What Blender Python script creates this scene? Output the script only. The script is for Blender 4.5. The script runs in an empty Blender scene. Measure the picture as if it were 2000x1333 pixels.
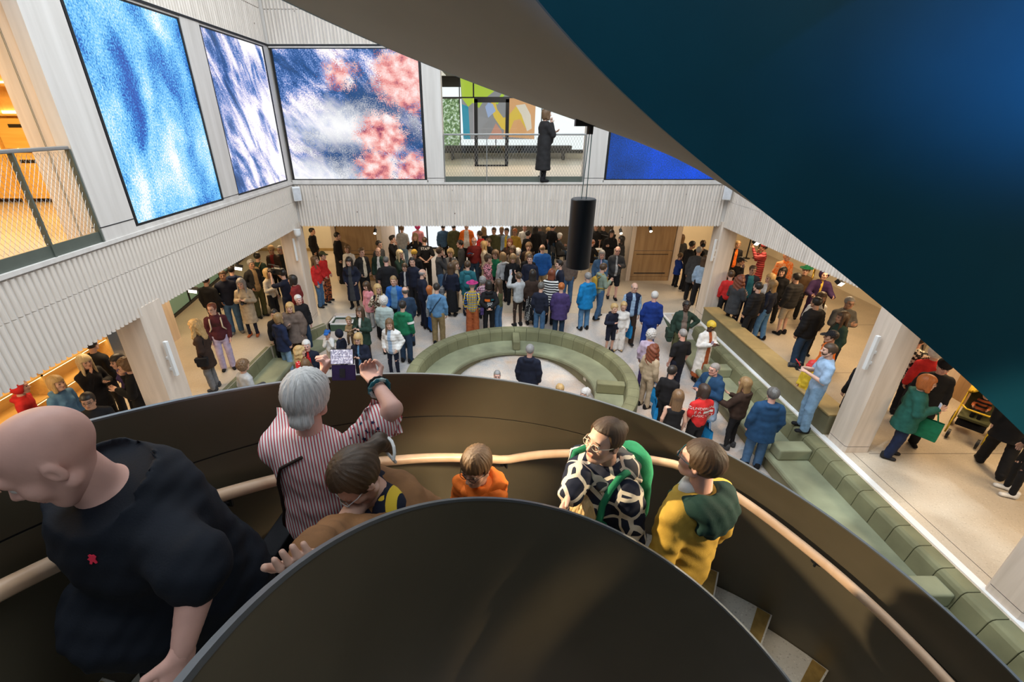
import bpy, bmesh, math, random
import numpy as np
from mathutils import Vector, Matrix
random.seed(7); RNG = np.random.default_rng(7)
SC = bpy.context.scene; COL = SC.collection
PI = math.pi
# ---------------------------------------------------------------- camera
FPX, CXP, CYP, CAMZ = 880.0, 950.0, 666.5, 5.4
PITCH = math.atan(431/880)
CP, SP = math.cos(PITCH), math.sin(PITCH)
cd = bpy.data.cameras.new('camera'); cam = bpy.data.objects.new('camera', cd); COL.objects.link(cam)
cam.location = (0, 0, CAMZ); cam.rotation_euler = (PI/2-PITCH, 0, 0)
cd.sensor_width = 36; cd.lens = FPX/2000*36; cd.shift_x = 0.025; cd.clip_start = 0.02
SC.camera = cam
SC.view_settings.view_transform = 'Standard'; SC.view_settings.look = 'None'
SC.view_settings.gamma = 1; SC.view_settings.use_curve_mapping = False
SC.view_settings.exposure = 0.0
# ---------------------------------------------------------------- world and large lights
W = bpy.data.worlds.new('world'); SC.world = W; W.use_nodes = True
W.node_tree.nodes['Background'].inputs[0].default_value = (0.75, 0.87, 1.0, 1)
W.node_tree.nodes['Background'].inputs[1].default_value = 0.36
def area(name, loc, rot, sx, sy, power, color, spread=PI):
    l = bpy.data.lights.new(name, 'AREA'); l.shape = 'RECTANGLE'; l.size = sx; l.size_y = sy
    l.energy = power; l.color = color; l.spread = spread
    o = bpy.data.objects.new(name, l); COL.objects.link(o); o.location = loc; o.rotation_euler = rot
    return o
def spot(name, loc, target, power, color, size=0.9, blend=0.4, radius=0.06):
    l = bpy.data.lights.new(name, 'SPOT'); l.energy = power; l.color = color; l.spot_size = size
    l.spot_blend = blend; l.shadow_soft_size = radius
    o = bpy.data.objects.new(name, l); COL.objects.link(o); o.location = loc
    o.rotation_euler = (Vector(target)-Vector(loc)).to_track_quat('-Z', 'Y').to_euler()
    return o
WARM = (1.0, 0.71, 0.40); WARM2 = (1.0, 0.82, 0.60)
area('skylight', (0.7, 4.2, 11.0), (0, 0, 0), 11, 11, 1950, (0.86, 0.94, 1.0))
# warm downlights under the ground floor ceiling (aisles) and back hall
for k, (x, y) in enumerate([(-7.3, 4.5), (-7.3, 8.0), (-7.3, 11.5), (-7.3, 15), (-7.3, 19)]):
    area('aisle_light_left', (x, y, 2.84), (0, 0, 0), 1.0, 1.0, 62, WARM)
for k, (x, y) in enumerate([(9.0, 4.0), (9.0, 7.5), (9.0, 11), (9.0, 14.5), (9.0, 18.5)]):
    area('aisle_light_right', (x, y, 2.84), (0, 0, 0), 1.2, 1.2, 84, WARM)
for x in (-2.4, 0.8, 4.0):
    for y in (14.5, 18.5):
        area('hall_light', (x, y, 2.84), (0, 0, 0), 1.2, 1.2, 40, WARM2)
for x in (-2.5, 1.0, 4.5):
    area('upper_floor_light', (x, 16.5, 6.9), (0, 0, 0), 2, 2.5, 110, (1.0, 0.93, 0.82))
area('upper_room_light_left', (-8.0, 5.5, 6.9), (0, 0, 0), 2, 4, 380, (1.0, 0.64, 0.24))
spot('gallery_spot', (6.2, 0.7, 6.2), (0.15, 2.2, 3.45), 4600, (1.0, 0.80, 0.52), 0.30, 0.9, 0.40)
spot('gallery_spot', (6.2, 3.4, 6.0), (0.75, 1.95, 3.6), 2200, (1.0, 0.78, 0.52), 0.22, 0.8, 0.10)
spot('gallery_spot', (-4.95, 3.2, 6.6), (0.75, 1.9, 3.55), 4200, (1.0, 0.80, 0.52), 0.26, 0.7, 0.08)
spot('added_blue_spot', (-4.9, 0.6, 5.5), (1.22, 1.10, 5.56), 3000, (0.02, 0.36, 1.0), 0.105, 1.0, 0.15)  # added spot standing in for the blue spill of the LED screens
spot('added_tread_spot', (0.60, 0.30, 6.9), (2.0, 1.45, 2.3), 330, (1.0, 0.84, 0.60), 0.20, 0.5, 0.03)  # added unseen spot in the stairwell, brightens the right-hand treads
def gobo(name, loc, target, power, color, size, scale):
    o = spot(name, loc, target, power, color, size, 0.8, 0.02); o.data.use_nodes = True; nt = o.data.node_tree; L = nt.links.new
    tc = nt.nodes.new('ShaderNodeTexCoord'); n = nt.nodes.new('ShaderNodeTexNoise'); n.inputs['Scale'].default_value = scale; n.inputs['Detail'].default_value = 1.5; L(tc.outputs['Normal'], n.inputs['Vector'])
    r = nt.nodes.new('ShaderNodeMapRange'); r.inputs[1].default_value = 0.46; r.inputs[2].default_value = 0.68; L(n.outputs[0], r.inputs[0]); L(r.outputs[0], nt.nodes['Emission'].inputs['Strength']); return o
gobo('dapple_projector', (3.2, 4.4, 10.4), (5.2, 5.6, 0.0), 2600, (0.80, 0.92, 1.0), 0.95, 13.0)
gobo('dapple_projector', (1.2, 8.0, 10.4), (0.8, 9.6, 0.0), 2200, (0.88, 0.95, 0.92), 0.75, 11.0)
spot('atrium_spot', (1.6, 3.2, 9.5), (3.6, 8.6, 0.0), 1500, (1.0, 0.62, 0.32), 0.5, 0.7, 0.15)
# ---------------------------------------------------------------- pixel helpers (photo frame 2000x1333)
def ray(px, py):
    a = (px-CXP)/FPX; b = (CYP-py)/FPX
    return Vector((a, CP+b*SP, -SP+b*CP))
def at_d(px, py, d): return ray(px, py)*d+Vector((0, 0, CAMZ))
def at_z(px, py, z):
    r = ray(px, py); return r*((z-CAMZ)/r.z)+Vector((0, 0, CAMZ))
def at_y(px, py, y):
    r = ray(px, py); return r*(y/r.y)+Vector((0, 0, CAMZ))
# ---------------------------------------------------------------- materials
MATS = {}
def newmat(name):
    m = bpy.data.materials.new(name); m.use_nodes = True
    nt = m.node_tree; return m, nt, nt.nodes['Principled BSDF']
def nd(nt, t, **kw):
    n = nt.nodes.new(t)
    for k, v in kw.items():
        if k.startswith('i_'):
            n.inputs[k[2:].replace('_', ' ')].default_value = v
        elif k.startswith('n_'): n.inputs[int(k[2:])].default_value = v
        else: setattr(n, k, v)
    return n
def ramp(nt, stops, interp='LINEAR'):
    r = nt.nodes.new('ShaderNodeValToRGB'); e = r.color_ramp.elements; r.color_ramp.interpolation = interp
    while len(e) < len(stops): e.new(0.5)
    for k, (p, c) in enumerate(stops):
        e[k].position = p; e[k].color = (*c[:3], 1)
    return r
def mmath(nt, op, a, b=None):
    n = nt.nodes.new('ShaderNodeMath'); n.operation = op
    for i, v in enumerate((a, b)):
        if v is None: continue
        if isinstance(v, (int, float)): n.inputs[i].default_value = v
        else: nt.links.new(v, n.inputs[i])
    return n.outputs[0]
def mixc(nt, f, a, b, mode='MIX'):
    n = nt.nodes.new('ShaderNodeMix'); n.data_type = 'RGBA'; n.blend_type = mode
    for s, v in ((0, f), (6, a), (7, b)):
        if isinstance(v, (int, float)): n.inputs[s].default_value = v
        elif isinstance(v, (tuple, list)): n.inputs[s].default_value = (*v[:3], 1)
        else: nt.links.new(v, n.inputs[s])
    return n.outputs[2]
def plain(name, col, rough=0.6, metal=0.0, noise=0.12, nscale=8.0, bump=0.0, spec=0.5):
    if name in MATS: return MATS[name]
    m, nt, b = newmat(name); L = nt.links.new
    tc = nd(nt, 'ShaderNodeTexCoord'); n = nd(nt, 'ShaderNodeTexNoise', i_Scale=nscale, i_Detail=4.0)
    L(tc.outputs['Object'], n.inputs['Vector'])
    d = tuple(c*(1-noise) for c in col); e = tuple(min(1, c*(1+noise)) for c in col)
    r = ramp(nt, [(0.3, d), (0.7, e)]); L(n.outputs[0], r.inputs[0]); L(r.outputs[0], b.inputs['Base Color'])
    b.inputs['Roughness'].default_value = rough; b.inputs['Metallic'].default_value = metal
    b.inputs['Specular IOR Level'].default_value = spec
    if bump:
        n2 = nd(nt, 'ShaderNodeTexNoise', i_Scale=nscale*12, i_Detail=3.0); L(tc.outputs['Object'], n2.inputs['Vector'])
        bp = nd(nt, 'ShaderNodeBump', i_Strength=bump, i_Distance=0.01); L(n2.outputs[0], bp.inputs['Height']); L(bp.outputs[0], b.inputs['Normal'])
    MATS[name] = m; return m
def wood(name, c1, c2, axis=2, scale=1.0, rough=0.55, knots=True):
    m, nt, b = newmat(name); L = nt.links.new
    tc = nd(nt, 'ShaderNodeTexCoord'); mp = nd(nt, 'ShaderNodeMapping'); s = [9*scale]*3; s[axis] = 0.7*scale
    mp.inputs['Scale'].default_value = s; L(tc.outputs['Object'], mp.inputs['Vector'])
    n = nd(nt, 'ShaderNodeTexNoise', i_Scale=1.6, i_Detail=6.0, i_Distortion=0.6); L(mp.outputs[0], n.inputs['Vector'])
    r = ramp(nt, [(0.3, c1), (0.72, c2)]); L(n.outputs[0], r.inputs[0]); out = r.outputs[0]
    if knots:
        v = nd(nt, 'ShaderNodeTexVoronoi', i_Scale=3.2); L(tc.outputs['Object'], v.inputs['Vector'])
        r2 = ramp(nt, [(0.04, (1, 1, 1)), (0.075, (0, 0, 0))]); L(v.outputs['Distance'], r2.inputs[0])
        out = mixc(nt, r2.outputs[0], out, (0.13, 0.08, 0.05))
    L(out, b.inputs['Base Color']); b.inputs['Roughness'].default_value = rough
    MATS[name] = m; return m
def terrazzo(name, base, specks, scale=70, rough=0.35, tile=None):
    m, nt, b = newmat(name); L = nt.links.new
    tc = nd(nt, 'ShaderNodeTexCoord'); v = nd(nt, 'ShaderNodeTexVoronoi', i_Scale=scale); L(tc.outputs['Object'], v.inputs['Vector'])
    r = ramp(nt, [(0, specks[0]), (0.25, base), (0.8, base), (1, specks[1])]); L(v.outputs['Color'], r.inputs[0])
    n = nd(nt, 'ShaderNodeTexNoise', i_Scale=1.2, i_Detail=5.0); L(tc.outputs['Object'], n.inputs['Vector'])
    r2 = ramp(nt, [(0.3, (0.88, 0.88, 0.88)), (0.7, (1.06, 1.05, 1.03))]); L(n.outputs[0], r2.inputs[0])
    o = mixc(nt, 1.0, r.outputs[0], r2.outputs[0], 'MULTIPLY')
    L(o, b.inputs['Base Color']); b.inputs['Roughness'].default_value = rough
    MATS[name] = m; return m
def emis(name, col, s):
    if name in MATS: return MATS[name]
    m, nt, b = newmat(name); b.inputs['Base Color'].default_value = (0.02, 0.02, 0.02, 1)
    b.inputs['Emission Color'].default_value = (*col, 1); b.inputs['Emission Strength'].default_value = s
    MATS[name] = m; return m
M_SLAT = wood('whitewashed_slat', (0.60, 0.53, 0.46), (0.80, 0.72, 0.64))
M_WHITEWOOD = wood('whitewashed_panel', (0.56, 0.52, 0.48), (0.68, 0.64, 0.60), scale=0.5, knots=False)
M_COLUMN = wood('pale_timber', (0.60, 0.50, 0.41), (0.74, 0.63, 0.53), scale=0.7, knots=False)
M_PANEL = wood('oak_panel', (0.30, 0.18, 0.085), (0.42, 0.27, 0.135), scale=0.8, knots=False)
M_SHELF = wood('lit_shelf_wood', (0.66, 0.40, 0.12), (0.78, 0.50, 0.17), axis=1, knots=False)
M_RAILWOOD = wood('maple_handrail', (0.62, 0.40, 0.25), (0.78, 0.54, 0.37), scale=0.6, rough=0.35, knots=False)
M_FLOOR = terrazzo('beige_terrazzo', (0.52, 0.45, 0.36), ((0.37, 0.32, 0.25), (0.63, 0.57, 0.48)))
M_TREAD = terrazzo('grey_terrazzo', (0.46, 0.43, 0.38), ((0.24, 0.22, 0.20), (0.60, 0.57, 0.52)), scale=110)
M_STAIR = plain('bronze_steel', (0.088, 0.072, 0.046), 0.42, 0.0, 0.10, 3.0, 0.02)
M_SOFFIT = plain('grey_soffit', (0.24, 0.235, 0.20), 0.7, 0.0, 0.06, 2.0)
M_STAIR_BLUELIT = plain('bronze_steel_bluelit', (0.008, 0.082, 0.125), 0.34, 0.0, 0.12, 3.0, 0.02)  # upper stair steel with blue screen light painted into its colour
M_EDGE = plain('brushed_edge', (0.20, 0.215, 0.23), 0.35, 0.6, 0.05)
M_BRASS = plain('brass_nosing', (0.36, 0.23, 0.07), 0.45, 0.7, 0.2, 20)
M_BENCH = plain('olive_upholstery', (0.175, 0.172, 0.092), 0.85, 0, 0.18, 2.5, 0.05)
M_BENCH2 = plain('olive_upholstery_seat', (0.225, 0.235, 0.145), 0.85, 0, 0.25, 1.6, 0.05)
M_TANTOP = plain('tan_ledge', (0.36, 0.25, 0.10), 0.7, 0, 0.1, 5)
M_OLIVEW = plain('olive_wall', (0.19, 0.17, 0.095), 0.7, 0, 0.08, 4)
M_BLACK = plain('black_metal', (0.012, 0.013, 0.015), 0.45, 0.2, 0.1)
M_WHITE = plain('white_paint', (0.74, 0.74, 0.73), 0.5, 0, 0.03)
M_CREAM = plain('cream_wall', (0.68, 0.62, 0.50), 0.7, 0, 0.05, 1.0)
M_STEEL = plain('rail_steel', (0.42, 0.42, 0.41), 0.35, 0.8, 0.05)
M_GREENGREY = plain('greengrey_steel', (0.10, 0.115, 0.095), 0.5, 0.2, 0.06)
M_TURQ = plain('green_glass', (0.20, 0.42, 0.40), 0.12, 0, 0.05, 1.0)
M_DARKGAP = plain('dark_gap', (0.01, 0.01, 0.012), 0.8, 0, 0.1)
M_CEIL = plain('ceiling_grey', (0.30, 0.27, 0.24), 0.8, 0, 0.05)
def pit_floor():
    m, nt, b = newmat('mottled_pit_floor'); L = nt.links.new  # random mottling from grey to orange tan
    tc = nd(nt, 'ShaderNodeTexCoord')
    n = nd(nt, 'ShaderNodeTexNoise', i_Scale=0.9, i_Detail=7.0, i_Roughness=0.62, i_Distortion=0.8); L(tc.outputs['Object'], n.inputs['Vector'])
    r = ramp(nt, [(0.28, (0.30, 0.31, 0.34)), (0.45, (0.50, 0.47, 0.45)), (0.6, (0.60, 0.49, 0.41)), (0.75, (0.58, 0.38, 0.25))]); L(n.outputs[0], r.inputs[0])
    v = nd(nt, 'ShaderNodeTexVoronoi', i_Scale=60); L(tc.outputs['Object'], v.inputs['Vector'])
    r2 = ramp(nt, [(0, (0.82, 0.82, 0.82)), (1, (1.08, 1.08, 1.08))]); L(v.outputs['Color'], r2.inputs[0])
    L(mixc(nt, 1.0, r.outputs[0], r2.outputs[0], 'MULTIPLY'), b.inputs['Base Color']); b.inputs['Roughness'].default_value = 0.4
    return m
M_PIT = pit_floor()
def screen_mat(kind):
    m, nt, b = newmat('led_screen_'+kind); L = nt.links.new
    tc = nd(nt, 'ShaderNodeTexCoord'); uv = tc.outputs['Generated']
    sep = nd(nt, 'ShaderNodeSeparateXYZ'); L(uv, sep.inputs[0])
    def noise(scale, detail=4, dist=0.0, rot=0.0, sc=(1, 1, 1), off=(0, 0, 0)):
        mp = nd(nt, 'ShaderNodeMapping'); mp.inputs['Scale'].default_value = sc; mp.inputs['Location'].default_value = off
        mp.inputs['Rotation'].default_value = (rot if kind in 'ab' else 0, rot if kind not in 'ab' else 0, 0)
        L(uv, mp.inputs['Vector']); n = nd(nt, 'ShaderNodeTexNoise', i_Scale=scale, i_Detail=detail, i_Distortion=dist); L(mp.outputs[0], n.inputs['Vector']); return n.outputs[0]
    big = noise(3.6, 6, 0.25, 0.5, (1, 1, 0.7), (3.1, 1.7, 0.4)); fine = noise(105, 1)
    grain = mmath(nt, 'MULTIPLY', mmath(nt, 'SUBTRACT', fine, 0.5), 1.2 if kind == 'a' else 0.8)
    if kind == 'a':
        v = mmath(nt, 'ADD', mmath(nt, 'MULTIPLY', mmath(nt, 'SUBTRACT', big, 0.5), 2.4), mmath(nt, 'ADD', 0.56, grain))
        r = ramp(nt, [(0.0, (0.003, 0.05, 0.36)), (0.26, (0.008, 0.13, 0.55)), (0.40, (0.04, 0.33, 0.80)), (0.52, (0.12, 0.50, 0.95)), (0.72, (0.28, 0.70, 1.0)), (0.92, (0.60, 0.88, 1.0)), (1.0, (.95, .98, 1))])
        L(v, r.inputs[0]); col = r.outputs[0]; st = 1.0
    elif kind == 'd':
        v = mmath(nt, 'ADD', mmath(nt, 'MULTIPLY', mmath(nt, 'ADD', big, mmath(nt, 'MULTIPLY', sep.outputs[0], 0.35)), 0.8), grain)
        r = ramp(nt, [(0.2, (0.002, 0.03, 0.15)), (0.5, (0.003, 0.06, 0.38)), (0.8, (0.0, 0.08, 0.85))])
        L(v, r.inputs[0]); col = r.outputs[0]; st = 1.0
    else:
        streak_ = noise(3.0, 6, 0.5, 0.75, (0.6, 0.6, 2.0) if kind == 'c' else (1, 0.7, 0.9), (0.3, 0.9, 2.2) if kind == 'c' else (5, 2, 1))
        U, Wv = (sep.outputs[1] if kind == 'b' else sep.outputs[0]), sep.outputs[2]
        al = mmath(nt, 'SUBTRACT', mmath(nt, 'MULTIPLY', U, 1.3), Wv); ac = mmath(nt, 'ADD', mmath(nt, 'MULTIPLY', U, 0.9), mmath(nt, 'MULTIPLY', Wv, 0.75))
        cb = nd(nt, 'ShaderNodeCombineXYZ'); L(mmath(nt, 'MULTIPLY', al, 1.1), cb.inputs[0]); L(mmath(nt, 'MULTIPLY', ac, 3.6), cb.inputs[1]); cb.inputs[2].default_value = 3.7 if kind == 'c' else 1.2
        sn = nd(nt, 'ShaderNodeTexNoise', i_Scale=1.5, i_Detail=8.0, i_Roughness=0.62, i_Distortion=0.35); L(cb.outputs[0], sn.inputs['Vector']); streak = sn.outputs[0]
        base = mmath(nt, 'ADD', mmath(nt, 'MULTIPLY', mmath(nt, 'SUBTRACT', streak, 0.5), 3.0), mmath(nt, 'ADD', 0.60 if kind == 'b' else 0.41, grain))
        r = ramp(nt, [(0.0, (0.006, 0.05, 0.17)), (0.26, (0.012, 0.09, 0.32)), (0.42, (0.12, 0.24, 0.58)), (0.58, (0.52, 0.52, 0.80)), (0.72, (0.90, 0.83, 0.92)), (0.84, (1, 1, 1))])
        if kind == 'b':
            bl = mmath(nt, 'SUBTRACT', base, mmath(nt, 'MULTIPLY', mmath(nt, 'SUBTRACT', 0.45, sep.outputs[1]), 0.5)); L(bl, r.inputs[0]); col = r.outputs[0]
        else:
            wob = noise(13, 6, 0.3); wv = mmath(nt, 'MULTIPLY', mmath(nt, 'SUBTRACT', wob, 0.5), 0.26)
            def blob(cx, cz, rad, asp=1.0):
                dx = mmath(nt, 'MULTIPLY', mmath(nt, 'SUBTRACT', sep.outputs[0], cx), asp); dz = mmath(nt, 'SUBTRACT', sep.outputs[2], cz)
                d = mmath(nt, 'SQRT', mmath(nt, 'ADD', mmath(nt, 'MULTIPLY', dx, dx), mmath(nt, 'MULTIPLY', dz, dz)))
                return mmath(nt, 'SUBTRACT', mmath(nt, 'ADD', d, wv), rad)
            def mn(*a):
                o = a[0]
                for q in a[1:]: o = mmath(nt, 'MINIMUM', o, q)
                return o
            def mask(d, w=0.05):
                q = nd(nt, 'ShaderNodeMapRange'); L(mmath(nt, 'ADD', d, mmath(nt, 'MULTIPLY', grain, 0.3)), q.inputs[0]); q.inputs[1].default_value = w; q.inputs[2].default_value = -w; return q.outputs[0]
            L(base, r.inputs[0]); col = r.outputs[0]
            navy = mn(blob(0.68, 0.58, 0.20, 0.6), blob(0.42, 0.22, 0.16, 0.6), blob(0.9, 0.35, 0.15))
            col = mixc(nt, mmath(nt, 'MULTIPLY', mask(navy, 0.09), 0.92), col, (0.008, 0.06, 0.2))
            white = mn(blob(0.42, 0.43, 0.12, 0.45), blob(0.15, -0.03, 0.15, 0.45))
            col = mixc(nt, mask(white, 0.12), col, (1, 1, 1))
            pk = noise(11, 7, 0.2); pr = ramp(nt, [(0.3, (0.30, 0.05, 0.12)), (0.43, (0.85, 0.30, 0.28)), (0.55, (0.98, 0.62, 0.58)), (0.68, (1, 0.93, 0.93))]); L(mmath(nt, 'ADD', pk, mmath(nt, 'MULTIPLY', grain, 0.25)), pr.inputs[0])
            pink = mn(blob(0.93, 0.80, 0.24), blob(0.70, 0.36, 0.17), blob(0.66, 0.10, 0.15), blob(0.93, 0.08, 0.13), blob(0.45, 0.82, 0.09))
            col = mixc(nt, mask(pink, 0.035), col, pr.outputs[0])
        st = 1.0
    b.inputs['Base Color'].default_value = (0.01, 0.01, 0.01, 1); b.inputs['Roughness'].default_value = 0.3
    L(col, b.inputs['Emission Color']); b.inputs['Emission Strength'].default_value = SCREEN_GAIN
    return m
SCREEN_GAIN = 1.0
# ---------------------------------------------------------------- mesh helpers
class MB:
    def __init__(s): s.v = []; s.f = []; s.m = []
    def add(s, vs, fs, mi=0):
        o = len(s.v); s.v += [tuple(p) for p in vs]; s.f += [tuple(i+o for i in f) for f in fs]; s.m += [mi]*len(fs); return s
    def box(s, a, b, mi=0):
        (x0, y0, z0), (x1, y1, z1) = a, b
        return s.add([(x0, y0, z0), (x1, y0, z0), (x1, y1, z0), (x0, y1, z0), (x0, y0, z1), (x1, y0, z1), (x1, y1, z1), (x0, y1, z1)],
              [(0, 3, 2, 1), (4, 5, 6, 7), (0, 1, 5, 4), (1, 2, 6, 5), (2, 3, 7, 6), (3, 0, 4, 7)], mi)
    def tube(s, pts, rad, n=8, mi=0, cap=True):
        pts = [Vector(p) for p in pts]; rads = rad if isinstance(rad, (list, tuple)) else [rad]*len(pts)
        o = len(s.v); up = Vector((0, 0, 1)); prev = None
        for i, p in enumerate(pts):
            t = (pts[min(i+1, len(pts)-1)]-pts[max(i-1, 0)]).normalized()
            if prev is None:
                a = t.cross(up)
                if a.length < 1e-3: a = t.cross(Vector((1, 0, 0)))
                a.normalize()
            else:
                a = (prev-t*prev.dot(t)).normalized()
            prev = a; b = t.cross(a)
            for k in range(n):
                w = 2*PI*k/n; s.v.append(tuple(p+(a*math.cos(w)+b*math.sin(w))*rads[i]))
        for i in range(len(pts)-1):
            for k in range(n):
                q = (k+1) % n; s.f.append((o+i*n+k, o+i*n+q, o+(i+1)*n+q, o+(i+1)*n+k)); s.m.append(mi)
        if cap:
            s.f.append(tuple(o+k for k in range(n))[::-1]); s.f.append(tuple(o+(len(pts)-1)*n+k for k in range(n))); s.m += [mi, mi]
        return s
    def band(s, c, r0, r1, phis, zb, zt, mi=0):
        """closed curved wall between radii r0<r1, bottom zb(phi), top zt(phi)"""
        o = len(s.v); n = len(phis)
        for p in phis:
            cs, sn = math.cos(p), math.sin(p)
            for r, z in ((r0, zb(p)), (r0, zt(p)), (r1, zt(p)), (r1, zb(p))): s.v.append((c[0]+r*cs, c[1]+r*sn, z))
        for i in range(n-1):
            for k in range(4):
                q = (k+1) % 4; s.f.append((o+i*4+k, o+i*4+q, o+(i+1)*4+q, o+(i+1)*4+k)); s.m.append(mi)
        s.f.append((o, o+3, o+2, o+1)); e = o+(n-1)*4; s.f.append((e, e+1, e+2, e+3)); s.m += [mi, mi]
        return s
    def prism(s, prof, axis, a, b, mi=0):
        """2-D profile extruded from a to b along axis ('x' profile (y,z); 'y' profile (x,z); 'z' profile (x,y))"""
        def P(u, v, w): return {'x': (w, u, v), 'y': (u, w, v), 'z': (u, v, w)}[axis]
        n = len(prof); vs = [P(u, v, a) for u, v in prof]+[P(u, v, b) for u, v in prof]
        fs = [tuple(range(n)), tuple(range(2*n-1, n-1, -1))]+[(k, n+k, n+(k+1) % n, (k+1) % n) for k in range(n)]
        return s.add(vs, fs, mi)
    def mesh(s, name, mats, smooth=False, fix=True):
        me = bpy.data.meshes.new(name); me.from_pydata(s.v, [], s.f)
        for m in (mats if isinstance(mats, (list, tuple)) else [mats]): me.materials.append(m)
        if any(s.m): me.polygons.foreach_set('material_index', s.m)
        if fix:
            bm = bmesh.new(); bm.from_mesh(me); bmesh.ops.recalc_face_normals(bm, faces=bm.faces); bm.to_mesh(me); bm.free()
        if smooth:
            me.polygons.foreach_set('use_smooth', [True]*len(me.polygons))
        return me
    def obj(s, name, mats, parent=None, smooth=False, **props):
        return link(name, s.mesh(name, mats, smooth), parent, **props)
def link(name, me, parent=None, **props):
    o = bpy.data.objects.new(name, me); COL.objects.link(o)
    if parent: o.parent = parent
    for k, v in props.items():
        if v is not None: o[k] = v
    return o
def bevel(o, w=0.01, seg=2):
    m = o.modifiers.new('bevel', 'BEVEL'); m.width = w; m.segments = seg; m.limit_method = 'ANGLE'; return o
def thing(name, label, cat, loc=(0, 0, 0), rotz=0.0, group=None, kind=None):
    o = bpy.data.objects.new(name, None); COL.objects.link(o); o.location = loc; o.rotation_euler = (0, 0, rotz)
    o.empty_display_size = 0.1
    o['label'] = label; o['category'] = cat
    if group: o['group'] = group
    return o
def struct(name, mb, m, label, parent=None, smooth=False):
    return mb.obj(name, m, None, smooth, kind='structure', label=label, category=name.split('_')[0])
def tag(o, label, cat, group=None):
    o['label'] = label; o['category'] = cat
    if group: o['group'] = group
    return o
# ================================================================= building shell
XL, XR, YB = -5.17, 6.53, 12.65
def slab(name, poly, z0, z1, m, label):
    return struct(name, MB().prism(poly, 'z', z0, z1), m, label)
pit_edge = [(-4.95, -5), (-4.95, 7.3), (-5.80, 8.3), (-5.75, 10.7), (-4.72, 12.2), (-4.72, 13.0)]
slab('floor', [(-15, -5)]+pit_edge[:]+[(-15, 13.0)], -0.95, 0.0, M_FLOOR, 'beige terrazzo floor of the left aisle')
slab('floor', [(6.30, -5), (17, -5), (17, 13.0), (5.75, 13.0), (5.75, 12.7), (6.30, 12.0)], -0.95, 0.0, M_FLOOR, 'beige terrazzo floor of the right aisle')
slab('floor', [(-15, 13.0), (17, 13.0), (17, 25), (-15, 25)], -0.95, 0.0, M_FLOOR, 'beige terrazzo floor of the back hall')
p = MB(); p.box((-6, -5, -0.95), (6.4, 10.2, -0.75)); p.prism([(10.2, -0.95), (13.0, -0.95), (13.0, -0.002), (10.2, -0.75)], 'x', -5.9, 6.2)
struct('floor', p, M_PIT, 'mottled floor of the sunken lounge and its ramp')
j = MB()
for y in (3.6, 6.4, 9.3, 12.1): j.box((6.9, y, 0.0), (16, y+0.008, 0.001))
j.box((6.62, -4, 0.0), (6.628, 13, 0.001)); j.box((-4.5, 14.6, 0.0), (5.5, 14.608, 0.001)); j.box((1.2, 13, 0.0), (1.208, 22, 0.001))
struct('trim_1', j, M_DARKGAP, 'thin dark joints in the terrazzo')
# upper slabs: ceiling of the ground floor and floor of the upper floor
for k, poly in enumerate([[(-15, -5), (-5.32, -5), (-5.32, 24), (-15, 24)], [(-5.32, 12.8), (6.68, 12.8), (6.68, 24), (-5.32, 24)], [(6.68, -5), (17, -5), (17, 24), (6.68, 24)]]):
    nm = ('left aisle', 'back hall', 'right aisle')[k]
    slab('ceiling', poly, 2.88, 3.5, M_CEIL, 'grey soffit over the '+nm)
    slab('floor', poly, 3.5, 3.92, M_FLOOR, 'upper floor slab over the '+nm)
slab('ceiling', [(-15, -5), (-5.4, -5), (-5.4, 24), (-15, 24)], 7.0, 7.3, M_CEIL, 'upper ceiling over the left gallery')
slab('ceiling', [(-5.4, 12.9), (17, 12.9), (17, 24), (-5.4, 24)], 7.0, 7.3, M_CEIL, 'upper ceiling over the back gallery')
# outer walls
struct('wall_far', MB().box((-15, 20.5, 0), (-5.2, 20.7, 2.9)).box((7.4, 20.5, 0), (17, 20.7, 2.9)).box((-5.2, 20.5, 0), (7.4, 20.7, 0.12)).box((-5.2, 20.5, 2.5), (7.4, 20.7, 2.9)), M_CREAM, 'cream back wall of the hall')
struct('baseboard_far', MB().box((-12, 20.46, 0), (-5.2, 20.5, 0.12)), M_TANTOP, 'wooden skirting of the back wall')
struct('wall_right', MB().box((12.6, -5, 0), (12.8, 24, 2.9)), M_CREAM, 'cream wall of the right aisle')
struct('wall_left', MB().box((-11.2, -5, 0), (-11.0, 9.4, 2.9)).box((-11.2, 9.4, 0), (-9.0, 9.6, 2.9)), M_CREAM, 'cream wall behind the shelves')
struct('wall_left_upper', MB().box((-11.2, -5, 3.92), (-11.0, 24, 7.0)), M_SHELF, 'golden timber wall of the upper left room')
struct('wall_far_upper', MB().box((-15, 21.0, 3.92), (-3.2, 21.2, 7)).box((6.2, 21.0, 3.92), (17, 21.2, 7)).box((-3.2, 21.0, 3.92), (6.2, 21.2, 4.2)), M_CREAM, 'cream back wall of the upper gallery')
# windows of the hall: bright panes between dark mullions
wf = struct('window_1', MB().box((-5.2, 20.45, 0.10), (7.4, 20.5, 0.17)).box((-5.2, 20.45, 2.46), (7.4, 20.5, 2.54)), M_BLACK, 'wide bright window at the back of the hall')
GLOW = emis('daylight_pane', (0.92, 0.96, 1.0), 1.0)
struct('wall_far_panel', MB().box((1.12, 20.47, 0.1), (7.4, 20.52, 2.5)), plain('dark_back_wall', (.10, .075, .05), .7), 'dark wall behind the band')
for k in range(5):
    x = -5.2+k*1.26; MB().box((x+0.03, 20.49, 0.17), (x+1.23, 20.51, 2.46)).obj('pane', GLOW, wf)
    MB().box((x-0.03, 20.43, 0.1), (x+0.03, 20.5, 2.5)).obj('mullion', M_BLACK, wf)
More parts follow.
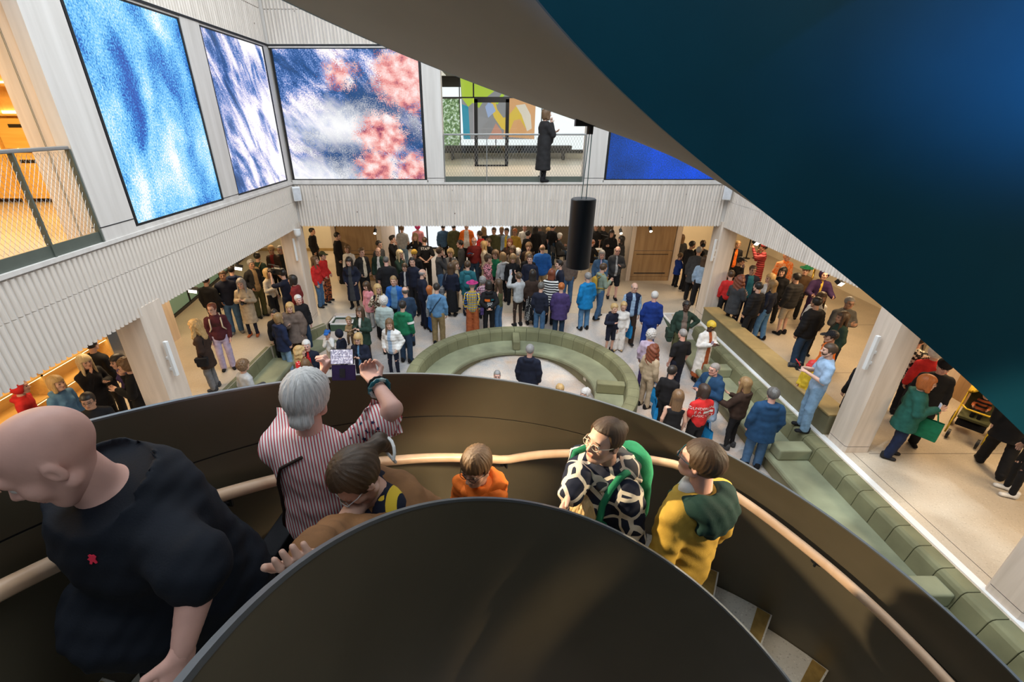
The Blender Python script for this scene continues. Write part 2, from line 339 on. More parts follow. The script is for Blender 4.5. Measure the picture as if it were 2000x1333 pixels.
# upper gallery window, with trees as a flat pane that glows by itself
def tree_mat():
    m, nt, b = newmat('selflit_trees'); L = nt.links.new
    tc = nd(nt, 'ShaderNodeTexCoord'); n = nd(nt, 'ShaderNodeTexNoise', i_Scale=9.0, i_Detail=8.0, i_Roughness=0.7); L(tc.outputs['Object'], n.inputs['Vector'])
    r = ramp(nt, [(0.35, (0.02, 0.06, 0.02)), (0.46, (0.10, 0.22, 0.07)), (0.54, (0.35, 0.50, 0.25)), (0.62, (0.85, 0.92, 0.95))]); L(n.outputs[0], r.inputs[0])
    L(r.outputs[0], b.inputs['Emission Color']); b.inputs['Emission Strength'].default_value = 1.0; b.inputs['Base Color'].default_value = (0.01, 0.01, 0.01, 1); return m
wu = struct('window_2', MB().box((-3.2, 20.95, 4.15), (6.2, 21.0, 4.28)).box((-3.2, 20.95, 6.2), (6.2, 21.0, 6.26)).box((-3.2, 20.95, 6.62), (6.2, 21.0, 7)), M_BLACK, 'upper gallery window with a self-lit pane of trees')
TREES = tree_mat(); PANE2 = emis('overcast_pane', (0.95, 0.98, 1.0), 1.25)
for x0, x1, mt in ((-3.2, -1.1, TREES), (-1.1, 0.4, PANE2), (0.4, 2.3, PANE2), (2.3, 4.2, PANE2), (4.2, 6.2, PANE2)):
    MB().box((x0+.02, 20.98, 4.28), (x1-.02, 21.02, 6.2)).obj('pane', mt, wu); MB().box((x0+.02, 20.98, 6.26), (x1-.02, 21.02, 6.62)).obj('pane', PANE2, wu)
    MB().box((x0-.02, 20.94, 4.2), (x0+.02, 21.0, 6.65)).obj('mullion', M_BLACK, wu)
# ----------------------------------------------------------------- slatted balcony fronts
def slat_mesh(h, ax):
    """half-round rod; ax: 'x' faces +x / 'X' faces -x / 'y' faces -y"""
    r = 0.029; n = 5; mb = MB(); prof = [(-r, 0.0)]+[(r*math.cos(PI-PI*k/n), r*math.sin(PI*k/n)*1.05) for k in range(n+1)]+[(r, 0.0)]
    prof = prof[1:-1]
    vs = []
    for z in (0, h):
        for u, w in prof: vs.append({'x': (w, u, z), 'X': (-w, u, z), 'y': (u, -w, z)}[ax])
    m = len(prof); fs = [(k, k+1, m+k+1, m+k) for k in range(m-1)]+[tuple(range(m)), tuple(range(2*m-1, m-1, -1))]
    return mb.add(vs, fs)
def beam(side, label):
    lo, mid, hi = 2.77, 3.44, 3.84
    if side == 'left': mb = MB().box((XL-0.16, -2.0, lo), (XL-0.03, YB+0.15, hi+0.04)).box((XL-0.2, -2, hi+0.03), (XL+0.015, YB, 3.92))
    elif side == 'right': mb = MB().box((XR+0.03, -2.0, lo), (XR+0.16, YB+0.15, hi+0.04)).box((XR-0.015, -2, hi+0.03), (XR+0.2, YB, 3.92))
    else: mb = MB().box((XL-0.03, YB+0.03, lo), (XR+0.03, YB+0.16, hi+0.04)).box((XL, YB-0.015, hi+0.03), (XR, YB+0.2, 3.92))
    w = struct('wall_'+side, mb, M_WHITEWOOD, label)
    return w
wl = beam('left', 'left balcony front of vertical rounded timber slats')
wr = beam('right', 'right balcony front of vertical rounded timber slats')
wb = beam('back', 'back balcony front of vertical rounded timber slats')
sl_lo = slat_mesh(0.672, 'x').mesh('slat_lower', M_SLAT, True); sl_hi = slat_mesh(0.41, 'x').mesh('slat_upper', M_SLAT, True)
for me in (sl_lo, sl_hi): me.set_sharp_from_angle(angle=1.0)
y = 1.6
while y < YB-0.05:
    for me, z in ((sl_lo, 2.755), (sl_hi, 3.435)):
        o = link('slat', me, wl); o.location = (XL-0.03, y, z)
    y += 0.082
def stuff_slats(parent, ax, rng, fixed, levels, label):
    acc = MB()
    for h, z in levels:
        t = slat_mesh(h, ax); u = rng[0]
        while u < rng[1]:
            dx, dy = (u, fixed) if ax == 'y' else (fixed, u)
            acc.add([(v[0]+dx, v[1]+dy, v[2]+z) for v in t.v], t.f); u += 0.082
    o = acc.obj('slat_cladding', M_SLAT, parent, kind='stuff'); return o
stuff_slats(wr, 'X', (1.5, YB-0.05), XR+0.03, ((0.675, 2.755), (0.41, 3.435)), '')
stuff_slats(wb, 'y', (XL+0.05, XR-0.05), YB+0.03, ((0.675, 2.755), (0.41, 3.435)), '')
# ----------------------------------------------------------------- upper walls: pillars, frames, top slats
wu_l = struct('wall_left_gallery', MB().box((-5.35, 6.1, 3.92), (XL, 6.72, 7.0)).box((-5.35, 9.22, 3.92), (XL, 9.78, 7.0)).box((-5.35, 12.42, 3.92), (XL-.02, YB+.1, 7.0))
    .box((-5.45, 6.7, 3.92), (-5.33, 12.5, 7.0)).box((-5.35, 6.7, 3.92), (XL-.01, 12.5, 3.985)).box((-5.35, 6.7, 6.955), (XL-.01, 12.5, 7.03)), M_WHITEWOOD, 'whitewashed timber pillars and frames of the left upper wall')
struct('wall_left_reveal', MB().box((-5.70, 6.12, 3.92), (-5.34, 6.70, 7.0)), M_COLUMN, 'warm timber reveal beside the left balcony opening')
struct('trim_5', MB().box((-5.506, 6.117, 3.92), (-5.502, 6.13, 7.0)).box((-5.49, 6.117, 3.92), (-5.487, 6.13, 7.0)), M_OLIVEW, 'fine grooves in the timber reveal')
struct('wall_back_gallery', MB().box((-1.57, YB, 3.92), (-1.12, YB+.4, 7.0)).box((2.58, YB, 3.92), (3.12, YB+.4, 7.0)).box((XL, YB, 3.92), (-1.55, YB+.02, 3.975)).box((3.1, YB, 3.92), (XR, YB+.02, 3.975))
    .box((XL, YB, 6.95), (XR, YB+.3, 7.03)).box((XL, YB+.12, 3.92), (-1.55, YB+.25, 7)).box((3.1, YB+.12, 3.92), (XR, YB+.25, 7)), M_WHITEWOOD, 'whitewashed timber pillars of the back upper wall')
struct('trim_2', MB().box((-1.575, YB-.004, 4.02), (-1.11, YB+.01, 4.03)).box((2.575, YB-.004, 4.02), (3.125, YB+.01, 4.03)).box((-5.3, 6.098, 4.10), (XL+.004, 6.73, 4.112)).box((-5.3, 9.21, 4.02), (XL+.004, 9.79, 4.03)), M_DARKGAP, 'dark shadow joints at the pillar feet')
wt = struct('wall_top', MB().box((XL-.2, 0, 7.0), (XL-.04, YB+.2, 9.6)).box((XL-.2, YB+.05, 7.0), (XR+.2, YB+.2, 9.6)), M_WHITEWOOD, 'slatted timber wall above the screens')
stuff_slats(wt, 'x', (4.5, YB-.05), XL-.04, ((0.66, 7.03), (0.9, 7.71), (0.9, 8.63)), '')
stuff_slats(wt, 'y', (XL+.05, XR), YB+.05, ((0.66, 7.03), (0.9, 7.71), (0.9, 8.63)), '')
struct('trim_3', MB().box((XL-.02, 6.7, 6.985), (XL+.01, YB, 7.02)).box((XL, YB-.01, 6.985), (XR, YB+.02, 7.02)), M_DARKGAP, 'dark shadow gap above the screens')
# LED screens
def screen(label, kind, a, b):
    t = thing('led_screen', label, 'screen', ((a[0]+b[0])/2, (a[1]+b[1])/2, a[2]), group='LED screens on the upper walls')
    o = t.location
    def rel(p): return tuple(p[i]-o[i] for i in range(3))
    MB().box(rel(a), rel(b)).obj('display', screen_mat(kind), t)
    f = MB(); w = 0.045
    for s in range(2):
        if abs(a[0]-b[0]) < 0.2:
            y0 = a[1]-w if s == 0 else b[1]; f.box(rel((a[0], y0, a[2]-.02)), rel((b[0]+.015, y0+w, b[2]+.02)))
        else:
            x0 = a[0]-w if s == 0 else b[0]; f.box(rel((x0, a[1]-.015, a[2]-.02)), rel((x0+w, b[1], b[2]+.02)))
    if abs(a[0]-b[0]) < 0.2:
        f.box(rel((a[0], a[1]-w, a[2]-.03)), rel((b[0]+.012, b[1]+w, a[2]))).box(rel((a[0], a[1]-w, b[2])), rel((b[0]+.012, b[1]+w, b[2]+.03)))
    else:
        f.box(rel((a[0]-w, a[1]-.012, a[2]-.03)), rel((b[0]+w, b[1], a[2]))).box(rel((a[0]-w, a[1]-.012, b[2])), rel((b[0]+w, b[1], b[2]+.03)))
    f.obj('frame', M_BLACK, t)
    return t
screen('tall LED screen of speckled pale blue, nearest on the left wall', 'a', (-5.30, 6.80, 4.02), (-5.20, 9.17, 6.93))
screen('LED screen of white and blue streaks beside the inner corner', 'b', (-5.30, 9.84, 4.02), (-5.20, 12.36, 6.93))
screen('wide LED screen of pink and navy clouds on the back wall', 'c', (-5.10, YB+.02, 4.0), (-1.64, YB+.10, 6.93))
screen('deep blue LED screen partly hidden by the stair soffit', 'd', (3.18, YB+.02, 4.0), (6.46, YB+.10, 6.93))
# columns of the ground floor
def column(label, x0, y0, w, d, z1=2.88):
    t = thing('column', label, 'column', (x0+w/2, y0+d/2, 0), group='pale timber columns around the atrium')
    c = 0.035; pr = [(-w/2+c, -d/2), (w/2-c, -d/2), (w/2, -d/2+c), (w/2, d/2-c), (w/2-c, d/2), (-w/2+c, d/2), (-w/2, d/2-c), (-w/2, -d/2+c)]
    MB().prism(pr, 'z', 0.135, z1).obj('shaft', M_COLUMN, t)
    MB().prism([(u*1.0, v*1.0) for u, v in pr], 'z', 0.0, 0.122).obj('plinth', M_COLUMN, t)
    MB().prism([(u*.97, v*.97) for u, v in pr], 'z', 0.118, 0.14).obj('shadow_gap', M_DARKGAP, t)
    return t
column('pale timber column at the far left corner of the atrium', -5.68, 12.35, .5, .5)
column('big pale timber column left, just above the dark stair rim', -5.67, 6.23, .5, .5)
column('pale timber column at the far right corner beside the tan ledge', 6.50, 12.55, .5, .5)
column('pale timber column on the right beside the man with the camera', 6.45, 6.43, .47, .45)
column('pale timber column cut by the right edge of the photo', 6.38, 3.36, .45, .45)
# wood clad cores with ventilation slots
def core(label, x0, x1, y, vent=True):
    t = thing('timber_core', label, 'wall panel', ((x0+x1)/2, y, 0)); w = (x1-x0)/2
    MB().box((-w, 0, 0), (w, 2.4, 2.88)).obj('core_box', M_COLUMN, t)
    for a, b in ((0.0, 0.16), (0.17, 1.13), (1.15, 2.88)):
        bevel(MB().box((-w+.16, -.03, a), (w-.2, 0.01, b)).obj('panel', M_PANEL, t), .005)
    MB().box((w-.19, -.06, 0), (w, .02, 2.88)).obj('jamb', M_COLUMN, t); MB().box((-w, -.06, 0), (-w+.15, .02, 2.88)).obj('jamb', M_COLUMN, t)
    for z, h in ((.28, .035), (1.00, .02)):
        MB().box((-w+.28, -.036, z), (w-.36, -.028, z+h)).obj('vent_slot', M_DARKGAP, t)
core('oak clad core with a vent slot, right of the black pendant speaker', 5.20, 7.0, 16.2)
core('oak clad core behind the people in black at the back left', -5.55, -3.75, 16.2)
# green glazed partition, left aisle
gp = struct('wall_glazed', MB().box((-9.35, 10.6, 0), (-9.15, 11.0, 2.88)).box((-10.5, 15.3, 0), (-10.3, 15.5, 2.88)), M_COLUMN, 'pale green glazed partition of the left aisle')
pa = Vector((-9.25, 11.0)); pb = Vector((-10.6, 19.5))
for k in range(6):
    a = pa.lerp(pb, k/6+.006); b = pa.lerp(pb, (k+1)/6-.006)
    n = Vector((.04, 0)); MB().prism([tuple(a), tuple(b), tuple(b-n), tuple(a-n)], 'z', .1, 2.88).obj('pane', M_TURQ, gp)
    MB().prism([tuple(b), tuple(b+Vector((.03, .05))), tuple(b+Vector((-.05, .05))), tuple(b-n*2)], 'z', 0, 2.88).obj('mullion', M_BLACK, gp)
a, b = pa, pb; MB().prism([tuple(a+Vector((.03, 0))), tuple(b+Vector((.03, 0))), tuple(b-Vector((.06, 0))), tuple(a-Vector((.06, 0)))], 'z', 0, .09).obj('sill', M_BLACK, gp)
struct('wall_left_return', MB().box((-8.85, 10.9, 0), (-8.45, 11.25, 2.88)), M_COLUMN, 'warm timber jamb at the end of the glazed partition')
struct('wall_hall_right', MB().box((10.2, 9.6, 0), (10.5, 10.2, 2.88)).box((9.7, 8.3, 0), (10.1, 8.7, 2.88)), M_COLUMN, 'timber piers of the right aisle')
dr = struct('door_1', MB().box((10.1, 7.2, 0), (10.16, 8.3, 2.5)), M_PANEL, 'oak door in the right aisle'); MB().box((10.05, 7.3, 1.0), (10.1, 7.34, 1.25)).obj('door_handle', M_STEEL, dr)
# lit shelves, ground left and upper left
def shelves(label, x, y0, y1, z0, zs, top, lit):
    t = thing('shelving_unit', label, 'shelves', (x, (y0+y1)/2, z0)); w = (y1-y0)/2
    MB().box((-.42, -w, 0), (-.38, w, top)).obj('back_panel', M_SHELF, t)
    for yy in np.linspace(-w, w, 4): MB().box((-.4, yy-.02, 0), (0, yy+.02, top)).obj('upright', M_SHELF, t)
    for z in zs:
        s = MB().box((-.4, -w, z), (0, w, z+.035)).obj('shelf', M_SHELF, t)
        MB().box((-.06, -w+.03, z-.018), (-.02, w-.03, z-.002)).obj('light_strip', lit, s)
    return t
STRIP = emis('warm_led_strip', (1.0, 0.78, 0.38), 6.0)
shelves('honey coloured display shelves with glowing strips, ground floor left', -8.6, 4.2, 9.2, 0, (.03, .5, .95, 1.4, 1.85), 2.3, STRIP)
cw = thing('cabinet_wall', 'golden fitted cabinets with glowing shelf strips in the upper left room', 'cabinet', (-8.0, 9.7, 3.92))
MB().box((-3.0, 0, 0), (2.2, .4, 3.0)).obj('back_box', M_SHELF, cw)
M_SHELF2 = wood('golden_door', (0.66, 0.40, 0.10), (0.80, 0.52, 0.16), axis=0, knots=False)
for k in range(6):
    x = -3.0+k*.86; MB().box((x, -.36, 0), (x+.03, 0, 3.0)).obj('upright', M_SHELF, cw)
    d = bevel(MB().box((x+.04, -.36, .08), (x+.85, -.33, .92)).obj('drawer_front', M_SHELF2, cw), .004); MB().box((x+.28, -.366, .74), (x+.62, -.358, .80)).obj('slot_handle', M_BLACK, d)
    d = bevel(MB().box((x+.04, -.30, 1.0), (x+.85, -.27, 1.52)).obj('drawer_front', M_SHELF2, cw), .004); MB().box((x+.28, -.306, 1.36), (x+.62, -.298, 1.42)).obj('slot_handle', M_BLACK, d)
for z in (.94, 1.56, 2.05, 2.5):
    s_ = MB().box((-3.0, -.38, z), (2.2, 0, z+.035)).obj('shelf', M_SHELF, cw); MB().box((-2.95, -.05, z+.04), (2.15, -.01, z+.09)).obj('light_strip', STRIP, s_)
# mesh railings
def wiremesh(u0, u1, z0, z1, pitch, rise, rad):
    """diagonal wire net as (u,z) segments clipped to the panel"""
    segs = []; h = z1-z0; run = h*pitch/rise
    for s in (1, -1):
        k = -int(run/pitch)-2
        while True:
            b = u0+k*pitch
            if b > u1+run+pitch: break
            p = (b, z0); q = (b+s*run, z1); k += 1
            t0, t1 = 0.0, 1.0
            for lim, sg in ((u0, 1), (u1, -1)):
                f0 = sg*(p[0]-lim); f1 = sg*(q[0]-lim)
                if f0 < 0 and f1 < 0: t0 = 2
                elif f0 < 0: t0 = max(t0, f0/(f0-f1))
                elif f1 < 0: t1 = min(t1, f0/(f0-f1))
            if t0 < t1 and t0 <= 1: segs.append(tuple((p[0]+(q[0]-p[0])*t, z0+h*t) for t in (t0, t1)))
    return segs
def railing(label, axis, fixed, us, z0, z1, pitch, rise, wr, grp):
    c = (us[0]+us[-1])/2; loc = (c, fixed, z0) if axis == 'x' else (fixed, c, z0)
    t = thing('mesh_railing', label, 'railing', loc, group=grp); h = z1-z0
    def P(u, v, z): return (u-c, v, z) if axis == 'x' else (v, u-c, z)
    def bx(u0, u1, v0, v1, za, zb):
        a, b = P(u0, v0, za), P(u1, v1, zb); return MB().box(tuple(map(min, a, b)), tuple(map(max, a, b)))
    bevel(bx(us[0], us[-1], -.03, .03, h-.045, h).obj('top_rail', M_STEEL, t), .012, 3)
    bx(us[0], us[-1], -.01, .01, 0.0, .14).obj('kick_plate', M_GREENGREY, t)
    for u in us: bx(u-.012, u+.012, -.03, .03, 0, h-.04).obj('post', M_GREENGREY if axis == 'y' else M_STEEL, t)
    for a, b in zip(us[:-1], us[1:]):
        mb = MB()
        for p, q in wiremesh(a+.015, b-.015, .15, h-.06, pitch, rise, wr): mb.tube([P(p[0], 0, p[1]), P(q[0], 0, q[1])], wr, 3, cap=False)
        mb.obj('wire_mesh', M_STEEL, t, kind='stuff')
    return t
railing('steel mesh railing in front of the upper gallery opening', 'x', YB+.06, (-1.10, .01, 1.43, 2.56), 3.92, 5.1, .075, .13, .003, 'mesh balcony railings')
railing('steel mesh railing of the left balcony, by the golden shelves', 'y', XL-.04, (2.6, 3.85, 5.33, 6.08), 3.92, 5.12, .06, .10, .0022, 'mesh balcony railings')
# upper gallery: glass door in a black frame, bench counter, printed banner
gd = struct('door_2', MB().box((-.42, 17.3, 3.92), (-.30, 17.38, 6.05)).box((.66, 17.3, 3.92), (.78, 17.38, 6.05)).box((-.42, 17.3, 5.95), (.78, 17.38, 6.08)).box((-.42, 17.3, 3.92), (.78, 17.38, 3.97)).box((-1.9, 17.32, 6.08), (3.4, 17.36, 6.12)).box((-.46, 17.32, 6.1), (-.41, 17.36, 6.98)), M_BLACK, 'black framed glass door of the upper gallery')
def glassmat():
    m, nt, b = newmat('clear_glass'); L = nt.links.new
    tr = nd(nt, 'ShaderNodeBsdfTransparent'); gl = nd(nt, 'ShaderNodeBsdfGlossy'); gl.inputs['Roughness'].default_value = .03; tr.inputs[0].default_value = (.93, .96, .95, 1)
    mx = nd(nt, 'ShaderNodeMixShader'); mx.inputs[0].default_value = .06; L(tr.outputs[0], mx.inputs[1]); L(gl.outputs[0], mx.inputs[2])
    L(mx.outputs[0], nt.nodes['Material Output'].inputs[0]); return m
M_GLASS = glassmat()
for x0, x1, z0, z1 in ((-.30, .66, 3.97, 5.95), (-1.9, -.46, 3.95, 6.08), (.78, 2.3, 3.95, 6.08), (2.3, 3.4, 3.95, 6.08), (-1.9, -.46, 6.12, 6.95), (-.41, 2.3, 6.12, 6.95)):
    MB().box((x0, 17.335, z0), (x1, 17.345, z1)).obj('pane', M_GLASS, gd)
ct = thing('counter', 'long dark bench counter under the printed banner upstairs', 'counter', (.9, 20.3, 3.92))
bevel(MB().box((-2.6, -.25, .38), (2.6, .25, .55)).obj('counter_top', M_BLACK, ct), .01)
for x in (-2.3, 2.3): MB().box((x-.05, -.2, 0), (x+.05, .2, .38)).obj('leg', M_BLACK, ct)
bn = thing('printed_banner', 'large printed banner of orange, yellow and lime shapes behind the glass door', 'banner', (.9, 20.6, 5.0))
def em_flat(pts, y, mname, col): MB().prism([(u*.62-.27, v) for u, v in pts], 'y', y, y-.006).obj('printed_shape', emis(mname, col, .8), bn)  # shapes glow by themselves, standing in for daylight behind the banner
em_flat([(-2.55, -.3), (2.2, -.3), (2.2, 2.0), (-2.7, 2.0)], 0, 'bn_grey', (.36, .34, .35))
em_flat([(-2.56, -.3), (-2.1, -.3), (-2.2, .9), (-2.62, 1.0)], -.01, 'bn_cyan', (.02, .35, .5))
em_flat([(.1, -.2), (2.2, -.3), (2.2, 2.0), (.9, 2.0), (.5, 1.2)], -.01, 'bn_orange', (.95, .48, .2))
em_flat([(-2.6, 1.2), (-2.2, .9), (-1.9, 1.05), (-1.5, .85), (-1.1, 1.2), (-.4, 1.5), (.1, 1.9), (.1, 2.0), (-2.7, 2.0)], -.02, 'bn_lime', (.6, .78, .05))
em_flat([(-.8, .95), (-.5, 1.25), (-.3, .8), (.1, .5), (.4, .55), (.9, .9), (1.4, .85), (1.8, .3), (1.6, .1), (1.2, .45), (.8, .4), (.5, -.05), (0, .1), (-.5, .5)], -.02, 'bn_yellow', (.98, .66, .08))
em_flat([(-1.1, .9), (-.9, 1.05), (-.6, 1.0), (-.4, .75), (-.7, .6), (-.9, .5)], -.026, 'bn_blue', (.45, .55, .85))
em_flat([(.9, .95), (1.5, 1.0), (1.9, .6), (2.0, .1), (1.7, .0), (1.3, .6)], -.03, 'bn_cream', (1., .86, .7))
em_flat([(-.9, -.3), (-.4, .3), (.0, .0), (.1, -.3)], -.03, 'bn_rust', (.75, .35, .25))
em_flat([(-.45, 1.05), (.5, 1.75), (.6, 1.65), (-.3, .98)], -.034, 'bn_lime2', (.62, .85, .05))
# ----------------------------------------------------------------- sunken lounge upholstery
def arcsweep(prof, c, p0, p1, n=4):
    mb = MB(); vs = []; m = len(prof)
    for k in range(n+1):
        p = p0+(p1-p0)*k/n
        for r, z in prof: vs.append((c[0]+r*math.cos(p), c[1]+r*math.sin(p), z))
    fs = [(k*m+i, k*m+(i+1) % m, (k+1)*m+(i+1) % m, (k+1)*m+i) for k in range(n) for i in range(m)]
    fs += [tuple(range(m)), tuple(range(n*m+m-1, n*m-1, -1))]
    return mb.add(vs, fs)
BACKP = [(0, -.75), (0, -.34), (.035, -.06), (.06, -.015), (.10, .005), (.26, .008), (.30, -.01), (.31, -.05), (.31, -.75)]
SEATP = [(-.62, -.47), (-.645, -.44), (-.65, -.38), (-.635, -.345), (-.60, -.33), (0.0, -.325), (0.0, -.47)]
BASEP = [(-.56, -.76), (-.56, -.468), (.02, -.468), (.02, -.76)]
def rbench(label, y0, y1, arm):
    x = 6.03; t = thing('upholstered_bench', label, 'bench', (x, (y0+y1)/2, 0), group='olive bench sections along the right edge of the lounge'); h = (y1-y0)/2
    n = max(2, round(2*h/.355))
    for k in range(n):
        a = -h+2*h*k/n+.004; b = -h+2*h*(k+1)/n-.004
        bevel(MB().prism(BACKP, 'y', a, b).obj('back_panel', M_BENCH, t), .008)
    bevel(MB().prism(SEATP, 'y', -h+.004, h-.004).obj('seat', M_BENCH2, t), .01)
    MB().prism(BASEP, 'y', -h+.01, h-.01).obj('base', M_OLIVEW, t)
    if arm: bevel(MB().box((-.58, h-.33, -.33), (.02, h-.03, -.09)).obj('arm_block', M_BENCH2, t), .035, 3)
for k, (y0, y1) in enumerate(((9.95, 12.0), (6.92, 9.95), (4.09, 6.92), (1.3, 4.09), (-1.5, 1.3))):
    rbench('olive channelled bench section '+('beside the yellow-haired woman in the white coat', 'behind the bald man in the blue coat', 'with an arm block right of the man in the blue raincoat', 'with a cream sided arm block at the lower right', 'last one hidden below the stair')[k], y0, y1, k > 0)
RC = (.8, 9.3)
def ringbench(label, d0, d1, arm=None):
    p0, p1 = math.radians(d0), math.radians(d1); pm = (p0+p1)/2
    t = thing('ring_bench', label, 'bench', (RC[0], RC[1], 0), group='curved olive bench sections of the ring')
    n = max(2, round(abs(d1-d0)/8.2)); R = 2.42
    for k in range(n):
        a = p0+(p1-p0)*k/n; b = p0+(p1-p0)*(k+1)/n; g = .0016
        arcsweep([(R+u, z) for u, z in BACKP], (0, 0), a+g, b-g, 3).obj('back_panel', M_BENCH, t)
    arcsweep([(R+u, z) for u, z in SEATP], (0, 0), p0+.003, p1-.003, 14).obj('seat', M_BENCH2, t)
    arcsweep([(R+u, z) for u, z in BASEP], (0, 0), p0, p1, 14).obj('base', M_OLIVEW, t)
    if arm is not None:
        a = math.radians(arm)
        o = bevel(MB().box((1.80, -.10, -.33), (2.44, .10, -.06)).obj('arm_block', M_BENCH, t), .03, 3); o.rotation_euler = (0, 0, a)
    for d in (.3, .72):
        a = p0+(p1-p0)*d; o = MB().box((1.852, -.06, -.62), (1.862, .06, -.54)).obj('socket_plate', M_CREAM, t); o.rotation_euler = (0, 0, a)
ringbench('curved olive bench section, far right part of the ring', -8, 90, 89)
ringbench('curved olive bench section, far left part of the ring', 90, 188)
ringbench('curved olive bench section, near right part of the ring with an arm block', -62, -8, -9)
ringbench('curved olive bench section, near left part of the ring', 188, 242, 190)
# left bench (two runs) and end boxes
def lbench(label, A, B):
    A, B = Vector(A), Vector(B); d = B-A; L_ = d.length; ang = math.atan2(d.y, d.x)
    t = thing('upholstered_bench', label, 'bench', (A.x, A.y, 0), ang, group='olive bench sections along the left edge of the lounge')
    n = max(2, round(L_/.36))
    for k in range(n):
        a, b = L_*k/n+.004, L_*(k+1)/n-.004
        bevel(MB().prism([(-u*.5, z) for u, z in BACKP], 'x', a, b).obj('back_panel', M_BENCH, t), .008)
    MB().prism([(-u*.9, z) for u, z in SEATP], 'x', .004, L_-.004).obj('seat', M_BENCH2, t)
    MB().prism([(-u*.9, z) for u, z in BASEP], 'x', .01, L_-.01).obj('base', M_OLIVEW, t)
# model: profile u<0 is the seat side; benches run so that the seat lies to the right of the direction
lbench('olive bench where a curly haired person sits, left edge of the lounge', (-5.72, 10.68), (-5.76, 8.35))
lbench('olive bench slanting toward the far left column', (-4.72, 12.15), (-5.70, 10.72))
def endbox(label, x0, y0, x1, y1):
    t = thing('planter_box', label, 'box', ((x0+x1)/2, (y0+y1)/2, 0)); w, d = (x1-x0)/2, (y1-y0)/2
    b = MB()
    for a, c in (((-w, -d), (w, -d+.04)), ((-w, d-.04), (w, d)), ((-w, -d), (-w+.04, d)), ((w-.04, -d), (w, d))): b.box((*a, -.75), (*c, -.02))
    b.box((-w, -d, -.75), (w, d, -.4)); b.obj('box_body', plain('deep_green', (.06, .10, .06), .7), t)
    r = MB()
    for a, c in (((-w, -d), (w, -d+.05)), ((-w, d-.05), (w, d)), ((-w, -d), (-w+.05, d)), ((w-.05, -d), (w, d))): r.box((*a, -.02), (*c, .015))
    r.obj('rim', M_WHITE, t)
endbox('open green box with white rim beside the woman holding a toddler', -4.66, 12.15, -3.95, 12.75)
endbox('open olive box with white rim behind the woman in green leather', 5.45, 12.05, 5.95, 13.0)
lg = thing('ledge', 'long tan topped olive ledge along the right aisle', 'ledge', (6.62, 9.6, 0))
MB().box((-.2, -2.65, 0), (.22, 2.75, .42)).obj('ledge_wall', M_OLIVEW, lg)
for k in range(4): bevel(MB().box((-.22, -2.65+1.36*k+.004, .42), (.24, -2.65+1.36*(k+1)-.004 if k < 3 else 2.77, .46)).obj('top_slab', M_TANTOP, lg), .01)
struct('trim_4', MB().box((6.335, -2, 0.0), (6.45, 12.4, .008)), M_WHITE, 'white strip behind the right bench')
# ================================================================= helical staircase
SX, SY, R1, R2, KZ = .603, .467, .936, 2.075, .626
ST = thing('helical_staircase', 'dark bronze helical staircase with curved solid balustrades and timber handrail', 'staircase', (SX, SY, 0))
def zin(p): return 3.765+KZ*(p-PI/2)
def zout(p): return 3.752+KZ*(p-PI/2)
def zsof(p): return 1.373+KZ*(p-PI/2)
def phis(a, b, n): return [math.radians(a+(b-a)*k/n) for k in range(n+1)]
TURN = 2*PI
P0, P1 = -118, 600
# inner balustrade: lower turn and upper turn as two lengths
def bandpart(name, r0, r1, zb, zt, a, b, m, n=None, parent=ST):
    return MB().band((0, 0), r0, r1, phis(a, b, n or int((b-a)/2.5)), zb, zt).obj(name, m, parent, True)
def autosmooth(o, ang=.6):
    me = o.data; me.polygons.foreach_set('use_smooth', [True]*len(me.polygons)); me.set_sharp_from_angle(angle=ang); return o
autosmooth(bandpart('inner_balustrade', R1, R1+.008, lambda p: zsof(p), lambda p: zin(p)-.012, P0, 236, M_STAIR))
autosmooth(bandpart('inner_rim', R1-.0015, R1+.0095, lambda p: zin(p)-.012, lambda p: zin(p), P0, 236, M_EDGE))
autosmooth(bandpart('inner_balustrade', R1, R1+.008, lambda p: zsof(p), lambda p: zin(p)-.012, 236.2, P1, M_STAIR_BLUELIT))
autosmooth(bandpart('inner_rim', R1-.0015, R1+.0095, lambda p: zin(p)-.012, lambda p: zin(p), 236.2, P1, M_EDGE))
SEAM = .30
autosmooth(bandpart('outer_panel', R2, R2+.016, lambda p: zout(p)-SEAM, lambda p: zout(p)-.008, P0, 196, M_STAIR))
autosmooth(bandpart('outer_panel', R2, R2+.016, lambda p: zsof(p)+.05, lambda p: zout(p)-SEAM-.008, P0, 196, M_STAIR))
autosmooth(bandpart('panel_backing', R2+.004, R2+.013, lambda p: zsof(p)+.06, lambda p: zout(p)-.02, P0, 196, M_DARKGAP))
autosmooth(bandpart('outer_rim', R2-.0005, R2+.0165, lambda p: zout(p)-.008, lambda p: zout(p), P0, 196, M_EDGE))
autosmooth(bandpart('outer_panel', R2, R2+.016, lambda p: zsof(p)+.05, lambda p: zout(p), 262, P1, M_STAIR_BLUELIT))
# soffit (helical underside), lower and upper turns
def soffit(a, b, m):
    ps = phis(a, b, int((b-a)/2.5)); mb = MB(); vs = []
    rr = [R1+.006, (R1+R2)/2, R2+.008]
    for p in ps:
        for i, r in enumerate(rr): vs.append((r*math.cos(p), r*math.sin(p), zsof(p)+.05*(r-R1)/(R2-R1)))
        for i, r in enumerate(rr[::-1]): vs.append((r*math.cos(p), r*math.sin(p), zsof(p)+.08))
    n = 6; fs = [(k*n+i, k*n+(i+1) % n, (k+1)*n+(i+1) % n, (k+1)*n+i) for k in range(len(ps)-1) for i in range(n)]
    return autosmooth(mb.add(vs, fs).obj('soffit', m, ST, True))
soffit(P0, 236, M_SOFFIT); soffit(236.2, P1, M_SOFFIT)
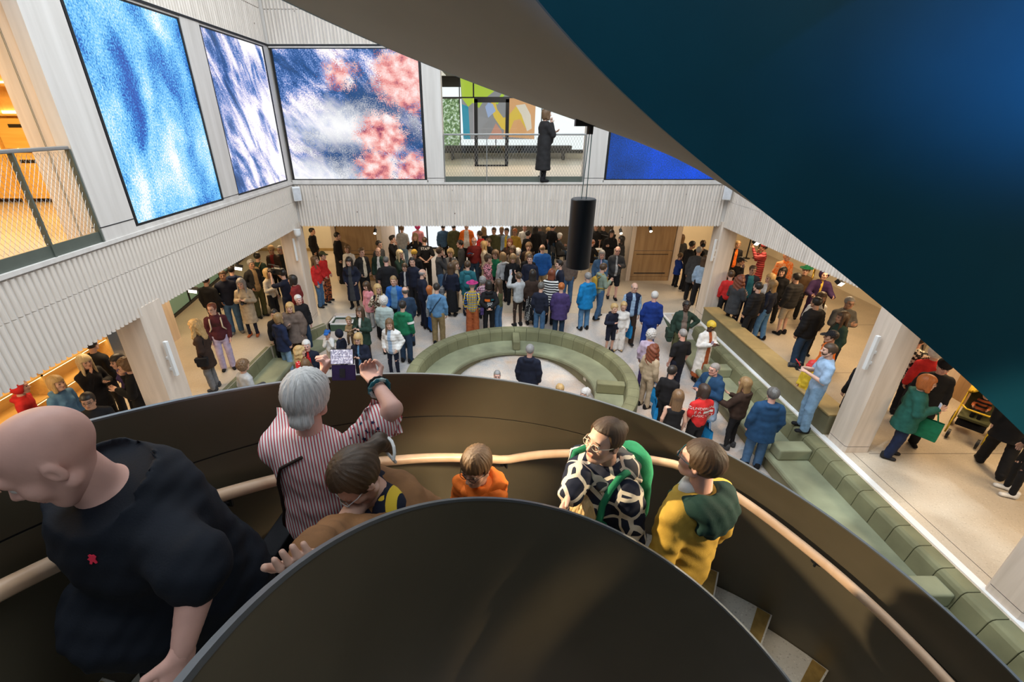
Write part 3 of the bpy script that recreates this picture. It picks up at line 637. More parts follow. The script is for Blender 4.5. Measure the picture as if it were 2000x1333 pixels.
# treads: landing in the north, steps down clockwise and up counter-clockwise
def sector(a, b, z0, z1, r0=R1+.024, r1=R2-.004, n=3):
    return arcsweep([(r0, z0), (r1, z0), (r1, z1), (r0, z1)], (0, 0), math.radians(a), math.radians(b), n)
def step(a, b, z, n=3):
    o = sector(a, b, z-.05, z, n=n).obj('tread', M_TREAD, ST)
    ns = arcsweep([(R1+.03, z), (R2-.012, z), (R2-.012, z+.004), (R1+.03, z+.004)], (0, 0), math.radians(a+.3), math.radians(a+2.6), 1).obj('nosing', M_BRASS, o)
    rz = sector(a+.5, a+1.2, z-.16, z-.05, n=1).obj('riser', M_STAIR, ST)
STEP, RISE = 10.45, .142
step(68.3, 104, 2.565, 8)
for k in range(1, 17): step(68.3-STEP*k, 68.3-STEP*(k-1), 2.565-RISE*k)
for k in range(1, 11): step(104+STEP*(k-1), 104+STEP*k, 2.565+RISE*k)
step(104+STEP*10, 262, 2.565+RISE*11-.12, 8)
for k in range(24): step(262+STEP*k, 262+STEP*(k+1), 4.15+.13*k)
# landing bridge to the upper floor (behind the camera)
MB().box((-5.8, -2.6, 3.72), (-.9, -1.35, 3.92)).obj('landing_slab', M_STAIR, ST)
# handrail along the outer balustrade (measured heights, flat over the landing)
HT = [(-118, .83), (0, 2.47), (25.5, 2.78), (36.7, 2.915), (48.2, 3.06), (59.2, 3.215), (66, 3.305), (70.5, 3.335), (78, 3.335), (97.3, 3.335), (101, 3.33), (104, 3.325), (112.5, 3.425), (125, 3.585), (143.2, 3.85), (153.8, 4.01), (190, 4.50)]
def hz(d):
    for (a, za), (b, zb) in zip(HT[:-1], HT[1:]):
        if a <= d <= b: return za+(zb-za)*(d-a)/(b-a)
    return HT[-1][1]
RH = R2-.09
MB().tube([(RH*math.cos(math.radians(d)), RH*math.sin(math.radians(d)), hz(d)) for d in np.arange(-115, 189, 2.0)], .029, 12).obj('handrail', M_RAILWOOD, ST, True)
for d in (-60, -30, 0, 21, 45, 78, 103.5, 128, 150, 172):
    a = math.radians(d); z = hz(d); ca, sa = math.cos(a), math.sin(a)
    MB().tube([(RH*ca, RH*sa, z-.03), (RH*ca, RH*sa, z-.07), ((R2)*ca, (R2)*sa, z-.10)], .008, 6).tube([((R2-.012)*ca, (R2-.012)*sa, z-.1), (R2*ca, R2*sa, z-.1)], .028, 10).obj('bracket', M_BLACK, ST)
# pendant loudspeaker hung from the stair soffit
lp = Vector((.50, 2.40, 0)); 
ld = (lp.y*CP-(4.69-CAMZ)*SP)
pend = thing('pendant_speaker', 'black cylindrical pendant speaker hanging from the stair soffit', 'speaker', (lp.x, lp.y, 0))
PZ0, PZ1, PR = 4.675, 5.04, .064
MB().tube([(0, 0, PZ0), (0, 0, PZ0+.004), (0, 0, PZ1-.004), (0, 0, PZ1)], [PR-.006, PR, PR, PR-.004], 32).obj('body', plain('navy_black', (.006, .010, .018), .42, 0, .05), pend, True)
autosmooth(pend.children[0])
MB().tube([(0, 0, PZ0-.001), (0, 0, PZ0+.006)], PR-.01, 24).obj('grille', M_DARKGAP, pend)
MB().tube([(-.012, 0, PZ1), (.0, 0, 5.39)], .0022, 6).tube([(.012, 0, PZ1), (.01, 0, 5.39)], .0022, 6).obj('suspension_cable', plain('teal_cable', (.10, .30, .34), .4), pend)
MB().box((-.075, -.02, 5.375), (.075, .02, 5.41)).tube([(0, 0, 5.34), (0, 0, 5.38)], .016, 12).obj('ceiling_mount', M_BLACK, pend)
# white line devices on the columns, white corner speakers, dome camera
def linespk(label, p, n):
    t = thing('line_speaker', label, 'speaker', p, group='slim white line speakers on the columns'); n = Vector(n).normalized(); s = Vector((-n.y, n.x, 0))
    a = n*.09
    def bx(c, w, d, h, nm):
        vs = []
        for z in (-h/2, h/2):
            for su, du in ((-1, -1), (1, -1), (1, 1), (-1, 1)): vs.append(tuple(c+s*su*w/2+n*du*d/2+Vector((0, 0, z))))
        return bevel(MB().add(vs, [(0, 1, 2, 3), (4, 7, 6, 5), (0, 4, 5, 1), (1, 5, 6, 2), (2, 6, 7, 3), (3, 7, 4, 0)]).obj(nm, M_WHITE, t), .006)
    bx(a, .055, .06, .62, 'speaker_body'); bx(n*.03, .03, .06, .05, 'bracket'); bx(n*.03+Vector((0, 0, -.2)), .03, .06, .05, 'bracket')
linespk('slim white line speaker on the big left column', (-5.17, 6.42, 1.95), (1, -.25, 0))
linespk('slim white line speaker under the dome camera at the far left column', (-5.30, 12.35, 2.2), (.35, -1, 0))
linespk('slim white line speaker on the far right column', (6.52, 12.6, 2.1), (-1, -.3, 0))
linespk('slim white line speaker on the column beside the man in the pale blue tee', (6.45, 6.62, 1.95), (-1, -.2, 0))
dm = thing('dome_camera', 'small white dome camera under the far left balcony corner', 'camera', (-5.1, 12.2, 2.6))
bm_ = bmesh.new(); bmesh.ops.create_uvsphere(bm_, u_segments=16, v_segments=10, radius=.085); me = bpy.data.meshes.new('dome'); bm_.to_mesh(me); bm_.free(); me.materials.append(M_WHITE)
o = link('dome', me, dm); o.location = (0, 0, .05)
MB().tube([(0, 0, .06), (0, 0, .17)], .09, 16).obj('mount', M_WHITE, dm)
def cornerspk(label, p, rz):
    t = thing('corner_speaker', label, 'speaker', p, rz, group='white corner speakers on the balcony front')
    bevel(MB().box((-.10, -.16, 0), (.10, -.01, .36)).obj('cabinet', M_WHITE, t), .02, 3); MB().box((-.085, -.165, .03), (.085, -.158, .33)).obj('grille', plain('grille_grey', (.55, .56, .58), .7), t); MB().box((-.03, -.02, .1), (.03, .08, .26)).obj('bracket', M_STEEL, t)
cornerspk('white corner speaker below the pink cloud screen', (-5.07, 12.52, 3.47), .5)
cornerspk('white corner speaker under the right end of the blue screen', (6.42, 12.52, 3.5), -.4)
# track spotlights under the balconies
BULB = emis('spot_bulb', (1.0, .85, .6), 18.0)
def trackspot(label, p):
    t = thing('track_spotlight', label, 'spotlight', p, group='black track spotlights')
    MB().tube([(0, 0, 2.885-p[2]), (0, 0, .03)], .012, 8).obj('stem', M_BLACK, t)
    MB().tube([(0, .05, .05), (0, -.09, -.05)], .05, 14).obj('head', M_BLACK, t)
    MB().tube([(0, -.088, -.049), (0, -.095, -.054)], .043, 14).obj('lamp_face', BULB, t)
for lb, (px, py), y in (('glowing spotlight in front of the oak core at the back left', (733, 452), 14.9), ('glowing spotlight above the dark haired woman in black', (1212, 452), 15.2), ('glowing spotlight in front of the right oak core', (1270, 448), 14.9)):
    trackspot(lb, at_y(px, py, y))
def wedge(label, px, py, y):
    t = thing('flood_light', label, 'spotlight', at_y(px, py, y), group='black floodlights hanging under the balcony')
    bevel(MB().box((-.1, -.06, -.05), (.1, .06, .05)).obj('housing', M_BLACK, t), .01); o = t.children[0]; o.rotation_euler = (.5, .3, .4)
    MB().box((-.085, -.063, -.052), (.085, -.058, .045)).obj('lens', emis('flood_lens', (1, .9, .75), 4.0), o); MB().tube([(0, 0, .05), (0, 0, max(.1, 2.885-t.location.z))], .01, 6).obj('stem', M_BLACK, t)
for lb, px, py, y in (('black floodlight left of the man in the navy coat', 377, 566, 10.2), ('black floodlight near the beanie man, under the left balcony', 466, 522, 11.5), ('black floodlight under the right balcony by the red striped costume', 1476, 474, 13.5), ('black floodlight under the right balcony, third from the corner', 1640, 552, 10.2)):
    wedge(lb, px, py, y)
# ================================================================= people
def surfnet(F, xs, ys, zs):
    S = F < 0
    nx, ny, nz = F.shape
    c = S[:-1, :-1, :-1].astype(np.int8)
    for dx, dy, dz in ((1, 0, 0), (0, 1, 0), (0, 0, 1), (1, 1, 0), (1, 0, 1), (0, 1, 1), (1, 1, 1)):
        c = c+S[dx:nx-1+dx, dy:ny-1+dy, dz:nz-1+dz]
    act = (c > 0) & (c < 8)
    I, J, K = np.nonzero(act); n = len(I)
    if n == 0: return np.zeros((0, 3)), np.zeros((0, 4), int)
    idx = -np.ones(act.shape, np.int64); idx[I, J, K] = np.arange(n)
    acc = np.zeros((n, 3)); cnt = np.zeros(n)
    G = (xs, ys, zs)
    for ax in range(3):
        o = [(0, 0, 0)]
        for b in range(4):
            d = [0, 0, 0]; e = [a for a in range(3) if a != ax]; d[e[0]] = b & 1; d[e[1]] = b >> 1
            i0, j0, k0 = I+d[0], J+d[1], K+d[2]; d2 = d[:]; d2[ax] = 1
            i1, j1, k1 = I+d2[0], J+d2[1], K+d2[2]
            f0, f1 = F[i0, j0, k0], F[i1, j1, k1]; m = (f0 < 0) != (f1 < 0)
            t = np.where(m, f0/np.where(f0 == f1, 1, f0-f1), 0)
            P = np.stack([xs[i0]+(xs[i1]-xs[i0])*t, ys[j0]+(ys[j1]-ys[j0])*t, zs[k0]+(zs[k1]-zs[k0])*t], 1)
            acc[m] += P[m]; cnt[m] += 1
    V = acc/cnt[:, None]; Q = []
    for ax in range(3):
        e = [a for a in range(3) if a != ax]
        sl0 = [slice(1, -1)]*3; sl0[ax] = slice(0, -1); sl1 = [slice(1, -1)]*3; sl1[ax] = slice(1, None)
        A = S[tuple(sl0)]; B = S[tuple(sl1)]
        for sgn in (0, 1):
            M = (A & ~B) if sgn == 0 else (~A & B)
            w = np.argwhere(M)
            if not len(w): continue
            p = w.copy(); p[:, e[0]] += 1; p[:, e[1]] += 1
            def cell(u, v):
                q = p.copy(); q[:, e[0]] -= u; q[:, e[1]] -= v; return idx[q[:, 0], q[:, 1], q[:, 2]]
            quad = np.stack([cell(1, 1), cell(0, 1), cell(0, 0), cell(1, 0)], 1)
            if (sgn == 1) != (ax == 1): quad = quad[:, ::-1]
            Q.append(quad)
    return V, np.concatenate(Q) if Q else np.zeros((0, 4), int)
class Fld:
    """signed distance field on a box grid"""
    def __init__(s, lo, hi, h, hz=None):
        s.ax = [np.arange(lo[i], hi[i]+(hz if i == 2 and hz else h), hz if i == 2 and hz else h).astype(np.float32) for i in range(3)]
        s.X, s.Y, s.Z = s.ax[0][:, None, None], s.ax[1][None, :, None], s.ax[2][None, None, :]
        s.F = np.full([len(a) for a in s.ax], 9.0, np.float32)
    def cone(s, a, b, ra, rb, sc=(1, 1, 1)):
        a = np.array(a, float); b = np.array(b, float); d = b-a; L2 = float(d@d)+1e-9
        x, y, z = s.X-a[0], s.Y-a[1], s.Z-a[2]
        t = np.clip((x*d[0]+y*d[1]+z*d[2])/L2, 0, 1)
        q = ((x-t*d[0])*sc[0])**2+((y-t*d[1])*sc[1])**2+((z-t*d[2])*sc[2])**2
        return np.sqrt(q)-(ra+(rb-ra)*t)
    def ell(s, c, r):
        m = min(r); return (np.sqrt(((s.X-c[0])/r[0])**2+((s.Y-c[1])/r[1])**2+((s.Z-c[2])/r[2])**2)-1)*m
    def add(s, D, k=0.03):
        if k <= 0: s.F = np.minimum(s.F, D)
        else:
            h = np.clip(.5+.5*(s.F-D)/k, 0, 1); s.F = s.F*(1-h)+D*h-k*h*(1-h)
        return s
    def cut(s, D): s.F = np.maximum(s.F, D); return s
    def pad(s):
        s.F[[0, -1]] = np.maximum(s.F[[0, -1]], .01); s.F[:, [0, -1]] = np.maximum(s.F[:, [0, -1]], .01); s.F[:, :, [0, -1]] = np.maximum(s.F[:, :, [0, -1]], .01); return s
    def mesh(s): s.pad(); return surfnet(s.F, *s.ax)
def npmesh(name, V, Q, mats, mi=None, smooth=True):
    me = bpy.data.meshes.new(name); n, m = len(V), len(Q); k = Q.shape[1] if m else 4
    me.vertices.add(n); me.vertices.foreach_set('co', np.asarray(V, np.float32).ravel())
    me.loops.add(m*k); me.loops.foreach_set('vertex_index', np.asarray(Q, np.int32).ravel())
    me.polygons.add(m); me.polygons.foreach_set('loop_start', np.arange(0, m*k, k, dtype=np.int32))
    for x in mats: me.materials.append(x)
    if mi is not None: me.polygons.foreach_set('material_index', np.asarray(mi, np.int32))
    me.polygons.foreach_set('use_smooth', np.ones(m, bool))
    me.update(calc_edges=True); return me
# ---- templates: head (with face), hair styles, hand, shoe --------------------------------
def head_template(h):
    f = Fld((-.11, -.13, -.15), (.11, .15, .15), h)
    f.F = f.ell((0, -.012, .035), (.077, .096, .088))
    f.add(f.ell((0, .022, -.035), (.060, .070, .082)), .03)
    f.add(f.ell((0, .066, -.098), (.026, .022, .018)), .025)
    for s in (-1, 1):
        f.add(f.ell((s*.042, .058, -.025), (.022, .022, .024)), .025)
        f.add(f.cone((s*.062, -.005, -.05), (s*.03, .05, -.095), .018, .016), .02)
    f.add(f.cone((-.034, .078, .026), (.034, .078, .026), .013, .013), .02)
    for s in (-1, 1): f.cut(-f.ell((s*.032, .102, .004), (.017, .016, .011)))
    f.add(f.cone((0, .090, .010), (0, .111, -.026), .008, .012), .012)
    for s in (-1, 1): f.add(f.ell((s*.011, .099, -.032), (.009, .010, .008)), .008)
    f.add(f.cone((-.017, .088, -.056), (.017, .088, -.056), .0075, .0075), .008)
    f.add(f.cone((-.014, .086, -.068), (.014, .086, -.068), .0075, .0075), .006)
    for s in (-1, 1): f.add(f.ell((s*.079, -.010, -.004), (.008, .018, .030)), .004); f.cut(-f.ell((s*.088, -.004, -.004), (.006, .010, .018)))
    V, Q = f.mesh(); C = V[Q].mean(1); mi = np.zeros(len(Q), int)
    mi[(np.abs(np.abs(C[:, 0])-.032) < .0135) & (np.abs(C[:, 2]-.003) < .0075) & (C[:, 1] > .06)] = 1
    mi[(np.abs(C[:, 0]) < .022) & (np.abs(C[:, 2]+.062) < .0085) & (C[:, 1] > .083)] = 2
    mi[(np.abs(np.abs(C[:, 0])-.032) < .02) & (np.abs(C[:, 2]-.029) < .0055) & (C[:, 1] > .07)] = 3
    return V, Q, mi
def _nearhead(t):
    V, Q, mi = t; mi = mi.copy(); mi[(mi == 1) | (mi == 3)] = 0; return V, Q, mi
HEADS = {'far': head_template(.0105), 'mid': head_template(.0075), 'near': _nearhead(head_template(.0042))}
def hair_template(style, h):
    f = Fld((-.19, -.25, -.45), (.19, .19, .2), h); X, Y, Z = f.X, f.Y, f.Z
    R = np.random.default_rng(len(style)*7)
    th = np.arctan2(X, Y+.012); strand = .0013*np.sin(th*27+5*np.sin(Z*22)+9*Z)+.0012*np.sin(th*15-9*Z+4*np.sin(Y*35))+.0010*np.sin(th*47+3*np.sin(X*40))
    def cap(t, front=.058, low=-.055):
        d = f.ell((0, -.014, .038), (.077+t, .096+t, .088+t))
        face = np.maximum(np.maximum(-(Y-.028-.25*np.clip(Z, 0, 1)), Z-front), -(Y+.5))
        d = np.maximum(d, -face); d = np.maximum(d, low-Z+.35*np.clip(Y+.02, -.1, .2)); return d
    if style == 'short': f.F = cap(.014)+strand*.6
    elif style == 'buzz': f.F = cap(.006, .062, -.04)
    elif style == 'fringe':
        f.F = cap(.018, .034, -.06)+strand
    elif style == 'quiff': f.F = cap(.013); f.add(f.ell((0, .045, .125), (.06, .05, .028))+strand, .03)
    elif style == 'balding':
        f.F = np.maximum(cap(.010, .06, -.06), Z-.045+.2*np.clip(Y, -.2, .2))
    elif style in ('bob', 'bobfringe'):
        f.F = cap(.024, .050 if style == 'bob' else .030, -.08)
        for s in (-1, 1): f.add(f.cone((s*.070, .012, .03), (s*.082, .02, -.115), .028, .026, (1, .8, 1)), .02)
        f.add(f.ell((0, -.055, -.045), (.092, .062, .095)), .03); f.F = f.F+strand
    elif style in ('long', 'longfringe', 'longwavy'):
        w = 1.35 if style == 'longwavy' else 1.0
        f.F = cap(.022, .050 if style != 'longfringe' else .028, -.09)
        for s in (-1, 1): f.add(f.cone((s*.072, .012, .03), (s*.092*w, .025, -.25), .026*w, .020*w, (1, .75, 1)), .02)
        f.add(f.cone((0, -.06, .0), (0, -.095, -.29), .075*w, .060*w, (.75, 1.5, 1)), .03)
        f.F = f.F+strand*1.3+(.007*np.sin(Z*70+X*40)*(w > 1.1))
    elif style == 'pony':
        f.F = cap(.013, .078, -.045)+strand*.5; f.add(f.cone((0, -.105, .045), (0, -.15, -.02), .028, .034)+strand, .015); f.add(f.cone((0, -.15, -.02), (0, -.14, -.2), .034, .012)+strand, .02)
    elif style == 'ponylow':
        f.F = cap(.014, .074, -.045)+strand*.7; f.add(f.cone((.01, -.11, .03), (.03, -.15, -.01), .03, .034)+strand, .02); f.add(f.cone((.03, -.15, -.01), (.07, -.13, -.15), .036, .010)+strand*1.5, .02)
    elif style == 'bun':
        f.F = cap(.012, .080, -.045)+strand*.5; f.add(f.ell((0, -.115, .055), (.042, .036, .042))+strand*.6, .012)
    elif style == 'curly':
        f.F = cap(.034, .046, -.07); f.add(f.ell((0, -.04, -.02), (.105, .075, .085)), .03)
        f.F = f.F+.010*np.sin(X*95)*np.sin(Y*90+1)*np.sin(Z*92)+strand*.5
    elif style == 'frizz':
        f.F = cap(.036, .050, -.09)
        for s in (-1, 1): f.add(f.cone((s*.085, .0, .02), (s*.125, .02, -.20), .042, .045), .03)
        f.add(f.cone((0, -.06, .0), (0, -.10, -.24), .09, .085, (.8, 1.2, 1)), .03)
        f.F = f.F+.009*np.sin(X*80+1)*np.sin(Y*85)*np.sin(Z*60)+strand
    elif style == 'afro': f.F = cap(.020, .060, -.02); f.F = f.F+.006*np.sin(X*120)*np.sin(Y*120)*np.sin(Z*120)
    elif style == 'messy': f.F = cap(.020, .052, -.06)+strand*1.5+.004*np.sin(X*75+Z*20)*np.sin(Y*60)
    elif style == 'lowbun':
        f.F = cap(.024, .058, -.07)+strand*1.4; f.add(f.ell((.01, -.10, -.055), (.055, .035, .04))+strand, .02)
    elif style == 'beanie':
        d = f.ell((0, -.012, .055), (.094, .112, .098)); f.F = np.maximum(d, .028-.25*Y-Z); f.add(np.maximum(f.ell((0, -.012, .055), (.100, .118, .104)), np.abs(Z-.045+.25*Y)-.022), .008)
    elif style == 'cap':
        f.F = np.maximum(f.ell((0, -.012, .045), (.090, .108, .094)), .038-Z); f.add(np.maximum(f.ell((0, .10, .045), (.075, .085, .5)), np.abs(Z-.045+.25*(Y-.09))-.006), .006)
    elif style == 'hat':
        f.F = np.maximum(f.ell((0, -.012, .05), (.094, .112, .105)), .045-Z); f.add(np.maximum(f.ell((0, -.01, .05), (.165, .175, .4)), np.abs(Z-.05-.8*(X**2+Y**2))-.009), .012)
    elif style == 'turban': f.F = np.maximum(f.ell((0, -.015, .065), (.098, .115, .10)), .03-.3*Y-Z)+.004*np.sin(Z*160+X*40)
    elif style == 'hood':
        f.F = np.maximum(f.ell((0, -.02, .02), (.115, .125, .135)), -f.ell((0, .10, -.01), (.085, .13, .115)))
    return f.mesh()
HAIRS = {}
def hair_mesh(style, lod):
    if (style, lod) not in HAIRS:
        V, Q = hair_template(style, {'far': .0125, 'mid': .009, 'near': .0055}[lod])
        HAIRS[style, lod] = npmesh('hair_'+style, V, Q, [None])
    return HAIRS[style, lod]
def hand_field(grip, h):
    """right hand, wrist at origin, fingers along -z, palm facing -x"""
    f = Fld((-.09, -.075, -.225), (.05, .085, .045), h)
    f.F = f.cone((0, 0, .03), (0, 0, -.005), .026, .026, (1.15, 1, 1)); f.add(f.cone((0, 0, -.025), (0, -.002, -.078), .034, .040, (2.3, 1, 1)), .02)
    for i, (y, L) in enumerate(((.030, .072), (.010, .080), (-.010, .075), (-.029, .060))):
        b = np.array((0, y, -.088)); a1 = .35+.06*i if not grip else 1.0; a2 = a1+.45 if not grip else 2.2
        m = b+np.array((-math.sin(a1), y*.12, -math.cos(a1)))*L*.5; e = m+np.array((-math.sin(a2), 0, -math.cos(a2)))*L*.42
        f.add(f.cone(b, m, .0098, .0088), .006); f.add(f.cone(m, e, .0088, .0072), .004)
    t0, t1, t2 = ((-.004, .030, -.028), (-.018, .060, -.062), (-.028, .066, -.095)) if not grip else ((-.004, .030, -.028), (-.030, .052, -.060), (-.052, .036, -.082))
    f.add(f.cone(t0, t1, .014, .011), .012); f.add(f.cone(t1, t2, .011, .0088), .004)
    return f.mesh()
def hand_low(grip):
    mb = MB(); mb.tube([(0, 0, .02), (0, 0, -.02), (-.002, 0, -.06), (-.004, 0, -.092)], [.026, .030, .038, .030], 6)
    mb.v = [(x*.5, y, z) for x, y, z in mb.v]
    for i, (y, L) in enumerate(((.028, .075), (.009, .082), (-.010, .077), (-.027, .062))):
        a1 = .4 if not grip else 1.0; a2 = .9 if not grip else 2.2; b = Vector((-.002, y, -.085)); m = b+Vector((-math.sin(a1), 0, -math.cos(a1)))*L*.5
        mb.tube([b, m, m+Vector((-math.sin(a2), 0, -math.cos(a2)))*L*.45], [.010, .009, .006], 4)
    mb.tube([(0, .026, -.03), (-.016, .056, -.06), (-.03, .06, -.09)], [.013, .011, .007], 4)
    V = np.array(mb.v); T = []
    for q in mb.f:
        if len(q) == 4: T.append(q)
        else:
            for i in range(1, len(q)-1): T.append((q[0], q[i], q[i+1], q[i+1]))
    T = [t for t in T if len(set(t)) == 4]
    return V, np.array(T)
HANDS = {}
def hand(lod, grip, right):
    k = (lod, grip, right)
    if k not in HANDS:
        V, Q = hand_low(grip) if lod == 'far' else hand_field(grip, .0045 if lod == 'near' else .0075)
        if not right: V = V*np.array((-1, 1, 1)); Q = Q[:, ::-1]
        HANDS[k] = (V, Q)
    return HANDS[k]
def shoe_mesh(h=.013):
    f = Fld((-.075, -.12, -.02), (.075, .23, .16), h)
    f.F = f.cone((0, -.03, .05), (0, .12, .035), .050, .042, (1, 1, 1.25)); f.add(f.cone((0, -.03, .05), (0, -.04, .11), .048, .045), .03)
    f.F = np.maximum(f.F, -f.Z); return f.mesh()
SHOE = shoe_mesh(); SHOES = {}
def frame(d, side):
    """rotation matrix whose -z is d and whose y is close to side"""
    z = -np.array(d)/np.linalg.norm(d); y = np.array(side)-z*np.dot(side, z); y = y/(np.linalg.norm(y)+1e-9); x = np.cross(y, z)
    return np.stack([x, y, z], 1)
PAL = dict(black=(.010, .010, .012), offblack=(.022, .021, .022), charcoal=(.045, .046, .05), grey=(.16, .16, .165), lgrey=(.40, .41, .42), white=(.72, .71, .69), cream=(.60, .53, .42),
    beige=(.42, .34, .24), tan=(.34, .23, .12), khaki=(.24, .17, .08), brown=(.085, .048, .025), dbrown=(.038, .022, .016), ink=(.004, .006, .011), coral=(.50, .085, .10), pine=(.006, .026, .022), rust=(.35, .09, .03), burgundy=(.075, .016, .022), dred=(.17, .018, .018),
    red=(.55, .025, .025), orange=(.80, .17, .02), pink=(.66, .27, .31), hotpink=(.75, .06, .25), magenta=(.36, .03, .15), purple=(.055, .035, .12), lavender=(.45, .38, .52), navy=(.012, .020, .055), dnavy=(.010, .013, .028),
    blue=(.02, .12, .42), cobalt=(.010, .036, .21), sky=(.10, .28, .52), pale=(.30, .42, .58), steel=(.10, .22, .38), royal=(.013, .052, .125), jade=(.018, .10, .08), denim=(.055, .12, .23), ldenim=(.20, .32, .46), ddenim=(.022, .045, .085), teal=(.02, .12, .15), turq=(.008, .19, .46),
    green=(.012, .16, .075), dgreen=(.022, .045, .032), olive=(.085, .088, .04), sage=(.22, .27, .21), robe=(.030, .012, .055), mint=(.42, .50, .48), yellow=(.70, .48, .04), mustard=(.42, .26, .04), camel=(.23, .11, .045), taupe=(.15, .11, .09), peach=(.75, .36, .2),
    silver=(.50, .50, .50), whitehair=(.62, .60, .58), greyhair=(.26, .25, .245), dgreyhair=(.10, .095, .09), blonde=(.50, .33, .14), pblonde=(.66, .52, .29), dblonde=(.27, .17, .075), ginger=(.42, .12, .025), auburn=(.17, .045, .02), dkhair=(.016, .012, .010), brhair=(.065, .036, .018), lbrhair=(.15, .085, .04), gold=(.55, .36, .05),
    fair=(.60, .36, .27), pinkskin=(.64, .36, .29), tanskin=(.42, .23, .15), brownskin=(.20, .10, .06), darkskin=(.075, .036, .022))
def cloth(spec):
    """material for a colour or pattern word such as 'navy' or 'stripeh.black.white'"""
    key = 'cloth_'+spec
    if key in MATS: return MATS[key]
    w = spec.split('.')
    if len(w) == 1:
        m = plain(key, PAL[spec], .82, 0, .16, 14, .12, .25); return m
    m, nt, b = newmat(key); L = nt.links.new; b.inputs['Roughness'].default_value = .8; b.inputs['Specular IOR Level'].default_value = .25
    tc = nd(nt, 'ShaderNodeTexCoord'); sp = nd(nt, 'ShaderNodeSeparateXYZ'); L(tc.outputs['Object'], sp.inputs[0]); x, y, z = sp.outputs
    a, c = PAL[w[1]], PAL[w[2]]
    def stripe(v, per, duty): return mmath(nt, 'LESS_THAN', mmath(nt, 'FRACT', mmath(nt, 'MULTIPLY', v, 1/per)), duty)
    ang = mmath(nt, 'MULTIPLY', mmath(nt, 'ARCTAN2', x, y), .16)
    if w[0] == 'stripeh': col = mixc(nt, stripe(z, .075, .5), a, c)
    elif w[0] == 'stripev': col = mixc(nt, stripe(mmath(nt, 'ADD', x, mmath(nt, 'MULTIPLY', y, .6)), .0135, .45), a, c)
    elif w[0] == 'plaid':
        s1 = stripe(ang, .055, .45); s2 = stripe(z, .075, .4); col = mixc(nt, s1, a, c)
        col = mixc(nt, mmath(nt, 'MULTIPLY', s2, .6), col, PAL[w[3]])
    elif w[0] == 'dots':
        v = nd(nt, 'ShaderNodeTexVoronoi', i_Scale=26.0, i_Randomness=.3); L(tc.outputs['Object'], v.inputs['Vector']); col = mixc(nt, mmath(nt, 'LESS_THAN', v.outputs['Distance'], .32), a, c)
    elif w[0] == 'cells':
        v = nd(nt, 'ShaderNodeTexVoronoi', i_Scale=float(w[3]) if len(w) > 3 else 9.0); v.feature = 'DISTANCE_TO_EDGE'; L(tc.outputs['Object'], v.inputs['Vector']); col = mixc(nt, mmath(nt, 'LESS_THAN', v.outputs['Distance'], .085), a, c)
    else:
        n = nd(nt, 'ShaderNodeTexNoise', i_Scale=22.0, i_Detail=3.0); L(tc.outputs['Object'], n.inputs['Vector']); r = ramp(nt, [(.47, a), (.53, c)], 'CONSTANT'); r.color_ramp.interpolation = 'LINEAR'; L(n.outputs[0], r.inputs[0]); col = r.outputs[0]
    L(col, b.inputs['Base Color']); MATS[key] = m; return m
def skinm(c):
    key = 'skin_'+c
    if key in MATS: return MATS[key]
    m = plain(key, PAL[c], .5, 0, .10, 9, .03, .4); b = m.node_tree.nodes['Principled BSDF']
    b.inputs['Subsurface Weight'].default_value = 0.0; return m
M_EYE = plain('eye_dark', (.02, .016, .014), .25, 0, .02); M_EYEW = plain('eye_white', (.62, .58, .55), .3, 0, .02)
LIPS = {}
def lipm(c):
    return plain('lips_'+c, tuple(v*k for v, k in zip(PAL[c], (.75, .5, .5))), .45, 0, .05)
ARM = {  # elbow, wrist for the right arm (x > 0), body height 1.75
    'd': ((.222, -.03, 1.12), (.215, .05, .885)), 'p': ((.25, -.08, 1.14), (.19, .08, .97)), 'f': ((.235, .06, 1.14), (-.05, .215, 1.19)),
    'c': ((.235, .03, 1.13), (.075, .27, 1.22)), 'u': ((.25, .20, 1.33), (.10, .34, 1.60)), 'h': ((.37, -.07, 1.19), (.19, .06, 1.05)),
    'k': ((.185, .16, 1.16), (.05, .15, 1.425)), 'b': ((.245, -.11, 1.15), (.06, -.17, 1.0)), 'o': ((.26, .12, 1.16), (.24, .38, 1.16)), 'w': ((.32, .05, 1.20), (.25, .25, 1.40)), 'm': ((.30, .10, 1.22), (.30, .36, 1.18))}
LODH = {'far': (.027, .025, .0245), 'mid': (.021, .019, .018), 'near': (.013, .0125, .0115)}
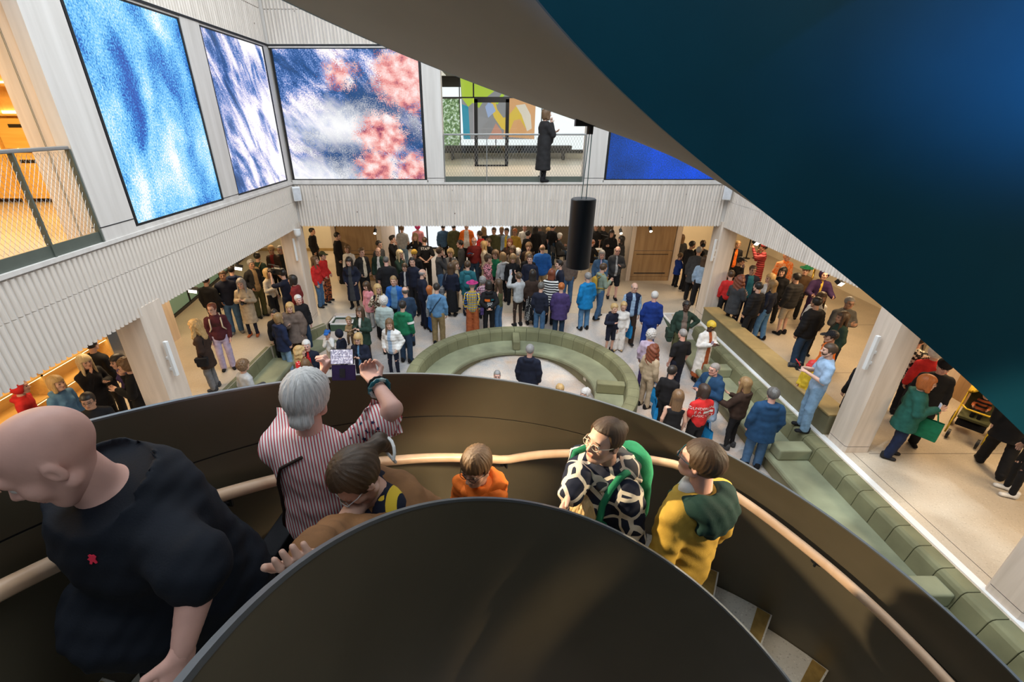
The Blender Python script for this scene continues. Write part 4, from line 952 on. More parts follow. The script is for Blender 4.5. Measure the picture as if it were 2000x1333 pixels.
def garment(kind, sk, lod, build, rng, s):
    S, E, Wr, hip, knee, ank = sk['S'], sk['E'], sk['W'], sk['H'], sk['K'], sk['A']; T = sk['T']
    h = LODH[lod][1 if kind in TROU else 2]*max(.75, s); b = build
    if kind in TROU:
        z0 = .04*s if kind != 'shorts' else min(k[2] for k in knee)-.02
        pts = np.array(hip+knee+ank); lo = pts.min(0)-.16*max(1, b); hi = pts.max(0)+.16*max(1, b)
        if kind == 'skirt': lo[:2] -= .1; hi[:2] += .1
        f = Fld(lo, hi, h); pel = (np.array(hip[0])+np.array(hip[1]))/2
        f.F = f.cone(pel+np.array((0, 0, .08*s)), pel-np.array((0, 0, .03*s)), .145*s*b, .15*s*b, (1, 1.35, 1))
        if kind == 'skirt':
            kz = (np.array(ank[0])+np.array(ank[1]))/2; e = kz+np.array((0, 0, .12*s)); f.add(f.cone(pel, e, .15*s*b, .215*s, (1, 1.15, 1)), .04)
            f.F = f.F+.006*np.sin(np.arctan2(f.X-pel[0], f.Y-pel[1])*11); f.cut(e[2]-.03-f.Z)
        else:
            fl = {'wide': (.098, .098, .105), 'leggings': (.082, .054, .044)}.get(kind, (.096, .076, .070))
            for i in range(2):
                f.add(f.cone(hip[i], knee[i], fl[0]*s*b**.6, fl[1]*s*b**.4), .025*s); f.add(f.cone(knee[i], ank[i], fl[1]*s*b**.4, fl[2]*s*b**.3), .02*s)
            f.F = f.F+.0035*np.sin(f.Z*48+f.X*25+rng.random()*6)*np.sin(f.Y*30+f.Z*21)
            if kind == 'shorts': f.cut(z0-f.Z) if not sk['sit'] else None
            else: f.cut(.035*s-f.Z)
            if sk['sit'] and kind == 'shorts': f.cut(f.Y-max(k[1] for k in knee)-.02)
        f.cut(f.Z-(pel[2]+.10*s)) ; return f.mesh()
    # upper garments: T maps torso-local points (leaned) to body space
    hemL = {'tee': .86, 'shirt': .84, 'jacket': .82, 'puffer': .80, 'hoodie': .84, 'gilet': .84, 'jumper': .86, 'coat': .46, 'midcoat': .64, 'long': .30, 'dress': .45, 'vest': .88, 'parka': .70, 'poncho': .62, 'blouse': .86}[kind]
    th = {'tee': .006, 'shirt': .007, 'jumper': .013, 'hoodie': .017, 'jacket': .018, 'puffer': .034, 'gilet': .022, 'coat': .022, 'midcoat': .022, 'long': .022, 'dress': .008, 'vest': .004, 'parka': .026, 'poncho': .03, 'blouse': .014}[kind]*s
    sl = {'tee': .8, 'blouse': .9, 'gilet': 0, 'vest': 0}.get(kind, 2)
    pts = [np.array(p) for p in (S+E+Wr)]+[T((0, 0, 1.5)), T((0, 0, .9))]
    lo = np.min(pts, 0)-.17*b; hi = np.max(pts, 0)+.17*b; lo[2] = min(lo[2], T((0, 0, hemL))[2]-.05)
    if hemL < .7: lo[:2] = np.minimum(lo[:2], sk['pel'][:2]-.3*max(1, b)); hi[:2] = np.maximum(hi[:2], sk['pel'][:2]+.3*max(1, b))
    f = Fld(lo, hi, h); sc = (1, 1.38, 1)
    f.F = f.cone(T((0, -.005, 1.31)), T((0, 0, 1.06)), .160*s*b+th, .142*s*b+th, sc)
    f.add(f.cone(T((0, 0, 1.06)), T((0, 0, .94)), .142*s*b+th, .160*s*b+th, sc), .04*s)
    if b > 1.12: f.add(f.ell(T((0, .06*b, 1.06)), (.155*s*b, .15*s*b, .17*s)), .05)
    if sk['fem']:
        for q in (-1, 1): f.add(f.ell(T((q*.07, .095*b**.5, 1.26)), (.065*s, .055*s, .062*s)), .04)
    for q in (-1, 1): f.add(f.cone(T((0, -.012, 1.43)), T((q*.142*b**.4, -.01, 1.375)), .058*s+th, .056*s+th), .045*s)
    f.add(f.cone(T((0, -.015, 1.42)), T((0, -.005, 1.475)), .072*s+th*.6, .062*s+th*.5), .02*s)
    if hemL < .8 and not sk['sit']:
        e = np.array(sk['pel']); e[2] = T((0, 0, hemL))[2]
        f.add(f.cone(T((0, 0, 1.0)), e, .155*s*b+th, (.19 if kind != 'poncho' else .27)*s*b+th, (1, 1.25, 1)), .05)
    elif sk['sit']:
        for i in range(2): f.add(f.cone(hip[i], np.array(hip[i])*.6+np.array(knee[i])*.4, .10*s*b+th, .09*s+th), .04)
    if sl:
        for i in range(2):
            r0, r1, r2 = (.056, .052, .043) if kind != 'poncho' else (.10, .11, .08)
            if sl in (.8, .9):
                u = .14 if sl == .8 else .30; e = np.array(S[i])*u+np.array(E[i])*(1-u); f.add(f.cone(S[i], e, .066*s*b**.4+th, .066*s*b**.5+th), .03*s)
            else:
                q = np.array(E[i])*.06+np.array(Wr[i])*.94
                f.add(f.cone(S[i], E[i], r0*s*b**.3+th, r1*s*b**.3+th*.9), .03*s); f.add(f.cone(E[i], q, r1*s*b**.3+th*.9, r2*s+th*.8), .015*s)
    if kind in ('hoodie', 'parka') or sk.get('hood'):
        f.add(f.cone(T((-.06, -.10, 1.455)), T((.06, -.10, 1.455)), .052*s, .052*s), .03); f.add(f.cone(T((-.085, -.03, 1.47)), T((-.05, .07, 1.43)), .03*s, .022*s), .02); f.add(f.cone(T((.085, -.03, 1.47)), T((.05, .07, 1.43)), .03*s, .022*s), .02)
    if kind in ('coat', 'midcoat', 'long', 'jacket') and not sk.get('hood'):
        for q in (-1, 1): f.add(f.cone(T((q*.062, -.03, 1.47)), T((q*.045, .085, 1.36)), .016*s+.006, .014*s+.006), .01)
    if kind in ('puffer', 'gilet'): f.F = f.F-.010*s*np.abs(np.sin(f.Z*PI/(.085*s)))+.005
    a = .0045 if kind != 'puffer' else .002
    ph = rng.random(3)*6
    f.F = f.F+a*np.sin(f.Z*34+f.X*22+ph[0])*np.sin(f.X*27-f.Z*15+ph[1])+a*.7*np.sin(f.Y*40+f.Z*26+ph[2])
    if lod == 'near':
        f.F = f.F+.0035*np.sin(f.Z*75+f.X*60+ph[1])*np.sin(f.Y*50+f.X*33+ph[0])
    hz = T((0, 0, hemL))[2]
    if not sk['sit']: f.cut(hz-f.Z+.0*f.X)
    if kind == 'vest':
        f.cut(f.Z-T((0, 0, 1.40))[2])
    # neck opening
    nk = T((0, 0, 1.49)); up = T((0, 0, 1.0)); ax = (nk-up)/np.linalg.norm(nk-up)
    pl = (f.X-nk[0])*ax[0]+(f.Y-nk[1])*ax[1]+(f.Z-nk[2])*ax[2]
    f.cut(np.minimum(pl, .125*s*b**.5-np.sqrt((f.X-nk[0]-pl*ax[0])**2+(f.Y-nk[1]-pl*ax[1])**2+(f.Z-nk[2]-pl*ax[2])**2)))
    V, Q = f.mesh(); return V, Q
TROU = ('trousers', 'shorts', 'skirt', 'leggings', 'wide')
PEOPLE = []
def hairm(c):
    key = 'hair_'+c
    if key in MATS: return MATS[key]
    if '.' in c: return cloth(c)
    m, nt, b = newmat(key); L = nt.links.new; tc = nd(nt, 'ShaderNodeTexCoord'); sp = nd(nt, 'ShaderNodeSeparateXYZ'); L(tc.outputs['Object'], sp.inputs[0])
    a = mmath(nt, 'ARCTAN2', sp.outputs[0], mmath(nt, 'ADD', sp.outputs[1], .012)); cb = nd(nt, 'ShaderNodeCombineXYZ'); L(mmath(nt, 'MULTIPLY', a, 9.0), cb.inputs[0]); L(mmath(nt, 'MULTIPLY', sp.outputs[2], 4.0), cb.inputs[1])
    n = nd(nt, 'ShaderNodeTexNoise', i_Scale=3.2, i_Detail=6.0, i_Roughness=.7); L(cb.outputs[0], n.inputs['Vector'])
    k = PAL[c]; r = ramp(nt, [(.3, tuple(v*.45 for v in k)), (.5, k), (.72, tuple(min(1, v*1.5) for v in k))]); L(n.outputs[0], r.inputs[0]); L(r.outputs[0], b.inputs['Base Color'])
    b.inputs['Roughness'].default_value = .48; bp = nd(nt, 'ShaderNodeBump', i_Strength=.35, i_Distance=.004); L(n.outputs[0], bp.inputs['Height']); L(bp.outputs[0], b.inputs['Normal'])
    MATS[key] = m; return m
def person(label, x, y, g, h, face, hair='short.brhair', skin='fair', top='jacket.navy', bottom='trousers.offblack', shoes='black', arms='dd', build=1.0, lean=0.0, sit=None, walk=0.0,
           lod='far', hyaw=0.0, hpitch=0.0, fem=False, pose=None, hat=None, glasses=False, group='visitors in the hall', grip='', beard=None, hood=False, legs=True, headpos=None, posew=None, squat=0.0, headscale=None):
    rng = np.random.default_rng(abs(hash(label)) % 1 + len(label)*131+int(abs(x)*977+abs(y)*613))
    hs = 1.04 if h >= 1.5 else max(.86, .62+.25*h)
    if lod == 'near': hs = .90 if h >= 1.5 else .85
    hs = headscale or hs
    s = (h-.25*hs)/1.5
    if sit is not None: s = (1.68-.25)/1.5 if h > 1.15 else s
    root = thing('person', label, 'person', (x, y, g), math.radians(face), group)
    pelz = .93*s-squat if sit is None else sit+.10*s
    dz = pelz-.93*s; cl, sl_ = math.cos(lean), math.sin(lean)
    def T(p):   # torso-local (standing, 1.75 m) -> body space, leaning forward about the pelvis
        px, py, pz = p[0]*s, p[1]*s, (p[2]-.93)*s
        return np.array((px, py*cl+pz*sl_, -py*sl_+pz*cl+pelz))
    hc = T((0, .015, 1.5)); hc = hc+np.array((0, .02*hs, .135*hs))
    if headpos is not None:
        w = Matrix.Rotation(math.radians(face), 3, 'Z')@Vector(hc.tolist()); x, y, g = headpos[0]-w.x, headpos[1]-w.y, headpos[2]-w.z
        root.location = (x, y, g)
    root_m = Matrix.Translation((x, y, g))@Matrix.Rotation(math.radians(face), 4, 'Z')
    if posew:
        inv = root_m.inverted(); pose = dict(pose or {}); pose.update({k: tuple(inv@Vector(v)) for k, v in posew.items()})
    S = [T((-.168*build**.45, -.01, 1.375)), T((.168*build**.45, -.01, 1.375))]; E = []; Wr = []
    for i in (0, 1):
        e, w = ARM[arms[i]]; m = -1 if i == 0 else 1; k = build**.5
        E.append(T((m*e[0]*k, e[1], e[2]))); Wr.append(T((m*w[0]*(k if w[0] > .15 else 1), w[1]*(k if w[1] > .1 else 1), w[2])))
    if pose:
        for key, v in pose.items():
            (E if key[0] == 'E' else Wr)[0 if key[1] == 'L' else 1] = np.array(v, float)
    hip = [np.array((-.088*s, 0, pelz)), np.array((.088*s, 0, pelz))]
    if sit is None:
        st = .105*s
        knee = [np.array((-st*.98, .03*s+walk*.5+squat*1.1, .50*s-squat*.4)), np.array((st*.98, .03*s-walk*.35+squat*1.1, .50*s-squat*.4))]
        ank = [np.array((-st, walk, .085*s)), np.array((st, -walk, .085*s))]
    else:
        knee = [np.array((-.11*s, .42*s, pelz-.02)), np.array((.11*s, .42*s, pelz-.02))]
        ank = [np.array((-.11*s, .44*s, .085*s)), np.array((.11*s, .44*s, .085*s))]
    sk = dict(S=S, E=E, W=Wr, H=hip, K=knee, A=ank, T=T, pel=np.array((0, 0, pelz)), sit=sit is not None, fem=fem, hood=hood)
    # continuous body
    hb = LODH[lod][0]*max(.8, s); tk, tc_ = top.split('.', 1)
    pts = np.array(S+E+Wr+hip+knee+ank+[hc]); f = Fld(pts.min(0)-.13, np.maximum(pts.max(0), hc)+.13, hb)
    tb = .80
    f.F = f.cone(T((0, -.005, 1.31)), T((0, 0, .98)), .150*s*build*tb, .145*s*build*tb, (1, 1.4, 1))
    f.add(f.cone(S[0], S[1], .038*s, .038*s), .02)
    f.add(f.cone(T((0, -.015, 1.38)), hc+np.array((0, -.02, -.04)), .060*s*build**.3, .054*hs), .03)
    for i in (0, 1):
        f.add(f.cone(S[i], E[i], .046*s*build**.5, .038*s*build**.4), .025); f.add(f.cone(E[i], Wr[i], .040*s*build**.4, .027*s), .012)
        if legs: f.add(f.cone(hip[i], knee[i], .078*s, .052*s), .03); f.add(f.cone(knee[i], ank[i], .050*s, .036*s), .02)
    V, Q = f.mesh(); mi = np.zeros(len(Q), int)
    # head
    hv, hq, hm = HEADS[lod]; cy, sy = math.cos(hyaw), math.sin(hyaw); cp, sp = math.cos(hpitch), math.sin(hpitch)
    Rm = np.array(((cy, -sy, 0), (sy, cy, 0), (0, 0, 1)))@np.array(((1, 0, 0), (0, cp, -sp), (0, sp, cp)))
    Vs, Qs, Ms = [V], [Q], [mi]; off = len(V)
    def app(v, q, m):
        nonlocal off
        Vs.append(v); Qs.append(q+off); Ms.append(m); off += len(v)
    app((hv*hs)@Rm.T+hc, hq, hm)
    for i in (0, 1):
        v, q = hand(lod, ('L', 'R')[i] in grip, i == 1)
        d = Wr[i]-E[i]; side = np.array((0, 1, 0.0)) if abs(d[1]) < .8*np.linalg.norm(d) else np.array((0, 0, 1.0))
        if arms[i] in 'f': side = np.array((0, 0, 1.0))
        M = frame(d, side); app((v*min(1, s*1.02+.02))@M.T+Wr[i], q, np.zeros(len(q), int))
    sm = skinm(skin); hs_ = hair.split('.'); hcm = (cloth(hs_[1]) if hs_[0] == 'hood' else hairm(hs_[1])) if len(hs_) > 1 else None
    me = npmesh('body', np.concatenate(Vs), np.concatenate(Qs), [sm, M_EYE, lipm(skin), hcm or sm], np.concatenate(Ms)); link('body', me, root)
    Mh = Matrix(Rm.tolist()).to_4x4(); Mh = Matrix.Translation(hc.tolist())@Mh@Matrix.Scale(hs, 4)
    def onhead(nm, mesh, mat):
        o = link(nm, mesh, root); o.matrix_local = Mh; o.material_slots[0].link = 'OBJECT'; o.material_slots[0].material = mat; return o
    if hs_[0] != 'bald': onhead('hair', hair_mesh(hs_[0], lod), hcm)
    if hat: onhead(hat.split('.')[0], hair_mesh(hat.split('.')[0], lod), cloth(hat.split('.', 1)[1]))
    if beard:
        key = ('beard', lod)
        if key not in HAIRS:
            ff = Fld((-.1, -.05, -.16), (.1, .13, .02), .008); ff.F = ff.ell((0, .022, -.037), (.065, .077, .087)); ff.cut(ff.Z+.035-.35*np.abs(ff.X)); ff.cut(-(ff.Y-.0)); ff.cut(-ff.ell((0, .1, -.06), (.024, .03, .012)))
            HAIRS[key] = npmesh('beard', *ff.mesh(), [None])
        onhead('beard', HAIRS[key], hairm(beard))
    if glasses:
        key = ('glasses', 0)
        if key not in HAIRS:
            gb = MB()
            for q in (-1, 1):
                gb.tube([(q*.034+.022*math.cos(a), .108-abs(q*.034+.022*math.cos(a))*.12, .002+.017*math.sin(a)) for a in np.linspace(0, 2*PI, 13)], .0022, 4)
                gb.tube([(q*.056, .10, .006), (q*.078, .05, .008), (q*.081, -.01, .006)], .0022, 4)
            gb.tube([(-.012, .107, .005), (.012, .107, .005)], .0022, 4); HAIRS[key] = gb.mesh('glasses', [None])
        onhead('glasses', HAIRS[key], cloth(glasses) if isinstance(glasses, str) else M_BLACK)
    if lod == 'near':
        if 'eye' not in HAIRS:
            e = MB(); n = 12
            for (r0, mi_) in ((1.0, 0),):
                rows = [(math.sin(a), math.cos(a)) for a in np.linspace(.02, PI-.02, 10)]
                vs = [(.0125*sa*math.cos(2*PI*k/n), .0125*ca, .0125*sa*math.sin(2*PI*k/n)) for sa, ca in rows for k in range(n)]
                e.add(vs, [(r*n+k, r*n+(k+1) % n, (r+1)*n+(k+1) % n, (r+1)*n+k) for r in range(9) for k in range(n)]); e.m = [1 if f_[0]//n < 2 else 0 for f_ in e.f]
            HAIRS['eye'] = e.mesh('eye', [M_EYEW, M_EYE], True)
            b_ = MB(); b_.tube([(-.018, .0, -.004), (-.006, .004, .002), (.008, .003, .002), (.018, -.004, -.003)], [.0018, .0034, .0032, .0014], 6); HAIRS['brow'] = b_.mesh('eyebrow', [None], True)
        for q in (-1, 1):
            o = link('eye', HAIRS['eye'], root); o.matrix_local = Mh@Matrix.Translation((q*.032, .0775, .003))@Matrix.Rotation(-.25, 4, 'X')
            o = onhead('eyebrow', HAIRS['brow'], hcm or skinm('tanskin')); o.matrix_local = Mh@Matrix.Translation((q*.033, .0915, .027))@Matrix.Rotation(q*-.18, 4, 'Z')
    # clothes
    tcs = tc_.split('/')
    V, Q = garment(tk, sk, lod, build, rng, s)
    mats = [cloth(tcs[0])]; mi = None
    if len(tcs) > 1:
        C = V[Q].mean(1); mats.append(cloth(tcs[1])); n = T((0, 0, 1.2)); wd = .055 if len(tcs) < 3 else float(tcs[2])
        mi = ((np.abs(C[:, 0]) < wd*(1.15-.35*(C[:, 2]-pelz)/(.5*s))) & (C[:, 1] > T((0, .03, 1.2))[1]*0+(.04+(C[:, 2]-pelz)*math.tan(lean))) ).astype(int)
    nm = {'tee': 't_shirt', 'long': 'long_coat', 'midcoat': 'coat', 'puffer': 'puffer_jacket', 'gilet': 'padded_gilet', 'vest': 'vest_top'}.get(tk, tk)
    if len(V): link(nm, npmesh(nm, V, Q, mats, mi), root)
    if tk == 'gilet' and len(tcs) > 1:
        V, Q = garment('shirt', sk, lod, build*.97, rng, s); link('shirt', npmesh('shirt', V, Q, [cloth(tcs[1])]), root)
    if legs and bottom:
        bk, bc = bottom.split('.', 1); V, Q = garment(bk, sk, lod, build, rng, s)
        if len(V): link(bk, npmesh(bk, V, Q, [cloth(bc)]), root)
    if legs:
        key = 'shoe_'+shoes
        if key not in SHOES: SHOES[key] = npmesh('shoe', *SHOE, [cloth(shoes)])
        for i in (0, 1):
            o = link('shoe', SHOES[key], root); o.location = (ank[i][0], ank[i][1]-.01, ank[i][2]-.085*s); o.rotation_euler = (0, 0, (.14, -.14)[i]); o.scale = (s, s, s)
    info = dict(root=root, S=S, E=E, W=Wr, T=T, hc=hc, s=s, M=root_m, hs=hs, face=face)
    PEOPLE.append(info); return info
def ground(x, y):
    if y >= 13 or x > 6.3: return 0.0
    e = -4.95 if y < 7.3 else (-5.75 if y < 10.7 else -5.75+(y-10.7)*.69)
    if y > 12.2: e = -4.72
    if x < e: return 0.0
    return -.75 if y < 10.2 else -.75+.75*(y-10.2)/2.8
def locate(px, py, h, g=None):
    """standing point of a person h tall whose crown is seen at (px, py)"""
    z = 0.0 if g is None else g
    for _ in range(30):
        q = at_z(px, py, z+h)
        if g is not None: break
        z += (ground(q.x, q.y)-z)*.5
    return q.x, q.y, z
def P(px, py, h, face, label, **kw):
    g = kw.pop('g', None); x, y, z = locate(px, py, h, g)
    return person(label, x, y, z, h, face, **kw)
def held(name, label, cat, mb_parts, loc, rot=(0, 0, 0), group=None):
    """a carried thing with parts [(name, MB, material), ...]"""
    if len(mb_parts) == 1:
        o = mb_parts[0][1].obj(name, mb_parts[0][2]); tag(o, label, cat, group)
    else:
        o = thing(name, label, cat, group=group)
        for nm, mb, m in mb_parts: bevel(mb.obj(nm, m, o), .004)
    o.location = loc; o.rotation_euler = rot; return o
def wpos(info, p): return info['M']@Vector([float(v) for v in p])

from mathutils.bvhtree import BVHTree
def part(info, *names):
    for c in info['root'].children:
        if c.name.split('.')[0] in names: return c
def bvh(o):
    me = o.data; return BVHTree.FromPolygons([v.co for v in me.vertices], [tuple(p.vertices) for p in me.polygons])
def text_mesh(lines, size, gap=1.25):
    """flat letters as (vertices, faces) centred on x, z"""
    V, Fc = [], []
    for i, t in enumerate(lines):
        cu = bpy.data.curves.new('lettering', 'FONT'); cu.body = t; cu.size = size; cu.align_x = 'CENTER'; cu.resolution_u = 2
        o = bpy.data.objects.new('lettering', cu); me = o.to_mesh(); n = len(V)
        V += [(v.co.x, v.co.y-i*size*gap) for v in me.vertices]; Fc += [tuple(k+n for k in p.vertices) for p in me.polygons]
        o.to_mesh_clear(); bpy.data.objects.remove(o); bpy.data.curves.remove(cu)
    return V, Fc
def print_on(info, garm, V, Fc, zc, mat, back=True, name='printed_lettering', xc=0.0, bold=True):
    """press flat artwork onto a garment, from the back (seen from behind) or the chest"""
    o = part(info, garm); tr = bvh(o); out = []; s = -1 if not back else 1; dy = -1.5 if back else 1.5
    for u, v in V:
        h = tr.ray_cast(Vector((u*s+xc, dy, zc+v)), Vector((0, -dy, 0)))[0]
        out.append((u*s+xc, (h.y if h else 0)+(-.006 if back else .006), zc+v))
    mb = MB().add(out, Fc); return mb.obj(name, mat, info['root'])
def rect(x0, z0, x1, z1, n=4):
    V = [(x0+(x1-x0)*i/n, z) for i in range(n+1) for z in (z0, z1)]; return V, [(2*i, 2*i+2, 2*i+3, 2*i+1) for i in range(n)]
def sdf_part(info, name, fn, lo, hi, h, mat):
    f = Fld(lo, hi, h); fn(f, info['T']); V, Q = f.mesh(); return link(name, npmesh(name, V, Q, [mat]), info['root'])
def hood_part(info, mat, h=.013):
    T = info['T']; c = T((0, -.03, 1.45))
    def fn(f, T):
        f.F = f.cone(T((-.085, -.075, 1.455)), T((.085, -.075, 1.455)), .062, .062)
        f.add(f.ell(T((0, -.13, 1.39)), (.13, .055, .10)), .03)
        for q in (-1, 1): f.add(f.cone(T((q*.11, -.05, 1.45)), T((q*.07, .085, 1.40)), .045, .03), .03)
        f.F = f.F+.006*np.sin(f.Z*60+f.X*40)*np.sin(f.X*55-f.Z*20)
        n = T((0, .01, 1.56)); f.cut(-f.cone(T((0, .0, 1.40)), n, .062, .085))
    return sdf_part(info, 'hood', fn, c-.22, c+.22, h, mat)
# ================================================================= the crowd, back hall first
F = dict(fem=True)
# --- back left, by the oak core
P(607,446,1.72,-90,'person in a black padded coat half hidden behind the far left column',hair='short.dkhair',top='puffer.black',bottom='trousers.black')
P(612,501,1.66,-95,'woman in a red jacket and jeans just right of the far left column',hair='long.lbrhair',top='jacket.red',bottom='trousers.denim',**F)
P(627,492,1.68,-100,'person in a dark cap, red jacket and patterned orange trousers',hair='short.dkhair',hat='cap.olive',top='jacket.red',bottom='trousers.noise.rust.black',arms='pp')
P(656,455,1.85,-90,'person in a long black coat against the left edge of the oak core',hair='short.dkhair',top='long.black',bottom='trousers.black')
P(678,479,1.60,170,'woman in a white top with a lanyard behind the woman in the black coat',hair='bob.lbrhair',top='jumper.white',bottom='trousers.black',**F)
P(681,503,1.66,180,'woman with a black fringe, long black coat and grey scarf facing us',hair='longfringe.dkhair',top='long.dnavy/charcoal',bottom='leggings.black',arms='pp',**F)
P(704,485,1.78,-130,'smiling fair haired man in a black leather jacket, hands in pockets',hair='quiff.lbrhair',top='jacket.offblack/cream',bottom='trousers.black',arms='pp')
P(738,471,1.80,-120,'dark haired man in a charcoal jacket in front of the oak core',hair='short.dkhair',glasses=True,top='jacket.charcoal',bottom='trousers.black')
P(738,484,1.76,175,'balding man in a grey blazer over a white shirt',hair='balding.brhair',top='jacket.dgreen/white',bottom='trousers.charcoal')
P(753,502,1.82,10,'large shaven man seen from behind in a black t-shirt',hair='buzz.dgreyhair',skin='pinkskin',top='tee.black',bottom='trousers.black',build=1.25)
P(764,461,1.76,-95,'dark haired man in a dark suit with a hand at his chin',hair='quiff.dkhair',top='jacket.black/white',bottom='trousers.black',arms='dk')
P(779,489,1.66,-120,'woman with long platinum hair and a dark jacket, hand at her mouth',hair='long.pblonde',top='jacket.dgreen',bottom='trousers.black',arms='dk',**F)
P(790,515,1.36,170,'boy in a dark school blazer and tie',hair='fringe.brhair',top='jacket.dnavy/white/.03',bottom='trousers.charcoal')
P(806,503,1.80,150,'young man with cropped dark hair in a navy polo shirt',hair='short.dkhair',top='jumper.dnavy',bottom='trousers.black',hyaw=.6)
P(809,489,1.64,170,'person in a yellow beanie behind the young man in navy',hair='short.brhair',skin='tanskin',hat='beanie.mustard',top='jacket.black',bottom='trousers.black')
P(811,456,1.66,180,'woman with long fair hair in a buttoned black dress',hair='long.dblonde',top='dress.black',bottom='leggings.black',arms='dw',**F)
P(784,441,1.74,0,'person from behind in a pale grey sweatshirt and light jeans',hair='short.lbrhair',top='jumper.lgrey',bottom='trousers.ldenim')
P(815,437,1.68,5,'person with a hot pink hood over a pale pink top',hair='hood.hotpink',top='jumper.pink',bottom='trousers.beige',**F)
st=P(829,464,1.80,12,'staff member in a black top lettered STAFF, seen from behind',hair='buzz.brhair',top='tee.black',bottom='trousers.black',arms='bb',build=1.1,walk=.06)
P(857,485,1.80,-75,'young man in a dark grey sweatshirt with a hand on his chin',hair='messy.brhair',top='jumper.charcoal',bottom='trousers.denim',arms='dk')
P(880,487,1.62,165,'woman with curly fair hair and a grey jacket with a scarf',hair='curly.blonde',top='jacket.grey/dbrown',bottom='trousers.charcoal',**F)
P(880,515,1.66,-10,'woman with long dark hair, navy jacket and grey shoulder bag from behind',hair='long.brhair',top='jacket.dnavy',bottom='skirt.black',**F)
P(887,510,1.60,-110,'older woman with reddish fair hair in a beige jacket',hair='bob.lbrhair',top='jacket.beige',bottom='trousers.beige',**F)
P(913,511,1.70,0,'person in a teal jacket with a pink hood and a backpack',hair='short.brhair',top='parka.teal',bottom='trousers.dnavy')
P(926,464,1.78,180,'man in a dark red jumper reading a blue leaflet',hair='balding.greyhair',skin='pinkskin',glasses=True,top='jumper.dred',bottom='trousers.ddenim',arms='dc')
P(946,472,1.64,90,'woman with a fair ponytail and a cream jacket',hair='long.blonde',top='jacket.cream',bottom='trousers.beige',**F)
P(911,436,1.80,180,'man in an open orange jacket over a white shirt',hair='short.greyhair',top='jacket.orange/white/.11',bottom='trousers.black',build=1.25)
P(886,437,1.76,5,'person in a long olive trench coat seen from behind',hair='short.dkhair',top='coat.olive',bottom='trousers.black')
P(865,437,1.74,0,'person in a denim jacket and black trousers seen from behind',hair='short.dkhair',top='jacket.denim',bottom='trousers.black')
P(952,498,1.68,-120,'woman in a leopard patterned dress with brown hair',hair='curly.brhair',top='dress.cells.pink.black.16',bottom='leggings.black',arms='dk',**F)
# --- middle of the floor
P(716,551,1.40,150,'girl in a pale pink coat with long brown hair',hair='long.brhair',top='midcoat.pink',bottom='trousers.lgrey',shoes='lgrey',hpitch=-.3,**F)
P(736,556,1.62,-140,'woman with glasses and long blonde hair beside the pink coat',hair='long.blonde',glasses=True,top='jacket.noise.brown.cream',bottom='trousers.black',arms='dw',**F)
P(748,581,1.68,-10,'grey haired person in a mint padded jacket from behind',hair='curly.whitehair',top='puffer.mint',bottom='trousers.dnavy')
P(768,540,1.78,180,'young man in an open blue jacket over a steel blue jumper',hair='short.dblonde',top='jacket.blue/steel/.09',bottom='trousers.black')
P(791,562,1.76,30,'grey haired man in a dark blue jacket turned away',hair='balding.dgreyhair',top='jacket.ddenim',bottom='trousers.ddenim')
gj=P(785,590,1.76,-15,'man in a green hooded jacket with a white armband',hair='short.dkhair',top='hoodie.green',bottom='trousers.ddenim',build=1.12)
P(823,527,1.78,-60,'bald man in a navy jacket with a white sleeve panel',hair='balding.greyhair',top='jacket.dnavy',bottom='trousers.dnavy',build=1.15)
P(836,560,1.38,-60,'ginger child in a blue and white football shirt',hair='bobfringe.ginger',top='tee.white/blue/.09',bottom='trousers.blue')
bs=P(852,555,1.82,-5,'man in a light blue shirt and khaki trousers with a crossbody bag',hair='short.dkhair',top='shirt.steel',bottom='trousers.khaki',build=1.12)
wt_=P(703,600,1.66,165,'woman in a dark green coat with glasses holding a toddler',hair='long.brhair',glasses=True,top='midcoat.dgreen/white/.03',bottom='trousers.dbrown',arms='cc',**F)
P(639,644,1.15,180,'child in a navy cap and white hoodie holding hands to the face',hair='short.brhair',hat='cap.blue',top='hoodie.white',bottom='trousers.beige',arms='kk')
P(662,646,1.15,60,'child in a dark navy hood beside the white hoodie',hair='hood.dnavy',top='hoodie.dnavy',bottom='trousers.black')
P(699,652,1.62,175,'woman with glasses, blonde fringe and a navy coat below the green coat',hair='bobfringe.blonde',glasses=True,top='jacket.dnavy/steel/.03',bottom='trousers.black',arms='cc',**F)
P(761,624,1.70,165,'woman with long brown hair in a fluffy white jacket, hands in pockets',hair='long.lbrhair',top='puffer.white/pale/.05',bottom='leggings.dnavy',arms='pp',lod='mid',hyaw=.4,**F)
P(580,577,1.70,-130,'white haired man in a black padded jacket beside the far left column',hair='short.whitehair',skin='pinkskin',top='puffer.black',bottom='trousers.ddenim')
P(565,592,1.68,-170,'woman with a fair bob in a taupe cape coat with a red bag',hair='bob.blonde',top='poncho.taupe',bottom='trousers.brown',arms='dc',**F)
P(540,614,1.66,-30,'woman in a navy rain jacket and light blue jeans',hair='bob.dblonde',top='parka.navy',bottom='trousers.ldenim',lod='mid',**F)
P(534,605,1.62,-160,'dark haired person behind the navy rain jacket',hair='short.dkhair',top='jacket.black',bottom='trousers.black')
P(597,665,1.66,-165,'white haired person in a dark jacket with a red lanyard',hair='short.whitehair',skin='pinkskin',top='jacket.dnavy/red/.04',bottom='trousers.dnavy')
P(581,678,1.62,-80,'woman with wavy blonde hair in a red and white dotted top',hair='longwavy.blonde',top='jacket.dots.red.white',bottom='trousers.black',**F)
P(596,703,1.36,175,'girl looking down in a camouflage top',hair='long.lbrhair',top='hoodie.noise.olive.tan',bottom='trousers.olive',hpitch=-.5,**F)
